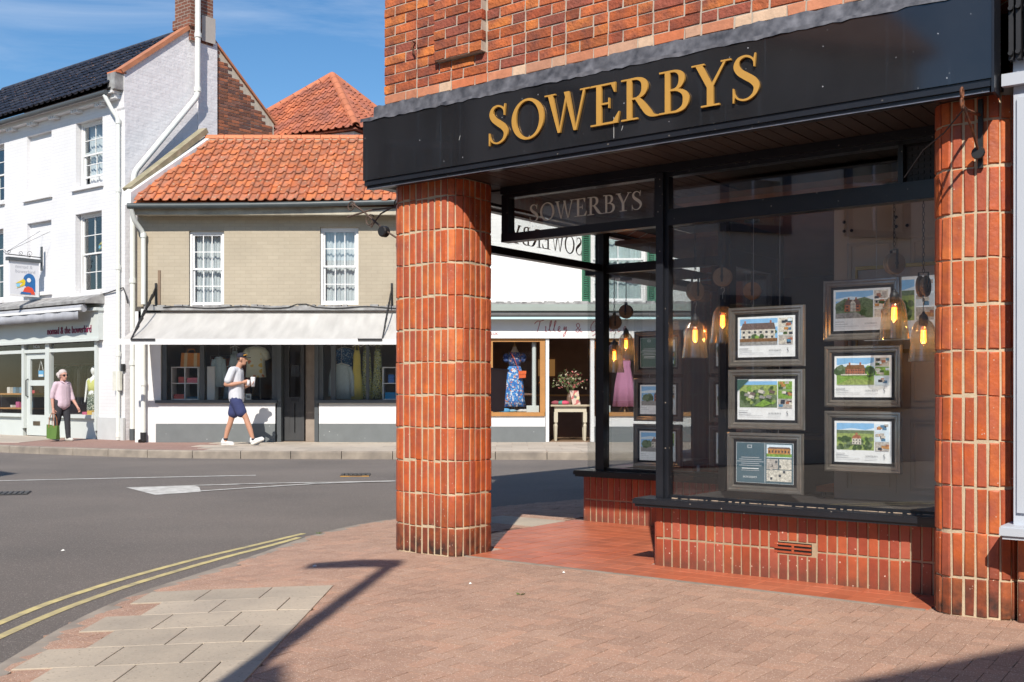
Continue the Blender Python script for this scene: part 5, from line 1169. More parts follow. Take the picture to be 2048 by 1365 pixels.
pane(-3.929, -3.291, .03, .036, .621, 1.319, d_, glass_far); pane(-3.929, -3.291, .03, .036, 1.451, 1.959, d_, glass_far)
m = MB(); m.box(-3.78, -3.48, -.002, .009, .37, .47); m.build('letterbox', M('bronze', (.20, .15, .10), .4, metal=.8), d_)
m = MB(); m.tube([(-4.01, .005, 1.05), (-4.01, -.05, 1.08), (-4.01, -.05, 1.45), (-4.01, .005, 1.48)], .016, 8); m.build('door_handle', iron, d_)
m = MB(); m.box(-8.4, -1.0, 2.2, 2.3, .1, 2.9); m.box(-8.4, -1.0, .07, 2.2, 2.7, 2.75); m.box(-1.0, -.9, .07, 2.2, .1, 2.7); m.box(-8.5, -8.4, .07, 2.3, .1, 2.75); m.build('shop_inside', room_mid, WH); m = MB(); m.box(-8.4, -1.0, .07, 2.2, .06, .12); m.build('shop_floor', floor_wood, WH)
m = MB(); m.box(-2.95, -1.1, .07, .75, .60, .64); m.build('window_bed', M('pale_bed', (.6, .57, .54), .6), WH)
# hanging sign
t = thing('hanging_sign', 'white hanging sign with blue, yellow and red bird on iron scroll bracket', 'sign', tuple(wl(-3.37, 0, 0)), FA)
m = MB(); m.box(-.03, .03, -.03, -.002, 4.05, 4.62); m.build('back_plate', grey_join, t)
m = MB(); m.tube([(0, -.03, 4.36), (0, -.9, 4.36)], .012, 6); S2 = MB(); scroll(S2, .30, 4.42, .08, 0, -1.57, 1.3); scroll(S2, .52, 4.41, .06, 0, -1.57, 1.3); scroll(S2, .80, 4.42, .05, 0, -1.57, 1.2); scroll(S2, .92, 4.41, .04, 0, 1.2, 1.0)
m.v += [(y, -x, z) for x, y, z in S2.v]; o_ = len(m.v) - len(S2.v); m.f += [tuple(i + o_ for i in f) for f in S2.f]; m.m += S2.m; m.build('bracket', iron, t)
m = MB(); m.tube([(0, -.88, 4.4), (.35, 0, 4.95)], .004, 4); m.tube([(0, -.88, 4.4), (-.1, 0, 5.0)], .004, 4); m.build('stay', iron, t)
m = MB(); m.box(-.07, .07, -.86, -.08, 4.22, 4.30); m.build('head', grey_join, t)
m = MB(); m.box(-.03, .03, -.80, -.10, 3.44, 4.22); bd = m.build('board', M('sign_white', (.68, .69, .72), .5, .02), t)
m = MB(); m.box(-.035, .035, -.81, -.09, 3.41, 3.44); m.build('rail', white_paint, t)
bh = bpy.data.objects.new('bird_emblem', None); col.objects.link(bh); bh.parent = t; bh.location = (.031, -.52, 3.47); bh.rotation_euler = (0, 0, R(90)); bird(bh, .52, 0)
for k, s_ in enumerate(('nomad &', 'bowerbird')):
    link('lettering', text_mesh('lettering', s_, .115, .001, M('sign_grey_text', (.42, .43, .47), .6)), bd, mat=Matrix.Translation((.032, -.68, 4.06 - k * .11)) @ Matrix.Rotation(R(90), 4, 'Z') @ UP)

# ---------------------------------------------------------------- beige house with pantile roof and draper's shop
BX, BY = -8.4733, 22.75
BH = thing('beige_house', 'beige painted brick house with orange pantile roof above the white awning shop', 'house', (BX, BY, 0), 0)
m = MB(); walls(m, .6, 7.0, 2.96, 5.05, 0, .28, [(4.438, 5.247, 3.0, 4.63), (1.685, 2.421, 2.97, 4.55)]); m.box(.6, .85, .281, 4, .05, 5.05); m.build('upper_wall', beige_brick, BH)
sash(BH, 4.445, 5.24, 3.002, 4.628, .06, 3, 2, 0, curtain); sash(BH, 1.69, 2.416, 2.972, 4.548, .06, 3, 2, 0, curtain)
m = MB(); m.box(.9, 7.0, 1.0, 1.1, 3.0, 5.0); m.build('inner_wall', M('room_light', (.25, .24, .25), .9), BH)
m = MB(); m.box(.62, 7.0, -.30, -.002, 4.86, 4.90); m.box(.62, 7.0, -.33, -.30, 4.84, 5.0); m.build('eaves_board', M('cream_eaves', (.52, .48, .38), .8, .15, 4, c2=(.30, .26, .2), c2amt=.2), BH)
m = MB(); n = 40; ps = [(.55 + 6.5 * i / n, -.44, 5.0 + .02 * (i / n) * 6 - .03 * math.sin(math.pi * i / n)) for i in range(n + 1)]; m.tube(ps, .06, 10); smooth_angle(m.build('gutter', M('dark_gutter', (.06, .075, .08), .45), BH), 60)
pipe_run(BH, [(.62, -.42, 4.95), (.64, -.3, 4.72), (.76, -.10, 4.5), (.76, -.10, 3.0)], .05, pipe_w, 'downpipe', [(.76, -.10, 4.45)])
pipe_run(BH, [(.76, -.10, 2.9), (.76, -.10, .3)], .05, pipe_w, 'downpipe', [(.76, -.10, 1.35)])
m = MB(); m.tube([(.76, -.10, .32), (.76, -.10, .16), (.73, -.18, .12)], .065, 12); m.build('pipe_shoe', iron, BH)
m = MB(); m.box(1.04, 1.09, -.03, -.002, 3.0, 3.72); m.build('timber_strip', M('brown_timber', (.22, .15, .10), .8), BH)
m = MB(); m.box(.80, 7.2, -.19, -.002, 2.87, 2.955); rr = random.Random(4); x = .82
while x < 6.9: w_ = rr.uniform(.05, .2); m.box(x, x + w_, -.15 - rr.uniform(0, .04), -.003, 2.9555, 2.965 + rr.uniform(0, .03)); x += w_ + rr.uniform(0, .1)
m.build('lead_ledge', lead_old, BH)
m = MB(); ps = [(1.2 + 5.6 * i / 30, -.2 - .004 * math.sin(i), 2.93 + .02 * math.sin(i * .9) + (.05 if 14 < i < 17 else 0)) for i in range(31)]; m.tube(ps, .012, 6); m.build('cable', iron, BH)
rf = MB(); ry, rz2 = 1.75, 6.86
rf.add([(.62, -.42, 5.05), (7.2, -.42, 5.05), (7.2, ry, rz2 - .03), (1.68, ry, rz2 - .03), (1.68, 4.2, 5.0), (7.2, 4.2, 5.0)], [(0, 1, 2, 3), (3, 2, 5, 4)]); rf = rf.build('roof', tile_or, BH)
us = Vector((0, ry + .42, rz2 - 5.08)); pto = pantile('roof_tile', tile_or, .196)
lay_tiles(rf, pto, (.50, -.47, 5.075), (1, 0, 0), us, 33, 10, .196, .288, lambda p: p.x > .60 + (p.y + .45) * .49 and p.y < ry - .04, seed=5)
ridge_tiles(rf, (1.55, ry, rz2 + .05), (7.2, ry, rz2 + .05), ridge_or, .42, .11)
m = MB(); m.box(1.6, 7.2, ry - .13, ry - .07, rz2 - .09, rz2 - .0); m.build('ridge_bedding', M('pale_bedding', (.46, .34, .24), .9, .2, 5), rf)
m = MB(); m.bar((.50, -.30, 5.35), (1.50, 1.75, 7.08), .22, .12); m.build('verge_coping', stone, BH)
m = MB(); m.prism([(-.45, 5.02), (1.8, 6.88), (1.8, 7.0), (-.45, 5.28)], lambda u, v, d: (.56 + (u + .45) * .49 + d, u, v), -.1, .06); m.build('verge_flashing', white_wall, BH)
# shop below
m = MB(); m.box(.55, 1.09, .0, .28, .05, 2.86); m.box(1.05, 3.50, -.02, .2, .50, .93); m.box(4.42, 7.0, -.02, .2, .50, .93); m.box(.62, 7.0, .0, .2, 2.30, 2.86); m.build('shop_wall', white_wall, BH)
m = MB(); m.box(1.0, 3.50, -.04, .2, .05, .499); m.box(4.42, 7.0, -.04, .2, .05, .499); m.build('plinth', grey_plinth, BH)
m = MB(); m.box(1.0, 3.55, -.10, .16, .931, .995); m.box(4.36, 7.0, -.10, .16, .931, .995); m.build('shop_sill', grey_join, BH)
m = MB()
for a, b in ((1.095, 1.20), (1.90, 1.99), (3.42, 3.52), (4.40, 4.50), (4.66, 4.76), (5.40, 5.46), (6.9, 7.0)): m = MB(); m.box(a, b, .04, .12, .996, 2.30); m.build('window_post', grey_join, BH)
m = MB()
m.box(3.53, 3.62, .0, .3, .12, 2.45); m.box(4.32, 4.40, .0, .3, .12, 2.45); m.box(3.62, 4.32, .05, .3, 2.3, 2.45); sfb = m.build('shopfront', grey_join, BH)
for a, b in ((1.201, 1.899), (1.991, 3.419), (4.501, 4.659), (4.761, 5.399), (5.461, 6.899)): pane(a, b, .07, .076, .996, 2.299, sfb, glass_far)
m = MB(); m.box(3.63, 3.74, .24, .285, .13, 2.28); m.box(3.98, 4.06, .24, .285, .13, 2.28); m.box(3.74, 3.98, .24, .285, .13, .30); m.box(3.74, 3.98, .24, .285, .93, 1.06); m.box(3.74, 3.98, .24, .285, 2.14, 2.28); m.box(3.74, 3.85, .25, .28, .30, .93); m.box(3.87, 3.98, .25, .28, .30, .93); d_ = m.build('shop_door', M('door_dark_grey', (.05, .052, .055), .4, .1, 4), BH)
pane(3.741, 3.979, .26, .266, 1.061, 2.139, d_, glass_far); m = MB(); m.box(3.78, 3.94, .225, .239, .97, 1.03); m.build('letterbox', iron, d_)
m = MB(); m.box(.9, 7.0, 2.0, 2.1, .1, 2.8); m.box(.9, 1.0, .29, 2.0, .1, 2.8); m.box(3.2, 3.28, 1.1, 2.0, .1, 2.7); m.build('shop_inside', M('shop_grey_inside', (.24, .215, .21), .85, .1, 1), BH); m = MB(); m.box(.9, 7.0, .21, 2.0, 2.5, 2.55); m.build('shop_ceiling', M('shop_ceiling_cream', (.66, .63, .58), .8), BH)
m = MB(); m.box(.9, 7.0, .21, 2.0, .06, .12); m.build('shop_floor', floor_wood, BH); m = MB(); m.box(1.1, 3.5, .13, .85, .93, 1.0); m.box(4.45, 7.0, .13, .85, .93, 1.0); m.build('window_bed', grey_join, BH)
m = MB(); m.box(4.08, 4.31, .30, .9, .12, 2.3); m.build('inner_door_wall', M('taupe_wall', (.30, .25, .21), .8), BH)
# awning
AW = MB(); N = 10; V = []
for i in range(N + 1):
    t = i / N; y = -.06 - 1.34 * t; z = 2.84 - .62 * t - .05 * math.sin(math.pi * t); V += [(.80 + 5.6 * k / 40, y, z + math.sin(math.pi * t) * (.008 * math.sin(k * .9) + .006 * math.sin(k * 2.3 + 1))) for k in range(41)]
AW.add(V + [(x_, y_, z_ - .006) for x_, y_, z_ in V], [(i * 41 + k, i * 41 + k + 1, i * 41 + 42 + k, i * 41 + 41 + k) for i in range(N) for k in range(40)] + [(451 + i * 41 + k, 451 + i * 41 + 41 + k, 451 + i * 41 + 42 + k, 451 + i * 41 + k + 1) for i in range(N) for k in range(40)]); aw = AW.build('awning', canvas_mat('white_canvas', (.80, .79, .76), .45), BH)
m = MB(); m.box(.48, 6.4, -1.435, -1.405, 2.10, 2.215); m.build('front_rail', white_paint, aw)
def lattice(x, sgn):
    m = MB(); m.box(x - .02, x + .02, -.05, -.003, 2.97, 3.45)
    A, B = Vector((x, -.08, 3.28)), Vector((x - .03, -1.40, 2.22)); d = (B - A); nrm = Vector((0, .62, 1.44)).normalized() * .09
    for i in range(5):
        p, q = A + d * (i / 6), A + d * ((i + 1.15) / 6); m.bar(p + nrm, q + nrm * .2, .02, .03); m.bar(p - nrm, q - nrm * .2, .02, .03)
        c = A + d * ((i + .1) / 6); m.bar(c + nrm, c - nrm, .018, .025)
    m.bar(A + d * (5 / 6), B, .025, .03); m.bar((x - .03, -1.452, 2.20), (x - .03 + sgn * .48, -1.452, 2.20), .03, .035); m.build('lattice_arm', iron, aw)
lattice(.98 if False else 1.0, 1); lattice(5.95, -1)

# ---------------------------------------------------------------- hipped red roof behind
NX, NY, NZ, SD = -3.82, 26.5, 7.62, 4.4
HH = thing('hip_roofed_house', 'house with steep hipped red pantile roof behind the beige house', 'house', (NX, NY, 0), R(-25))
m = MB(); m.box(-SD + .15, -.15, .15, SD - .15, .05, NZ - .02); m.build('wall', white_wall, HH)
rf = MB(); ap = (-SD / 2, SD / 2, NZ + 2.12); rf.add([(-SD, 0, NZ), (0, 0, NZ), (0, SD, NZ), (-SD, SD, NZ), ap], [(0, 1, 4), (1, 2, 4), (2, 3, 4), (3, 0, 4), (0, 3, 2, 1)]); rf = rf.build('roof', tile_rd, HH)
ptr = pantile('roof_tile', tile_rd, .215); hp = math.hypot(SD / 2, 2.12)
lay_tiles(rf, ptr, (-SD + .02, -.03, NZ + .01), (1, 0, 0), (0, SD / 2, 2.12), 20, 11, .215, .285, lambda p: abs(p.x + SD / 2) < SD / 2 - p.y - .02 and p.y < SD / 2 - .1, seed=7)
lay_tiles(rf, ptr, (.03, .02, NZ + .01), (0, 1, 0), (-SD / 2, 0, 2.12), 20, 11, .215, .285, lambda p: abs(p.y - SD / 2) < SD / 2 + p.x - .02 and p.x > -SD / 2 + .1, seed=8)
for c in ((-SD, 0), (0, 0), (0, SD)): ridge_tiles(rf, (c[0], c[1], NZ + .09), (ap[0], ap[1], ap[2] + .06), M('red_hip_tile', (.50, .17, .085), .8, .15, 4, rnd=.1), .42, .11)

# ---------------------------------------------------------------- white shop house on the right of the beige one
TX = BX + 7.0
TG = thing('white_shop_house', 'white rendered house with timber framed boutique windows and green shutters', 'house', (TX, BY, 0), 0)
m = MB(); walls(m, .002, 9.0, 3.05, 5.6, 0, .28, [(3.12, 4.30, 3.05, 4.9)]); m.build('upper_wall', M('white_brick_right', (.80, .80, .77), .75, .03, 2, brick=(.23, .076, .006, (.76, .76, .73)), c2=(.82, .82, .79)), TG)
sash(TG, 3.13, 4.29, 3.052, 4.89, .06, 2, 2, 0, M('pale_blue_blind', (.60, .68, .68), .9))
for a in (2.94, 4.31):
    sh_ = MB(); sh_.box(a, a + .035, -.05, -.003, 3.06, 4.9); sh_.box(a + .145, a + .18, -.05, -.003, 3.06, 4.9); sh_.box(a + .035, a + .145, -.045, -.004, 3.06, 3.12); sh_.box(a + .035, a + .145, -.045, -.004, 4.84, 4.9); sh_ = sh_.build('shutter', M('green_paint', (.035, .15, .085), .5, .05), TG)
    for j in range(38):
        m = MB(); z = 3.13 + j * .045; m.add([(a + .036, -.04, z), (a + .144, -.04, z), (a + .144, -.012, z + .03), (a + .036, -.012, z + .03), (a + .036, -.045, z + .006), (a + .144, -.045, z + .006), (a + .144, -.017, z + .036), (a + .036, -.017, z + .036)], [(0, 3, 2, 1), (4, 5, 6, 7), (0, 1, 5, 4), (2, 3, 7, 6)]); m.build('slat', MATS['green_paint'], sh_)
m = MB(); m.box(.2, 9, -.22, -.002, 2.98, 3.03); rr = random.Random(9); x = .25
while x < 8.8: w_ = rr.uniform(.05, .25); m.box(x, x + w_, -.2 - rr.uniform(0, .03), -.003, 3.0305, 3.04 + rr.uniform(0, .03)); x += w_ + rr.uniform(0, .1)
m.build('lead_ledge', lead_old, TG)
m = MB(); m.box(.2, 9, -.40, -.002, 2.80, 2.979); m.box(.2, 9, -.46, -.401, 2.84, 2.93); m.build('awning_box', M('sage_dark', (.30, .34, .31), .6, .06, 3), TG); m = MB(); m.tube([(.2, -.40, 2.76), (9, -.40, 2.76)], .045, 10); m.build('awning_roll', M('dark_roller', (.10, .10, .10), .7), TG)
m = MB(); m.box(.2, 9, -.10, -.002, 2.29, 2.69); tf = m.build('shop_fascia', white_paint, TG)
link('web_address', text_mesh('web_address', '.CO.UK', .075, .002, M('rose_letters', (.42, .10, .12), .6)), tf, mat=Matrix.Translation((.93, -.104, 2.36)) @ UP)
def script_word(parent, mat):
    """cursive lettering as thin ribbons; units: x-height about .5"""
    Ls = [[[(-.25, .75), (0, 1.0), (.3, 1.02), (.62, 1.1)], [(.28, 1.02), (.18, .6), (.02, .05)]],
          [[(.02, .45), (.10, .5), (.06, .1), (.22, .1)]],
          [[(0, .1), (.25, .8), (.28, 1.05), (.16, .9), (.10, .2), (.24, .08)]], [[(0, .1), (.25, .8), (.28, 1.05), (.16, .9), (.10, .2), (.24, .08)]],
          [[(0, .1), (.22, .42), (.12, .52), (.04, .25), (.14, .04), (.32, .15)]],
          [[(0, .2), (.08, .5), (.10, .2), (.26, .5), (.20, -.1), (.02, -.42), (.02, -.2), (.35, .2)]],
          [[(.55, .35), (.3, .0), (.1, .15), (.45, .55), (.3, .8), (.15, .6), (.5, .1), (.7, .0)]],
          [[(.62, .85), (.35, 1.0), (.05, .5), (.15, .05), (.45, .2), (.6, .5), (.4, .48)], [(.6, .5), (.5, -.1), (.2, -.35)]],
          [[(0, .1), (.1, .5), (.15, .35), (.3, .5), (.28, .38), (.34, .08)]],
          [[(.34, .42), (.15, .5), (.03, .2), (.14, .05), (.32, .45), (.30, .1), (.42, .1)]],
          [[(.30, .42), (.14, .5), (.03, .2), (.14, .04), (.34, .15)]],
          [[(0, .1), (.22, .42), (.12, .52), (.04, .25), (.14, .04), (.40, .2)]]]
    adv = [.42, .20, .24, .26, .32, .62, .85, .72, .34, .40, .34, .4]; x = 2.0; k = .225
    for L, a in zip(Ls, adv):
        m = MB()
        for i, st in enumerate(L):
            rb_ = ribbon([(p[0] * k, p[1] * k, .014) for p in st], 6); A, B = rb_[1], rb_[2]; n = len(A); d = .0012 * (i + 1)
            m.add([(x + u, -.102 - e, 2.42 + v) for e in (0, d) for (u, v) in A + B], [(q, q + 1, n + q + 1, n + q) for q in range(n - 1)] + [(2 * n + q, 3 * n + q, 3 * n + q + 1, 2 * n + q + 1) for q in range(n - 1)])
        m.build('script_letter', mat, parent); x += a * k * 1.7
script_word(tf, MATS['rose_letters'])
oak = M('oak_frame', (.42, .20, .06), .5, .15, 5)
m = MB(); m.box(.6, 2.16, -.06, .2, .66, .74); m.box(2.06, 2.17, -.04, .06, .741, 2.285); m.box(.6, 2.06, -.04, .06, 2.22, 2.285); m.box(1.02, 1.07, -.04, .06, .741, 2.22); m.box(3.22, 6.0, -.06, .2, .66, .74); m.box(3.22, 3.30, -.04, .06, .741, 2.285); m.box(3.30, 6, -.04, .06, 2.22, 2.285); fr_ = m.build('window_frame', oak, TG)
pane(.6, 1.019, .0, .006, .742, 2.219, fr_, glass_far); pane(1.071, 2.059, .0, .006, .742, 2.219, fr_, glass_far); pane(3.301, 5.9, .0, .006, .742, 2.219, fr_, glass_far)
m = MB(); m.box(.2, 2.17, -.02, .15, .44, .659); m.box(3.21, 6, -.02, .15, .44, .659); m.box(2.18, 2.25, -.05, .2, .12, 2.285); m.box(3.12, 3.20, -.05, .2, .12, 2.285); m.box(.2, .599, -.02, .15, .66, 2.285); m.build('shop_wall', white_wall, TG)
m = MB(); m.box(.2, 2.17, -.03, .15, .05, .439); m.box(3.21, 6, -.03, .15, .05, .439); m.build('plinth', grey_plinth, TG)
m = MB(); m.lathe([(.045, .75), (.045, 2.1), (.05, 2.15), (.05, 2.215)], 14, (1.94, .12, 0)); m.lathe([(.045, .75), (.045, 2.1), (.05, 2.15), (.05, 2.215)], 14, (3.42, .12, 0)); m.box(1.78, 2.04, .07, .2, .741, .88); m.box(3.32, 3.55, .07, .2, .741, .88); m.build('iron_column', sage, TG)
m = MB(); m.box(.2, 9, 3.2, 3.3, .1, 2.9); m.box(.1, .2, .16, 3.2, .1, 2.9); m.box(.2, 2.0, 1.1, 1.14, 1.1, 1.14); m.build('shop_inside', room_warm, TG); m = MB(); m.box(.2, 9, .21, 3.2, .06, .12); m.build('shop_floor', floor_wood, TG); m = MB(); m.box(.2, 9, .21, 3.2, 2.6, 2.65); m.build('shop_ceiling', MATS['shop_ceiling_cream'], TG)
m = MB(); m.box(.6, 2.05, .21, .75, .68, .735); m.box(3.31, 5.9, .21, .75, .68, .735); m.build('window_bed', M('bed_wood', (.45, .33, .2), .6), TG)
m = MB(); m.add([(0, -.4, 5.6), (9, -.4, 5.6), (9, 4, 7.6), (0, 4, 7.6), (9, 8, 5.6), (0, 8, 5.6)], [(0, 1, 2, 3), (3, 2, 4, 5)]); m.box(8.7, 9, .3, 8, .05, 5.59); m.box(0.01, .25, 4.2, 8, .05, 5.59); m.build('roof', tile_or, TG)
# ---------------------------------------------------------------- goods in the shop windows across the road
def cloth_rings(m, rings, folds=7, amp=.12, n=28, ph=0.0):
    """rings: (z, rx, ry, xshift); soft folds deepen towards the hem"""
    b = len(m.v); k = len(rings)
    for i, (z, rx, ry, xs) in enumerate(rings):
        f = amp * (i / (k - 1)) ** 1.2
        for j in range(n):
            a = 2 * math.pi * j / n; q = 1 + f * math.sin(folds * a + ph) + .4 * f * math.sin((folds * 2 + 1) * a); m.v.append((xs + rx * q * math.cos(a), ry * q * math.sin(a), z))
    for i in range(k - 1):
        for j in range(n): m.f.append((b + i * n + j, b + i * n + (j + 1) % n, b + (i + 1) * n + (j + 1) % n, b + (i + 1) * n + j)); m.m.append(0)
    m.f += [tuple(b + j for j in range(n)), tuple(b + (k - 1) * n + j for j in range(n))[::-1]]; m.m += [0, 0]
steel = M('hanger_steel', (.5, .5, .5), .3, metal=1.0); hang_w = M('hanger_white', (.72, .70, .66), .5)
def hanger(t, z, w_, mat, top):
    m = MB(); m.tube([(-w_ / 2, 0, z - .05), (0, 0, z), (w_ / 2, 0, z - .05)], .009, 6); m.tube([(0, 0, z), (0, 0, z + .06), (.018, 0, z + .085), (0, 0, z + .105), (0, 0, top)], .003, 5); m.build('hanger', mat, t)
def garment(name, label, cat, base, x, y, z0, z1, w_, mat, style, top=None, hm=hang_w, rot=0.0):
    t = thing(name, label, cat, (base[0] + x, base[1] + y, 0), rot, None); H = z1 - z0; h = w_ / 2
    if style == 'shirt':
        m = MB(); cloth_rings(m, [(z1, .06, .03, 0), (z1 - .03, h * .66, .05, 0), (z1 - .07, h * .82, .06, 0), (z1 - H * .5, h * .78, .055, 0), (z0, h * .86, .06, 0)], 6, .07); m.build('body', mat, t, True)
        for s in (-1, 1): m = MB(); m.tube([(s * h * .70, 0, z1 - .06), (s * h * .93, 0, z1 - H * .35), (s * h * 1.0, .01, z1 - H * .62), (s * h * 1.05, 0, z1 - H * .93)], [.06, .055, .05, .045], 10); m.build('sleeve', mat, t, True)
    elif style == 'tee':
        m = MB(); cloth_rings(m, [(z1, .07, .03, 0), (z1 - .03, h * .62, .05, 0), (z1 - .08, h * .74, .06, 0), (z1 - H * .5, h * .76, .055, 0), (z0, h * .84, .06, 0)], 6, .07); m.build('body', mat, t, True)
        for s in (-1, 1): m = MB(); m.tube([(s * h * .60, 0, z1 - .07), (s * h * .85, 0, z1 - .15), (s * h * 1.0, 0, z1 - .27)], [.075, .075, .07], 10); m.build('sleeve', mat, t, True)
    else:
        m = MB(); cloth_rings(m, [(z1 - .10, h * .42, .035, 0), (z1 - .22, h * .60, .05, 0), (z1 - H * .38, h * .62, .05, 0), (z1 - H * .7, h * .85, .06, 0), (z0, h, .07, 0)], 7, .08); m.build('body', mat, t, True)
        for s in (-1, 1): m = MB(); m.tube([(s * h * .32, -.01, z1 - .12), (s * h * .2, 0, z1 - .02), (s * .02, 0, z1)], .009, 6); m.build('strap', mat, t, True)
    hanger(t, z1 + .02, w_ * .75, hm, top or z1 + .2)
    return t
B0 = (BX, BY)
denim = M('pale_denim', (.36, .46, .50), .9, .12, 30); blue_sp = pattern_mat('blue_speckle', [(0, (.03, .10, .24)), (.55, (.05, .17, .36)), (.82, (.30, .42, .55))], 55)
cream_fl = pattern_mat('cream_floral', [(0, (.58, .60, .48)), (.88, (.55, .20, .10)), (.94, (.60, .42, .10))], 16)
chev = pattern_mat('leaf_print', [(0, (.04, .07, .09)), (.34, (.42, .38, .04)), (.55, (.45, .52, .42)), (.68, (.06, .10, .13)), (.85, (.50, .42, .05))], 26, 'NOISE', (2.0, 1, .8))
strp = pattern_mat('denim_stripe', [(0, (.30, .38, .44)), (.5, (.16, .23, .30))], 40, 'NOISE', (3, 1, .2))
yel_c = M('yellow_cotton', (.62, .50, .12), .9, .06, 8)
garment('hanging_blouse', 'pale blue blouse on a steel hanger at the left of the first draper window', 'blouse', B0, 2.20, .40, 1.27, 1.92, .24, denim, 'shirt', 2.45, steel)
garment('hanging_dress', 'blue grey striped dress hanging low behind the walking man', 'dress', B0, 2.42, .52, 1.02, 1.72, .32, strp, 'dress', 2.45)
garment('denim_camisole', 'small denim top hanging above the walking man', 'top', B0, 2.54, .42, 1.72, 2.14, .26, denim, 'dress', 2.45)
garment('hanging_shirt', 'cream short-sleeved shirt with red motifs above the walking man', 'shirt', B0, 3.0, .38, 1.48, 2.13, .50, cream_fl, 'tee', 2.45)
garment('speckled_blouse', 'dark blue speckled top behind the pale denim shirt', 'top', B0, 4.87, .60, 1.50, 2.12, .44, blue_sp, 'tee', 2.45)
garment('hanging_shirt', 'pale denim shirt on a white hanger low in the right draper window', 'shirt', B0, 4.84, .32, 1.02, 1.76, .46, M('grey_denim', (.40, .47, .48), .9, .12, 30), 'shirt', 2.45)
garment('hanging_dress', 'long yellow sleeveless dress in the right draper window', 'dress', B0, 5.16, .36, 1.01, 2.16, .26, yel_c, 'dress', 2.45)
garment('hanging_dress', 'leaf print dress between the yellow dress and the window post', 'dress', B0, 5.36, .45, 1.02, 2.18, .30, chev, 'dress', 2.45)
garment('hanging_dress', 'leaf print dress on the far side of the window post', 'dress', B0, 5.60, .40, 1.02, 2.18, .26, chev, 'dress', 2.45)
def cubes(label, x, y, w_, h_, nx, nz):
    t = thing('cube_shelf', label, 'shelf unit', (B0[0] + x, B0[1] + y, 1.0), 0); wm = M('shelf_white', (.70, .69, .67), .5, .03); b = .02
    for i in range(nx + 1): m = MB(); xx = (w_ - b) * i / nx; m.box(xx, xx + b, 0, .32, 0, h_); m.build('upright', wm, t)
    for j in range(nz + 1):
        for i in range(nx): m = MB(); zz = (h_ - b) * j / nz; m.box((w_ - b) * i / nx + b + .0005, (w_ - b) * (i + 1) / nx - .0005, .001, .319, zz, zz + b); m.build('shelf', wm, t)
    return t
cubes('white cube shelf with folded coral linen in the left draper window', 1.24, .22, .58, .70, 2, 2); cubes('white cube shelf with blue linen in the right draper window', 5.72, .25, .58, .70, 2, 2)
m = MB(); m.box(1.98, 2.14, .3, .6, 1.0, 1.71); o = m.build('display_board', MATS['shelf_white'], None, loc=(BX, BY, 0)); tag(o, 'plain white display panel beside the window post', 'panel')
def folded(label, x, y, z, w_, h_, mat):
    m = MB()
    for k in range(2): m.prism([(-w_ / 2, .005), (-w_ / 2 + .02, 0), (w_ / 2 - .02, 0), (w_ / 2, .01), (w_ / 2, h_ / 2 - .012), (w_ / 2 - .02, h_ / 2 - .002), (-w_ / 2 + .02, h_ / 2 - .002), (-w_ / 2, h_ / 2 - .012)], lambda u, v, d: (u, d, v + k * h_ / 2), .0, .24)
    o = m.build('folded_linen', mat, None, loc=(B0[0] + x, B0[1] + y, z)); tag(o, label, 'linen'); return o
coral = M('coral_linen', (.60, .14, .12), .9, .06, 8); pinkl = M('pink_linen', (.66, .20, .24), .9, .06, 8); bluel = M('blue_linen', (.02, .26, .50), .9, .06, 8); navy_l = M('teal_linen', (.05, .12, .18), .9)
folded('folded coral linen in the lower left cube', 1.39, .26, 1.021, .22, .10, coral); folded('folded pink linen in the upper right cube', 1.67, .26, 1.361, .22, .11, pinkl); folded('dark teal linen in the lower right cube', 1.67, .26, 1.021, .22, .05, navy_l); folded('small coral linen in the upper left cube', 1.43, .3, 1.361, .12, .13, coral)
folded('bright blue linen at the foot of the right cube shelf', 5.88, .28, 1.021, .22, .14, bluel); folded('small blue linen in the upper cube of the right shelf', 5.90, .3, 1.361, .13, .18, M('mid_blue_linen', (.05, .16, .42), .9))
t = thing('striped_bag', 'orange and cream striped tote bag on top of the cube shelf', 'bag', (B0[0] + 1.62, B0[1] + .38, 1.70), 0)
og = M('bag_orange', (.58, .21, .04), .85, .08, 8); cs_ = M('bag_cream', (.60, .46, .26), .85, .06, 8)
m = MB()
for i in range(6):
    a, b = -.2 + i * .0667, -.2 + (i + 1) * .0667; m.add([(a * 1.06, -.07, 0), (b * 1.06, -.07, 0), (b * 1.06, .07, 0), (a * 1.06, .07, 0), (a, -.035, .30), (b, -.035, .30), (b, .035, .30), (a, .035, .30)], [(0, 3, 2, 1), (4, 5, 6, 7), (0, 1, 5, 4), (1, 2, 6, 5), (2, 3, 7, 6), (3, 0, 4, 7)], 0 if i % 3 != 1 else 1)
m.build('body', [og, cs_], t); m = MB(); m.tube([(-.09, 0, .29), (-.06, 0, .38), (.06, 0, .38), (.09, 0, .29)], .01, 6); m.build('handle', og, t)
t = thing('clothes_rail', 'rail of rust coloured garments at the back of the draper shop', 'clothes rail', (B0[0] + 2.3, B0[1] + 1.2, .12), 0)
m = MB(); m.tube([(-.5, 0, 0), (-.5, 0, 1.85), (.6, 0, 1.85), (.6, 0, 0)], .012, 8); m.build('frame', steel, t)
for i in range(9): m = MB(); cloth_rings(m, [(1.80, .03, .12, -.42 + i * .115), (1.70, .05, .20, -.42 + i * .115), (.95, .05, .22, -.42 + i * .115)], 5, .1, 16); m.build('garment', M(('rust_knit', 'rose_knit', 'ochre_knit')[i % 3], ((.32, .09, .05), (.36, .16, .15), (.34, .19, .07))[i % 3], .9), t, True)
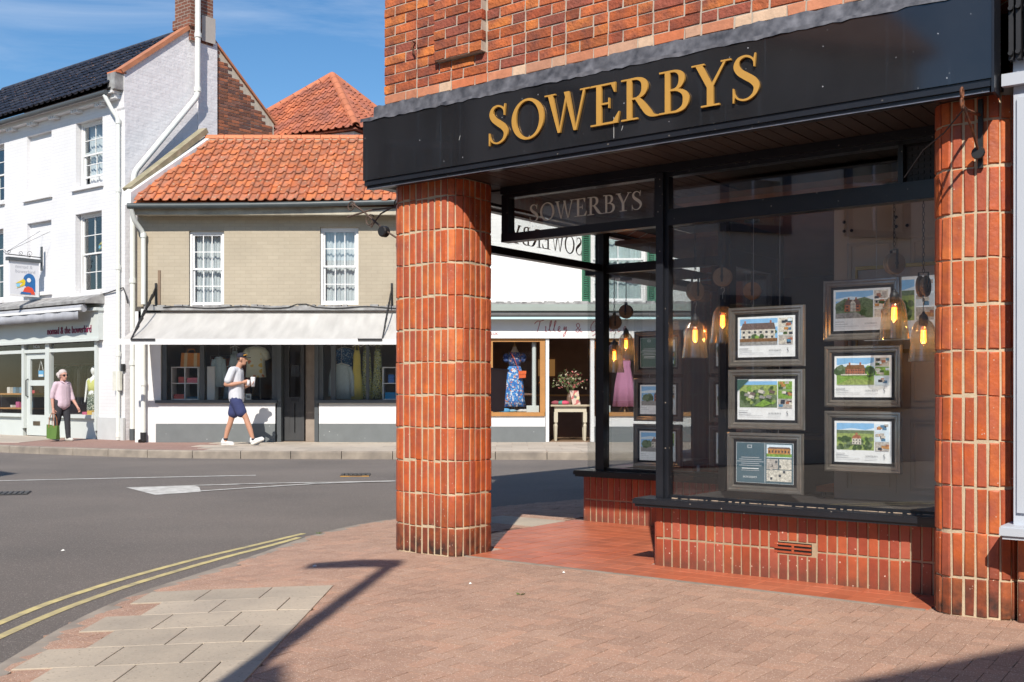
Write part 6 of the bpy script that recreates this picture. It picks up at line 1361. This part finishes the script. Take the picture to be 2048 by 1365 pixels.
t = thing('card_holder', 'small white card with a square pattern on the window bed behind the man', 'card', (B0[0] + 2.86, B0[1] + .3, 1.0), 0); m = MB(); m.box(-.06, .06, -.01, .01, 0, .13); m.build('card', hang_w, t); m = MB(); m.box(-.035, .035, -.012, -.0105, .04, .10); m.build('panel', M('card_grey', (.2, .2, .2), .8), t)
t = thing('shop_notice', 'dark notice hanging inside the draper door', 'notice', (B0[0] + 3.86, B0[1] + .30, 1.62), 0); m = MB(); m.box(-.09, .09, 0, .01, -.12, .12); m.build('board', M('notice_dark', (.03, .035, .045), .6), t)

# boutique on the right: dress stand, bags, table, flowers
T0 = (TX, BY)
def stand(t, z, mat=None):
    for s in (-1, 0, 1): m = MB(); m.tube([(s * .03, 0, z), (s * .11, .05 if s else -.1, .0)], .016, 8); m.build('leg', M('stand_wood', (.40, .24, .11), .6), t)
fl_b = pattern_mat('blue_floral', [(0, (.04, .17, .50)), (.45, (.10, .33, .66)), (.66, (.62, .62, .66)), (.82, (.55, .20, .10)), (.90, (.05, .12, .34))], 34); fl_d = pattern_mat('navy_floral', [(0, (.025, .06, .20)), (.6, (.10, .16, .36)), (.80, (.42, .18, .14)), (.88, (.35, .35, .4))], 38)
t = thing('dress_form', 'blue floral puff-sleeved dress on a wooden dress stand in the boutique window', 'dress form', (T0[0] + 1.53, T0[1] + .42, .735), 0)
m = MB(); cloth_rings(m, [(1.28, .11, .07, 0), (1.22, .135, .085, 0), (1.10, .14, .09, 0), (.98, .115, .08, 0)], 5, .03); m.build('bodice', fl_d, t, True)
m = MB(); cloth_rings(m, [(.985, .12, .085, 0), (.90, .165, .11, -.01), (.6, .20, .13, -.015), (.3, .22, .15, -.02), (.12, .235, .16, -.02)], 9, .10, 44); m.build('skirt', fl_b, t, True)
for s in (-1, 1): m = MB(); m.ball((s * .18, 0, 1.16), .075, .07, .10); m.build('puff_sleeve', fl_d, t, True)
m = MB(); m.lathe([(.05, 1.27), (.085, 1.29), (.05, 1.36), (.04, 1.40)], 16); m.build('neck', M('linen_form', (.55, .42, .32), .9), t); m = MB(); m.lathe([(.03, 1.40), (.035, 1.42), (.012, 1.45), (.010, 1.50), (.02, 1.52), (.004, 1.55)], 12); m.build('finial', MATS['stand_wood'] if 'stand_wood' in MATS else oak, t); stand(t, .15)
t = thing('cross_body_bag', 'small orange shoulder bag slung across the blue floral dress', 'bag', (T0[0] + 1.69, T0[1] + .30, 1.46), 0); og2 = M('bag_bright_orange', (.66, .11, .02), .6)
m = MB(); m.prism([(-.075, 0), (.075, .01), (.08, .15), (-.07, .15)], lambda u, v, d: (u, d, v), -.03, .03); m.build('body', og2, t); m = MB(); m.prism([(-.08, .08), (.085, .09), (.088, .155), (-.075, .155)], lambda u, v, d: (u, d, v), -.04, -.031); m.build('flap', og2, t); m = MB(); m.tube([(-.07, -.02, .15), (-.16, -.06, .4), (-.25, -.02, .55)], .007, 6); m.build('strap', og2, t)
fp = thing('draped_scarves', 'crumpled blue and white scarves on the boutique window bed', 'scarves', (T0[0] + 1.3, T0[1] + .35, .735), 0); rr = random.Random(2)
for i in range(7): m = MB(); m.ball((rr.uniform(-.32, .5), rr.uniform(-.1, .1), .03), rr.uniform(.08, .13), .08, rr.uniform(.03, .06), 10, 6); m.build('fold', M(('scarf_blue', 'scarf_white', 'scarf_sky')[i % 3], ((.10, .32, .55), (.6, .58, .56), (.3, .5, .62))[i % 3], .9), fp, True)
t = thing('dress_form', 'long pink dress on a wooden stand behind the entrance post', 'dress form', (T0[0] + 3.88, T0[1] + .45, .735), 0)
m = MB(); cloth_rings(m, [(1.28, .11, .07, 0), (1.2, .15, .09, 0), (.98, .13, .09, 0), (.6, .20, .13, 0), (.12, .25, .16, 0)], 8, .08, 40); m.build('dress', M('pink_cotton', (.62, .26, .42), .9, .05, 8), t, True); stand(t, .15)
t = thing('side_table', 'painted cream table with turned legs just inside the boutique doorway', 'table', (T0[0] + 2.72, T0[1] + .55, .12), 0); cr_t = M('table_cream', (.50, .46, .36), .6, .06, 4)
m = MB(); m.box(-.42, .42, -.28, .28, .74, .775); m.build('top', M('table_top', (.42, .36, .26), .5, .1, 5), t); m = MB(); m.box(-.34, .34, -.22, .22, .62, .739); m.build('apron', cr_t, t)
for sx in (-1, 1):
    for sy in (-1, 1): m = MB(); m.box(sx * .31 - .04, sx * .31 + .04, sy * .19 - .04, sy * .19 + .04, .40, .619); m.lathe([(.025, 0), (.035, .25), (.04, .33), (.028, .36), (.04, .40)], 12, (sx * .31, sy * .19, 0)); m.build('leg', cr_t, t)
t = thing('flower_arrangement', 'large dried flower arrangement in a vase on the cream table', 'flowers', (T0[0] + 2.72, T0[1] + .62, .895), 0)
m = MB(); m.lathe([(.05, 0), (.07, .05), (.065, .16), (.045, .22), (.055, .25)], 16); m.build('vase', M('vase_brown', (.16, .10, .07), .5), t)
rr = random.Random(8); leafm = MB(); flm = MB(); pnk = MB()
for i in range(260):
    a = rr.uniform(0, 6.28); e = rr.uniform(-.25, 1.4); d = rr.uniform(.12, .38); c = Vector((d * math.cos(a) * math.cos(e) * 1.05, d * math.sin(a) * math.cos(e) * .7, .42 + d * math.sin(e) * .9)); s = rr.uniform(.012, .03)
    (leafm if i % 5 < 3 else (flm if i % 5 == 3 else pnk)).add([c + Vector((rr.uniform(-s, s), rr.uniform(-s, s), rr.uniform(-s, s))) * 1.5 for _ in range(4)], [(0, 1, 2), (0, 2, 3), (0, 1, 3)])
leafm.build('foliage', M('dried_leaf', (.12, .15, .06), .9, .2, 20), t); flm.build('cream_flowers', M('dried_cream', (.50, .45, .34), .9, .1, 20), t); pnk.build('pink_flowers', M('dried_pink', (.45, .14, .13), .9, .1, 20), t)
st_ = MB()
for i in range(14): a = rr.uniform(0, 6.28); st_.tube([(0, 0, .2), (.2 * math.cos(a), .15 * math.sin(a), .5)], .004, 4)
st_.build('stems', MATS['dried_leaf'], t)
t = thing('book_display', 'patterned book propped on the cream table', 'book', (T0[0] + 2.84, T0[1] + .42, .896), 0); m = MB(); m.add([(-.07, 0, 0), (.10, 0, 0), (.06, .08, .30), (-.13, .08, .30), (-.07, .02, 0), (.10, .02, 0), (.06, .1, .30), (-.13, .1, .30)], [(0, 1, 2, 3), (4, 7, 6, 5), (0, 4, 5, 1), (1, 5, 6, 2), (2, 6, 7, 3), (3, 7, 4, 0)]); m.build('cover', pattern_mat('book_print', [(0, (.50, .40, .34)), (.5, (.40, .12, .12)), (.75, (.12, .15, .12)), (.88, (.6, .5, .3))], 18), t)
for i, (dx, cc) in enumerate(((-.25, (.26, .06, .08)), (-.12, (.06, .22, .18)), (-.06, (.55, .08, .14)))):
    m = MB(); m.ball((0, 0, .04), .10, .08, .05, 12, 6); o = m.build('rolled_scarf', M('scarf_roll_%d' % i, cc, .9, .08, 20), None, True, loc=(T0[0] + 2.66 + dx, T0[1] + .42 - .02 * i, .893)); tag(o, ('dark red', 'teal', 'bright pink')[i] + ' rolled scarf on the cream table', 'scarf')
def track_lamp(x, y, z, label):
    t = thing('ceiling_spot', label, 'spotlight', (T0[0] + x, T0[1] + y, z), 0); m = MB(); m.tube([(0, 0, 0), (0, 0, -.12)], .008, 6); m.build('stem', hang_w, t); m = MB(); m.ball((0, 0, -.17), .055, .055, .06, 12, 8); m.build('globe', glass_mat('globe_glass', (.9, .88, .84), 1.5, 1.3), t, True); m = MB(); m.ball((0, 0, -.17), .015, .015, .02, 8, 6); m.build('bulb', emit_mat('warm_bulb', (1, .75, .45), 9.0), t)
for i, (x, y) in enumerate(((1.30, .5), (1.82, .55), (2.72, .9), (2.65, 1.8))): track_lamp(x, y, 2.6, ('clear globe spotlight left of the blue floral dress', 'clear globe spotlight right of the blue floral dress', 'clear globe spotlight nearest the boutique doorway', 'clear globe spotlight deep inside the boutique')[i])
t = thing('shop_counter', 'wooden counter with lit shelf deep inside the boutique', 'counter', (T0[0] + 2.3, T0[1] + 2.4, .12), 0); m = MB(); m.box(-1.2, 1.4, 0, .5, 0, .95); m.build('body', room_warm, t); m = MB(); m.box(-1.25, 1.45, -.05, .55, .951, .99); m.build('top', oak, t)
m = MB(); m.box(2.1, 2.5, 3.12, 3.19, 1.55, 1.95); o = m.build('lit_niche', emit_mat('niche_light', (1.0, .5, .16), .16), None, loc=(TX, BY, 0)); tag(o, 'warm lit niche on the back wall of the boutique', 'light')

# sage shop on the left: mannequins, rail, shelves
man_w = M('mannequin_white', (.74, .74, .74), .35, .02)
def mannequin(label, x, y, top_m, skirt_m, arm_m):
    t = thing('mannequin', label, 'mannequin', tuple(wl(x, y, .64)), FA + .3)
    organic('body', [('b', (0, 0, 1.02), .075, .085, .11), ('c', (0, 0, .93), (0, 0, .84), .04, .045), ('c', (-.15, 0, .80), (.15, 0, .80), .05, .05), ('c', (0, 0, .78), (0, 0, .55), .12, .10), ('c', (0, 0, .50), (0, 0, .2), .13, .13), ('c', (-.06, 0, .15), (-.06, 0, .0), .05, .04), ('c', (.06, 0, .15), (.06, 0, .0), .05, .04), ('c', (-.19, 0, .78), (-.23, 0, .52), .035, .03), ('c', (-.23, 0, .52), (-.22, -.05, .30), .03, .022)], man_w, t, .016, 2)
    organic('arm', [('c', (.19, 0, .78), (.24, 0, .52), .04, .033), ('c', (.24, 0, .52), (.23, -.04, .30), .033, .024), ('b', (.23, -.05, .25), .025, .02, .04)], arm_m, t, .012, 2)
    m = MB(); cloth_rings(m, [(.84, .13, .09, 0), (.78, .185, .115, 0), (.66, .16, .115, 0), (.52, .135, .11, 0)], 6, .04); m.build('top', top_m, t, True)
    m = MB(); cloth_rings(m, [(.54, .14, .115, 0), (.40, .165, .14, 0), (.15, .17, .15, 0), (.02, .17, .15, 0)], 8, .08, 36); m.build('skirt', skirt_m, t, True); return t
prt = pattern_mat('green_print', [(0, (.10, .13, .09)), (.45, (.45, .47, .40)), (.75, (.06, .08, .06))], 60); leo = pattern_mat('leopard_print', [(0, (.50, .42, .32)), (.55, (.06, .05, .04)), (.8, (.55, .48, .38))], 60)
mannequin('white mannequin in lime top and printed skirt behind the walking woman', -1.80, .38, M('lime_top', (.55, .56, .18), .9, .05), prt, M('orange_arm', (.45, .13, .05), .6))
mannequin('white mannequin in leopard print top at the right edge of the sage shop window', -1.20, .42, leo, M('pale_skirt', (.5, .48, .46), .9), man_w)
t = thing('bedding_stack', 'colourful folded blankets on the sage shop window bed', 'blankets', tuple(wl(-1.5, .25, .64)), FA)
for i, cc in enumerate(((.55, .12, .20), (.62, .40, .08), (.60, .55, .45), (.15, .35, .30))): m = MB(); m.box(-.42 + .2 * i, -.24 + .2 * i, -.1, .12, 0, .07 + .03 * (i % 2)); m.build('blanket', M('blanket_%d' % i, cc, .9, .08, 9), t)
t = thing('display_table', 'two-tier wooden display table with bright goods in the sage shop', 'table', tuple(wl(-5.1, .5, .12)), FA)
for z in (.62, .98): m = MB(); m.box(-.8, .8, -.2, .25, z, z + .04); m.build('shelf', oak, t)
for sx in (-1, 1): m = MB(); m.box(sx * .76 - .02, sx * .76 + .02, -.18, .22, 0, .62); m.box(sx * .76 - .02, sx * .76 + .02, -.18, .22, .66, .98); m.build('leg', iron, t)
rr = random.Random(12)
for i in range(10):
    m = MB(); s = rr.uniform(.04, .09); m.box(-s, s, -.06, .06, 0, rr.uniform(.06, .2)); cn, cc = rr.choice([('red', (.55, .08, .10)), ('orange', (.6, .3, .06)), ('white', (.62, .6, .56)), ('blue', (.1, .2, .3)), ('pink', (.5, .12, .25))]); o = m.build('boxed_goods', M('goods_%d_%d' % (int(cc[0] * 100), int(cc[2] * 100)), cc, .7), None, loc=tuple(wl(-5.75 + .145 * i, .5, (.78 if i % 2 else 1.14))), rotz=FA); tag(o, '%s boxed gift, %s from the left on the %s tier of the sage shop table' % (cn, ('first', 'second', 'third', 'fourth', 'fifth')[i // 2], 'lower' if i % 2 else 'upper'), 'gift box', 'gifts on the two-tier table')
t = thing('clothes_rail', 'rail of black and grey clothes behind the sage shop door', 'clothes rail', tuple(wl(-4.2, 1.3, .12)), FA)
m = MB(); m.tube([(-1.1, 0, 0), (-1.1, 0, 1.75), (1.1, 0, 1.75), (1.1, 0, 0)], .012, 8); m.build('frame', steel, t)
for i in range(14): m = MB(); cloth_rings(m, [(1.70, .03, .12, -1.0 + i * .15), (1.60, .06, .20, -1.0 + i * .15), (.75, .06, .22, -1.0 + i * .15)], 5, .1, 16); m.build('garment', M('rail_cloth_%d' % (i % 4), ((.03, .03, .04), (.12, .11, .11), (.32, .31, .30), (.05, .05, .06))[i % 4], .9), t, True)
t = thing('open_sign', 'small blue and white sign on a cord inside the sage shop door', 'sign', tuple(wl(-3.56, .075, 1.62)), FA); m = MB(); m.box(-.11, .11, 0, .012, -.09, .06); m.build('board', M('sign_blue', (.10, .38, .68), .6), t); m = MB(); m.box(-.10, .10, -.002, -.0005, -.08, -.03); m.build('stripe', white_paint, t); m = MB(); m.tube([(-.10, 0, .06), (0, 0, .30), (.10, 0, .06)], .006, 5); m.build('cord', white_paint, t)

# ---------------------------------------------------------------- people
skin = M('skin', (.50, .26, .17), .55, .06, 12); skin2 = M('skin_pale', (.52, .28, .21), .55, .06, 12)
def capsules(chain_):
    return [('c', a[0], b[0], a[1], b[1]) for a, b in zip(chain_, chain_[1:])]
def hand(c, d, side, curl=0.5, s=1.0):
    """palm at c, fingers along d curling towards side"""
    c, d, side = Vector(c), Vector(d).normalized(), Vector(side).normalized(); n = d.cross(side).normalized(); out = [('c', c - d * .02 * s, c + d * .045 * s, .030 * s, .028 * s), ('c', c - n * .018 * s, c + d * .04 * s - n * .025 * s, .02 * s, .018 * s), ('c', c + n * .018 * s, c + d * .04 * s + n * .022 * s, .02 * s, .018 * s)]
    for k, (o, L) in enumerate(((-.032, .060), (-.011, .070), (.011, .066), (.031, .050))):
        a = c + d * .05 * s + n * o * s; b = a + (d * (1 - curl * .5) + side * curl * .6).normalized() * L * .55 * s; e = b + (d * (1 - curl * 1.3) + side * curl * 1.5).normalized() * L * .5 * s; out += [('c', a, b, .0105 * s, .010 * s), ('c', b, e, .010 * s, .008 * s)]
    a = c - n * .03 * s; b = a + (d * .5 - n * .6 + side * .5).normalized() * .045 * s; out += [('c', a, b, .014 * s, .012 * s), ('c', b, b + (d * .8 + side * .6).normalized() * .03 * s, .012 * s, .009 * s)]
    return out
def face(cx_, cy_, cz, fwd, s=1.0, ears=True):
    """head looking along fwd (unit, horizontal); centre of skull at c"""
    c = Vector((cx_, cy_, cz)); f = Vector(fwd).normalized(); sd = Vector((-f.y, f.x, 0)); u = Vector((0, 0, 1)); o = []
    o += [('b', tuple(c - f * .012 * s + u * .03 * s), .084 * s, .084 * s, .098 * s), ('c', tuple(c + f * .02 * s + u * .0), tuple(c + f * .035 * s - u * .075 * s), .068 * s, .046 * s), ('c', tuple(c + f * .055 * s - u * .085 * s), tuple(c + f * .06 * s - u * .09 * s), .026 * s, .024 * s)]
    o += [('c', tuple(c + f * .078 * s + u * .012 * s), tuple(c + f * .102 * s - u * .028 * s), .011 * s, .016 * s), ('c', tuple(c + f * .076 * s - u * .055 * s - sd * .016 * s), tuple(c + f * .076 * s - u * .055 * s + sd * .016 * s), .011 * s, .011 * s), ('c', tuple(c + f * .066 * s + u * .032 * s - sd * .03 * s), tuple(c + f * .066 * s + u * .032 * s + sd * .03 * s), .016 * s, .016 * s)]
    if ears: o += [('b', tuple(c + sd * .083 * s - u * .005 * s), .022 * s, .012 * s, .032 * s), ('b', tuple(c - sd * .083 * s - u * .005 * s), .022 * s, .012 * s, .032 * s)]
    return o
# man with two cups, striding to the right
MX, MY, MZ = -5.32, 21.42, .112
mp_ = thing('person', 'man in navy cap, pale tee and navy shorts striding right with two cups', 'person', (MX, MY, MZ), 0)
J = lambda px, v: ((px - 487) * .0099, 1.04 - (v - 786) * .0099)
hip = (-.13, 0, .93)
nk, ff = (-.27, .10), (.44, .12)
legF = [((-.10, -.09, .90), .090), ((-.02, -.10, .72), .078), ((.085, -.10, .53), .056), ((.10, -.10, .48), .057), ((.16, -.10, .32), .054), ((.215, -.10, .13), .036), ((.225, -.10, .09), .040)]
legB = [((-.17, .09, .90), .090), ((-.21, .09, .70), .078), ((-.265, .09, .49), .056), ((-.28, .09, .44), .056), ((-.33, .09, .30), .053), ((-.375, .09, .12), .036), ((-.375, .09, .07), .040)]
armN = [((-.17, -.20, 1.47), .058), ((-.235, -.245, 1.32), .052), ((-.275, -.25, 1.20), .043), ((-.16, -.23, 1.20), .042), ((.0, -.17, 1.235), .030)]
armF = [((-.12, .20, 1.47), .058), ((-.14, .25, 1.30), .052), ((-.13, .25, 1.17), .043), ((.0, .17, 1.16), .040), ((.12, .04, 1.20), .030)]
parts = capsules(legF) + capsules(legB) + capsules(armN) + capsules(armF) + face(-.025, 0, 1.70, (1, 0, 0)) + [('c', (-.055, 0, 1.62), (-.10, 0, 1.52), .055, .062), ('c', (-.14, -.14, 1.48), (-.14, .14, 1.48), .07, .07), ('c', (-.14, 0, 1.42), (-.13, 0, 1.02), .13, .12), ('c', (-.13, -.07, .97), (-.13, .07, .97), .11, .11)]
parts += hand((.06, -.14, 1.25), (.9, .35, .25), (0, .9, .1), .75) + hand((.15, .0, 1.215), (.6, -.5, .15), (.3, -.7, .3), .8)
organic('body', parts, skin, mp_, .0085, 3)
organic('tee_shirt', [('c', (-.14, -.13, 1.475), (-.14, .13, 1.475), .085, .085), ('c', (-.135, -.06, 1.42), (-.13, -.05, .93), .135, .145), ('c', (-.135, .06, 1.42), (-.13, .05, .93), .135, .145), ('c', (-.135, 0, 1.40), (-.13, 0, .92), .14, .15), ('c', (-.165, -.20, 1.475), (-.235, -.25, 1.28), .078, .075), ('c', (-.12, .20, 1.475), (-.14, .255, 1.28), .078, .075)], M('pale_tee', (.60, .61, .65), .9, .05, 14, bump=.6, bscale=16, bumpd=.02), mp_, .014, 3)
organic('shorts', [('c', (-.13, -.06, .92), (-.13, .06, .92), .135, .135), ('c', (-.11, -.09, .86), (-.015, -.10, .66), .118, .112), ('c', (-.16, .09, .86), (-.215, .09, .64), .118, .112)], M('navy_shorts', (.035, .045, .13), .9, .1, 12, bump=.5, bscale=18, bumpd=.02), mp_, .013, 2)
cap_m = M('navy_cap', (.012, .014, .028), .8)
organic('cap', [('b', (-.035, 0, 1.765), .098, .092, .068), ('b', (-.035, 0, 1.745), .099, .093, .03)], cap_m, mp_, .01, 2)
m = MB(); m.prism([(.02, -.075), (.08, -.07), (.135, -.04), (.15, 0), (.135, .04), (.08, .07), (.02, .075)], lambda u, v, d: (u, v, d - u * .10), 1.742, 1.754); m.build('cap_peak', cap_m, mp_)
m = MB(); m.tube([(.03, -.088, 1.775), (.062, -.06, 1.785), (.07, 0, 1.788), (.062, .06, 1.785), (.03, .088, 1.775)], .011, 8); m.build('sunglasses', M('amber_lens', (.55, .26, .02), .25), mp_)
organic('hair', [('b', (-.055, 0, 1.715), .076, .089, .055)], M('dark_hair', (.03, .02, .015), .8), mp_, .01, 1)
shoe = M('white_shoe', (.62, .62, .62), .7, .06, 20); sole = M('shoe_sole', (.70, .69, .66), .7)
def shoe_pair(px, y, heel, toe, parent, mat, solem, s=1.0):
    h, t_ = Vector((heel[0], y, heel[1])), Vector((toe[0], y, toe[1])); d = t_ - h; up = Vector((-d.z, 0, d.x)).normalized()
    organic('shoe', [('c', h + up * .05 + d * .12, h + up * .045 + d * .35, .046 * s, .045 * s), ('c', h + up * .042 + d * .35, h + up * .034 + d * .85, .043 * s, .034 * s), ('c', h + up * .08 + d * .15, h + up * .105 + d * .20, .042 * s, .04 * s)], mat, parent, .01, 2)
    organic('sole', [('c', h + up * .012 + d * .12, h + up * .012 + d * .88, .04 * s, .036 * s)], solem, parent, .01, 0)
shoe_pair(0, -.10, (.185, .02), (.445, .125), mp_, shoe, sole); shoe_pair(0, .09, (-.455, .0), (-.195, .0), mp_, shoe, sole)
for sx, y, x, z in ((1, -.10, .222, .105), (1, .09, -.375, .10)): m = MB(); m.lathe([(.046, z), (.047, z + .035)], 14, (x, y, 0)); m.build('sock', cap_m, mp_)
def cup(label, x, y, z, r0, r1, h_, lid):
    t = thing('paper_cup', label, 'cup', (MX + x, MY + y, MZ + z), 0, 'cups the walking man holds'); m = MB(); m.lathe([(r0, 0), (r1, h_)], 18); m.build('cup', M('cup_print', (.66, .64, .66), .6, .15, 40), t, True); m = MB(); m.lathe([(r1 + .003, h_), (r1 + .003, h_ + .012), (r1 - .006, h_ + lid)], 18); m.build('lid', M('cup_lid', (.75, .75, .74), .4), t); return t
cup('small paper cup in the nearer hand of the man in the navy cap', .125, -.105, 1.175, .028, .038, .10, .016); cup('tall cup held up in front by the man in the navy cap', .20, -.03, 1.155, .034, .046, .165, .03)
# woman with a green bag
LX, LY, LZ = -9.68, 23.30, .112
lp = thing('person', 'woman in pink shirt, dark trousers and sunglasses walking past the sage shop', 'person', (LX, LY, LZ), 0)
fw_ = Vector((.86, -.5, 0)).normalized(); sd_ = Vector((.5, .86, 0))
def L3(f, s, z): v = fw_ * f + sd_ * s; return (v.x, v.y, z)
tr1 = [(L3(.0, .08, .84), .10), (L3(.03, .08, .62), .085), (L3(.06, .08, .44), .066), (L3(.07, .085, .25), .06), (L3(.08, .09, .08), .052)]
tr2 = [(L3(.0, -.08, .84), .10), (L3(-.02, -.08, .62), .085), (L3(-.06, -.07, .44), .066), (L3(-.13, -.06, .25), .058), (L3(-.18, -.05, .10), .05)]
aR = [(L3(-.01, -.15, 1.22), .048), (L3(-.06, -.185, 1.05), .044), (L3(-.08, -.19, .94), .037), (L3(-.05, -.20, .80), .033), (L3(-.03, -.205, .70), .025)]
aL = [(L3(.0, .15, 1.22), .048), (L3(.02, .19, 1.05), .044), (L3(.05, .20, .94), .037), (L3(.13, .215, .83), .033), (L3(.20, .225, .74), .025)]
parts = capsules(aR) + capsules(aL) + face(*L3(.04, 0, 1.405), tuple(fw_), .93, False) + [('c', L3(.02, 0, 1.34), L3(0, 0, 1.25), .046, .052), ('c', L3(0, -.10, 1.22), L3(0, .10, 1.22), .055, .055), ('c', L3(0, 0, 1.18), L3(0, 0, .85), .10, .11)] + capsules([(p, r * .8) for p, r in tr1]) + capsules([(p, r * .8) for p, r in tr2])
parts += hand(L3(-.02, -.205, .665), (.1, -.1, -1), tuple(fw_), .8, .9) + hand(L3(.225, .23, .70), (.4, .2, -.8), tuple(-sd_), .5, .9)
organic('body', parts, skin2, lp, .0085, 3)
organic('shirt', [('c', L3(0, -.10, 1.215), L3(0, .10, 1.215), .070, .070), ('c', L3(.005, -.045, 1.18), L3(.015, -.045, .80), .105, .122), ('c', L3(.005, .045, 1.18), L3(.015, .045, .80), .105, .122), ('c', L3(.007, 0, 1.16), L3(.017, 0, .79), .11, .13), ('c', aR[0][0], aR[1][0], .062, .058), ('c', aR[1][0], aR[2][0], .056, .052), ('c', aL[0][0], aL[1][0], .062, .058), ('c', aL[1][0], L3(.08, .205, .90), .056, .05)], M('pink_shirt', (.60, .47, .54), .9, .05, 14, bump=.4, bscale=18, bumpd=.02), lp, .013, 3)
m = MB()
for s in (-1, 1): m.add([L3(.10, s * .012, 1.235), L3(.085, s * .075, 1.27), L3(.035, s * .085, 1.30), L3(.065, s * .03, 1.29), L3(.108, s * .012, 1.230), L3(.095, s * .08, 1.262), L3(.043, s * .092, 1.295)], [(0, 1, 2, 3), (4, 6, 5), (0, 4, 5, 1), (1, 5, 6, 2)])
m.build('collar', MATS['pink_shirt'], lp)
organic('trousers', [('c', L3(0, -.05, .82), L3(0, .05, .82), .112, .112)] + capsules(tr1) + capsules(tr2), M('charcoal_trousers', (.035, .037, .045), .9, .1, 14, bump=.4, bscale=18, bumpd=.02), lp, .012, 3)
organic('hair', [('b', L3(.01, 0, 1.465), .088, .088, .082), ('c', L3(-.045, -.05, 1.43), L3(-.045, .05, 1.43), .058, .058), ('c', L3(-.05, 0, 1.40), L3(-.055, 0, 1.36), .058, .045), ('c', L3(-.01, -.078, 1.42), L3(-.015, -.078, 1.37), .026, .024), ('c', L3(-.01, .078, 1.42), L3(-.015, .078, 1.37), .026, .024)], M('silver_hair', (.52, .46, .44), .7, .1, 30), lp, .01, 2)
m = MB(); gl_ = M('dark_lens', (.012, .01, .01), .15)
for s in (-1, 1): m.ball(L3(.105, s * .034, 1.413), .026, .026, .023, 12, 8)
m.tube([L3(.02, -.085, 1.418), L3(.10, -.055, 1.42), L3(.122, 0, 1.42), L3(.10, .055, 1.42), L3(.02, .085, 1.418)], .005, 6); m.build('sunglasses', gl_, lp)
def wshoe(f, s, z, t):
    h = Vector(L3(f - .06, s, z + .03)); e = Vector(L3(f + .12, s, z - t + .025)); organic('shoe', [('c', h, e, .042, .036), ('c', h + Vector((0, 0, .03)), h + Vector((0, 0, .04)), .036, .034)], M('pale_shoe', (.55, .55, .52), .8), lp, .01, 2)
wshoe(.08, .09, .005, 0); wshoe(-.19, -.05, .03, .02)
t = thing('tote_bag', 'green tote bag with tan handles carried by the woman', 'bag', (LX + L3(-.02, -.215, 0)[0], LY + L3(-.02, -.215, 0)[1], LZ + .03), math.atan2(fw_.y, fw_.x) + .2)
grn = M('bag_green', (.085, .17, .03), .7, .08, 10); tan = M('tan_leather', (.34, .12, .05), .6)
m = MB(); m.add([(-.12, -.06, .04), (.13, -.06, .02), (.13, .06, .02), (-.12, .06, .04), (-.14, -.035, .33), (.14, -.035, .31), (.14, .035, .31), (-.14, .035, .33), (0, -.075, .02), (0, .075, .02), (0, -.05, .30), (0, .05, .30)], [(0, 8, 10, 4), (8, 1, 5, 10), (1, 2, 6, 5), (2, 9, 11, 6), (9, 3, 7, 11), (3, 0, 4, 7), (0, 3, 9, 8), (8, 9, 2, 1), (4, 10, 11, 7), (10, 5, 6, 11)]); m.build('body', grn, t)
for y in (-.045, .045): m = MB(); m.tube([(-.07, y, .26), (-.06, y, .45), (-.02, y * .3, .58), (.02, y * .3, .58), (.06, y, .45), (.07, y, .26)], .008, 6); m.build('handle', tan, t)

# ---------------------------------------------------------------- small litter and weeds
weed = M('weed_green', (.10, .19, .03), .8); rr = random.Random(77)
for i, (X, Y) in enumerate(((-1.63, 9.15), (.05, 6.15))):
    m = MB()
    for k in range(14): a = rr.uniform(0, 6.28); l = rr.uniform(.01, .03); m.add([(0, 0, 0), (l * math.cos(a), l * math.sin(a), .012), (l * math.cos(a + .4), l * math.sin(a + .4), .006)], [(0, 1, 2)])
    o = m.build('weed', weed, None, loc=(X, Y, pz(X, Y) + .002)); tag(o, ('small green weed at the kerb edge beyond the slabs', 'tiny weed between red blocks near the left pillar', 'tiny weed at the right edge of the slabs', 'tiny weed in the middle of the red paving')[i], 'weed', 'weeds in the paving')
wl_ = M('litter_white', (.75, .75, .72), .8)
for i, (X, Y, s) in enumerate(((-3.4, 8.2, .014), (-1.32, 7.25, .014), (.33, 6.9, .009), (-.25, 6.5, .009), (-4.9, 9.2, .010))):
    Z = pz(X, Y) if X > kx(Y) else rz(X, Y); m = MB(); m.add([(-s, -s, .002), (s, -s * .6, .004), (s * .8, s, .003), (-s * .7, s * .8, .008), (0, 0, .014)], [(0, 1, 4), (1, 2, 4), (2, 3, 4), (3, 0, 4), (0, 3, 2, 1)]); o = m.build('litter_scrap', wl_, None, loc=(X, Y, Z)); tag(o, ('white scrap of litter on the road left of the yellow lines', 'pale scrap of litter between kerb and pillar', 'white scrap beside the tiled lobby edge', 'white scrap in front of the left pillar', 'tiny white scrap far out on the road')[i], 'litter', 'scraps of litter')
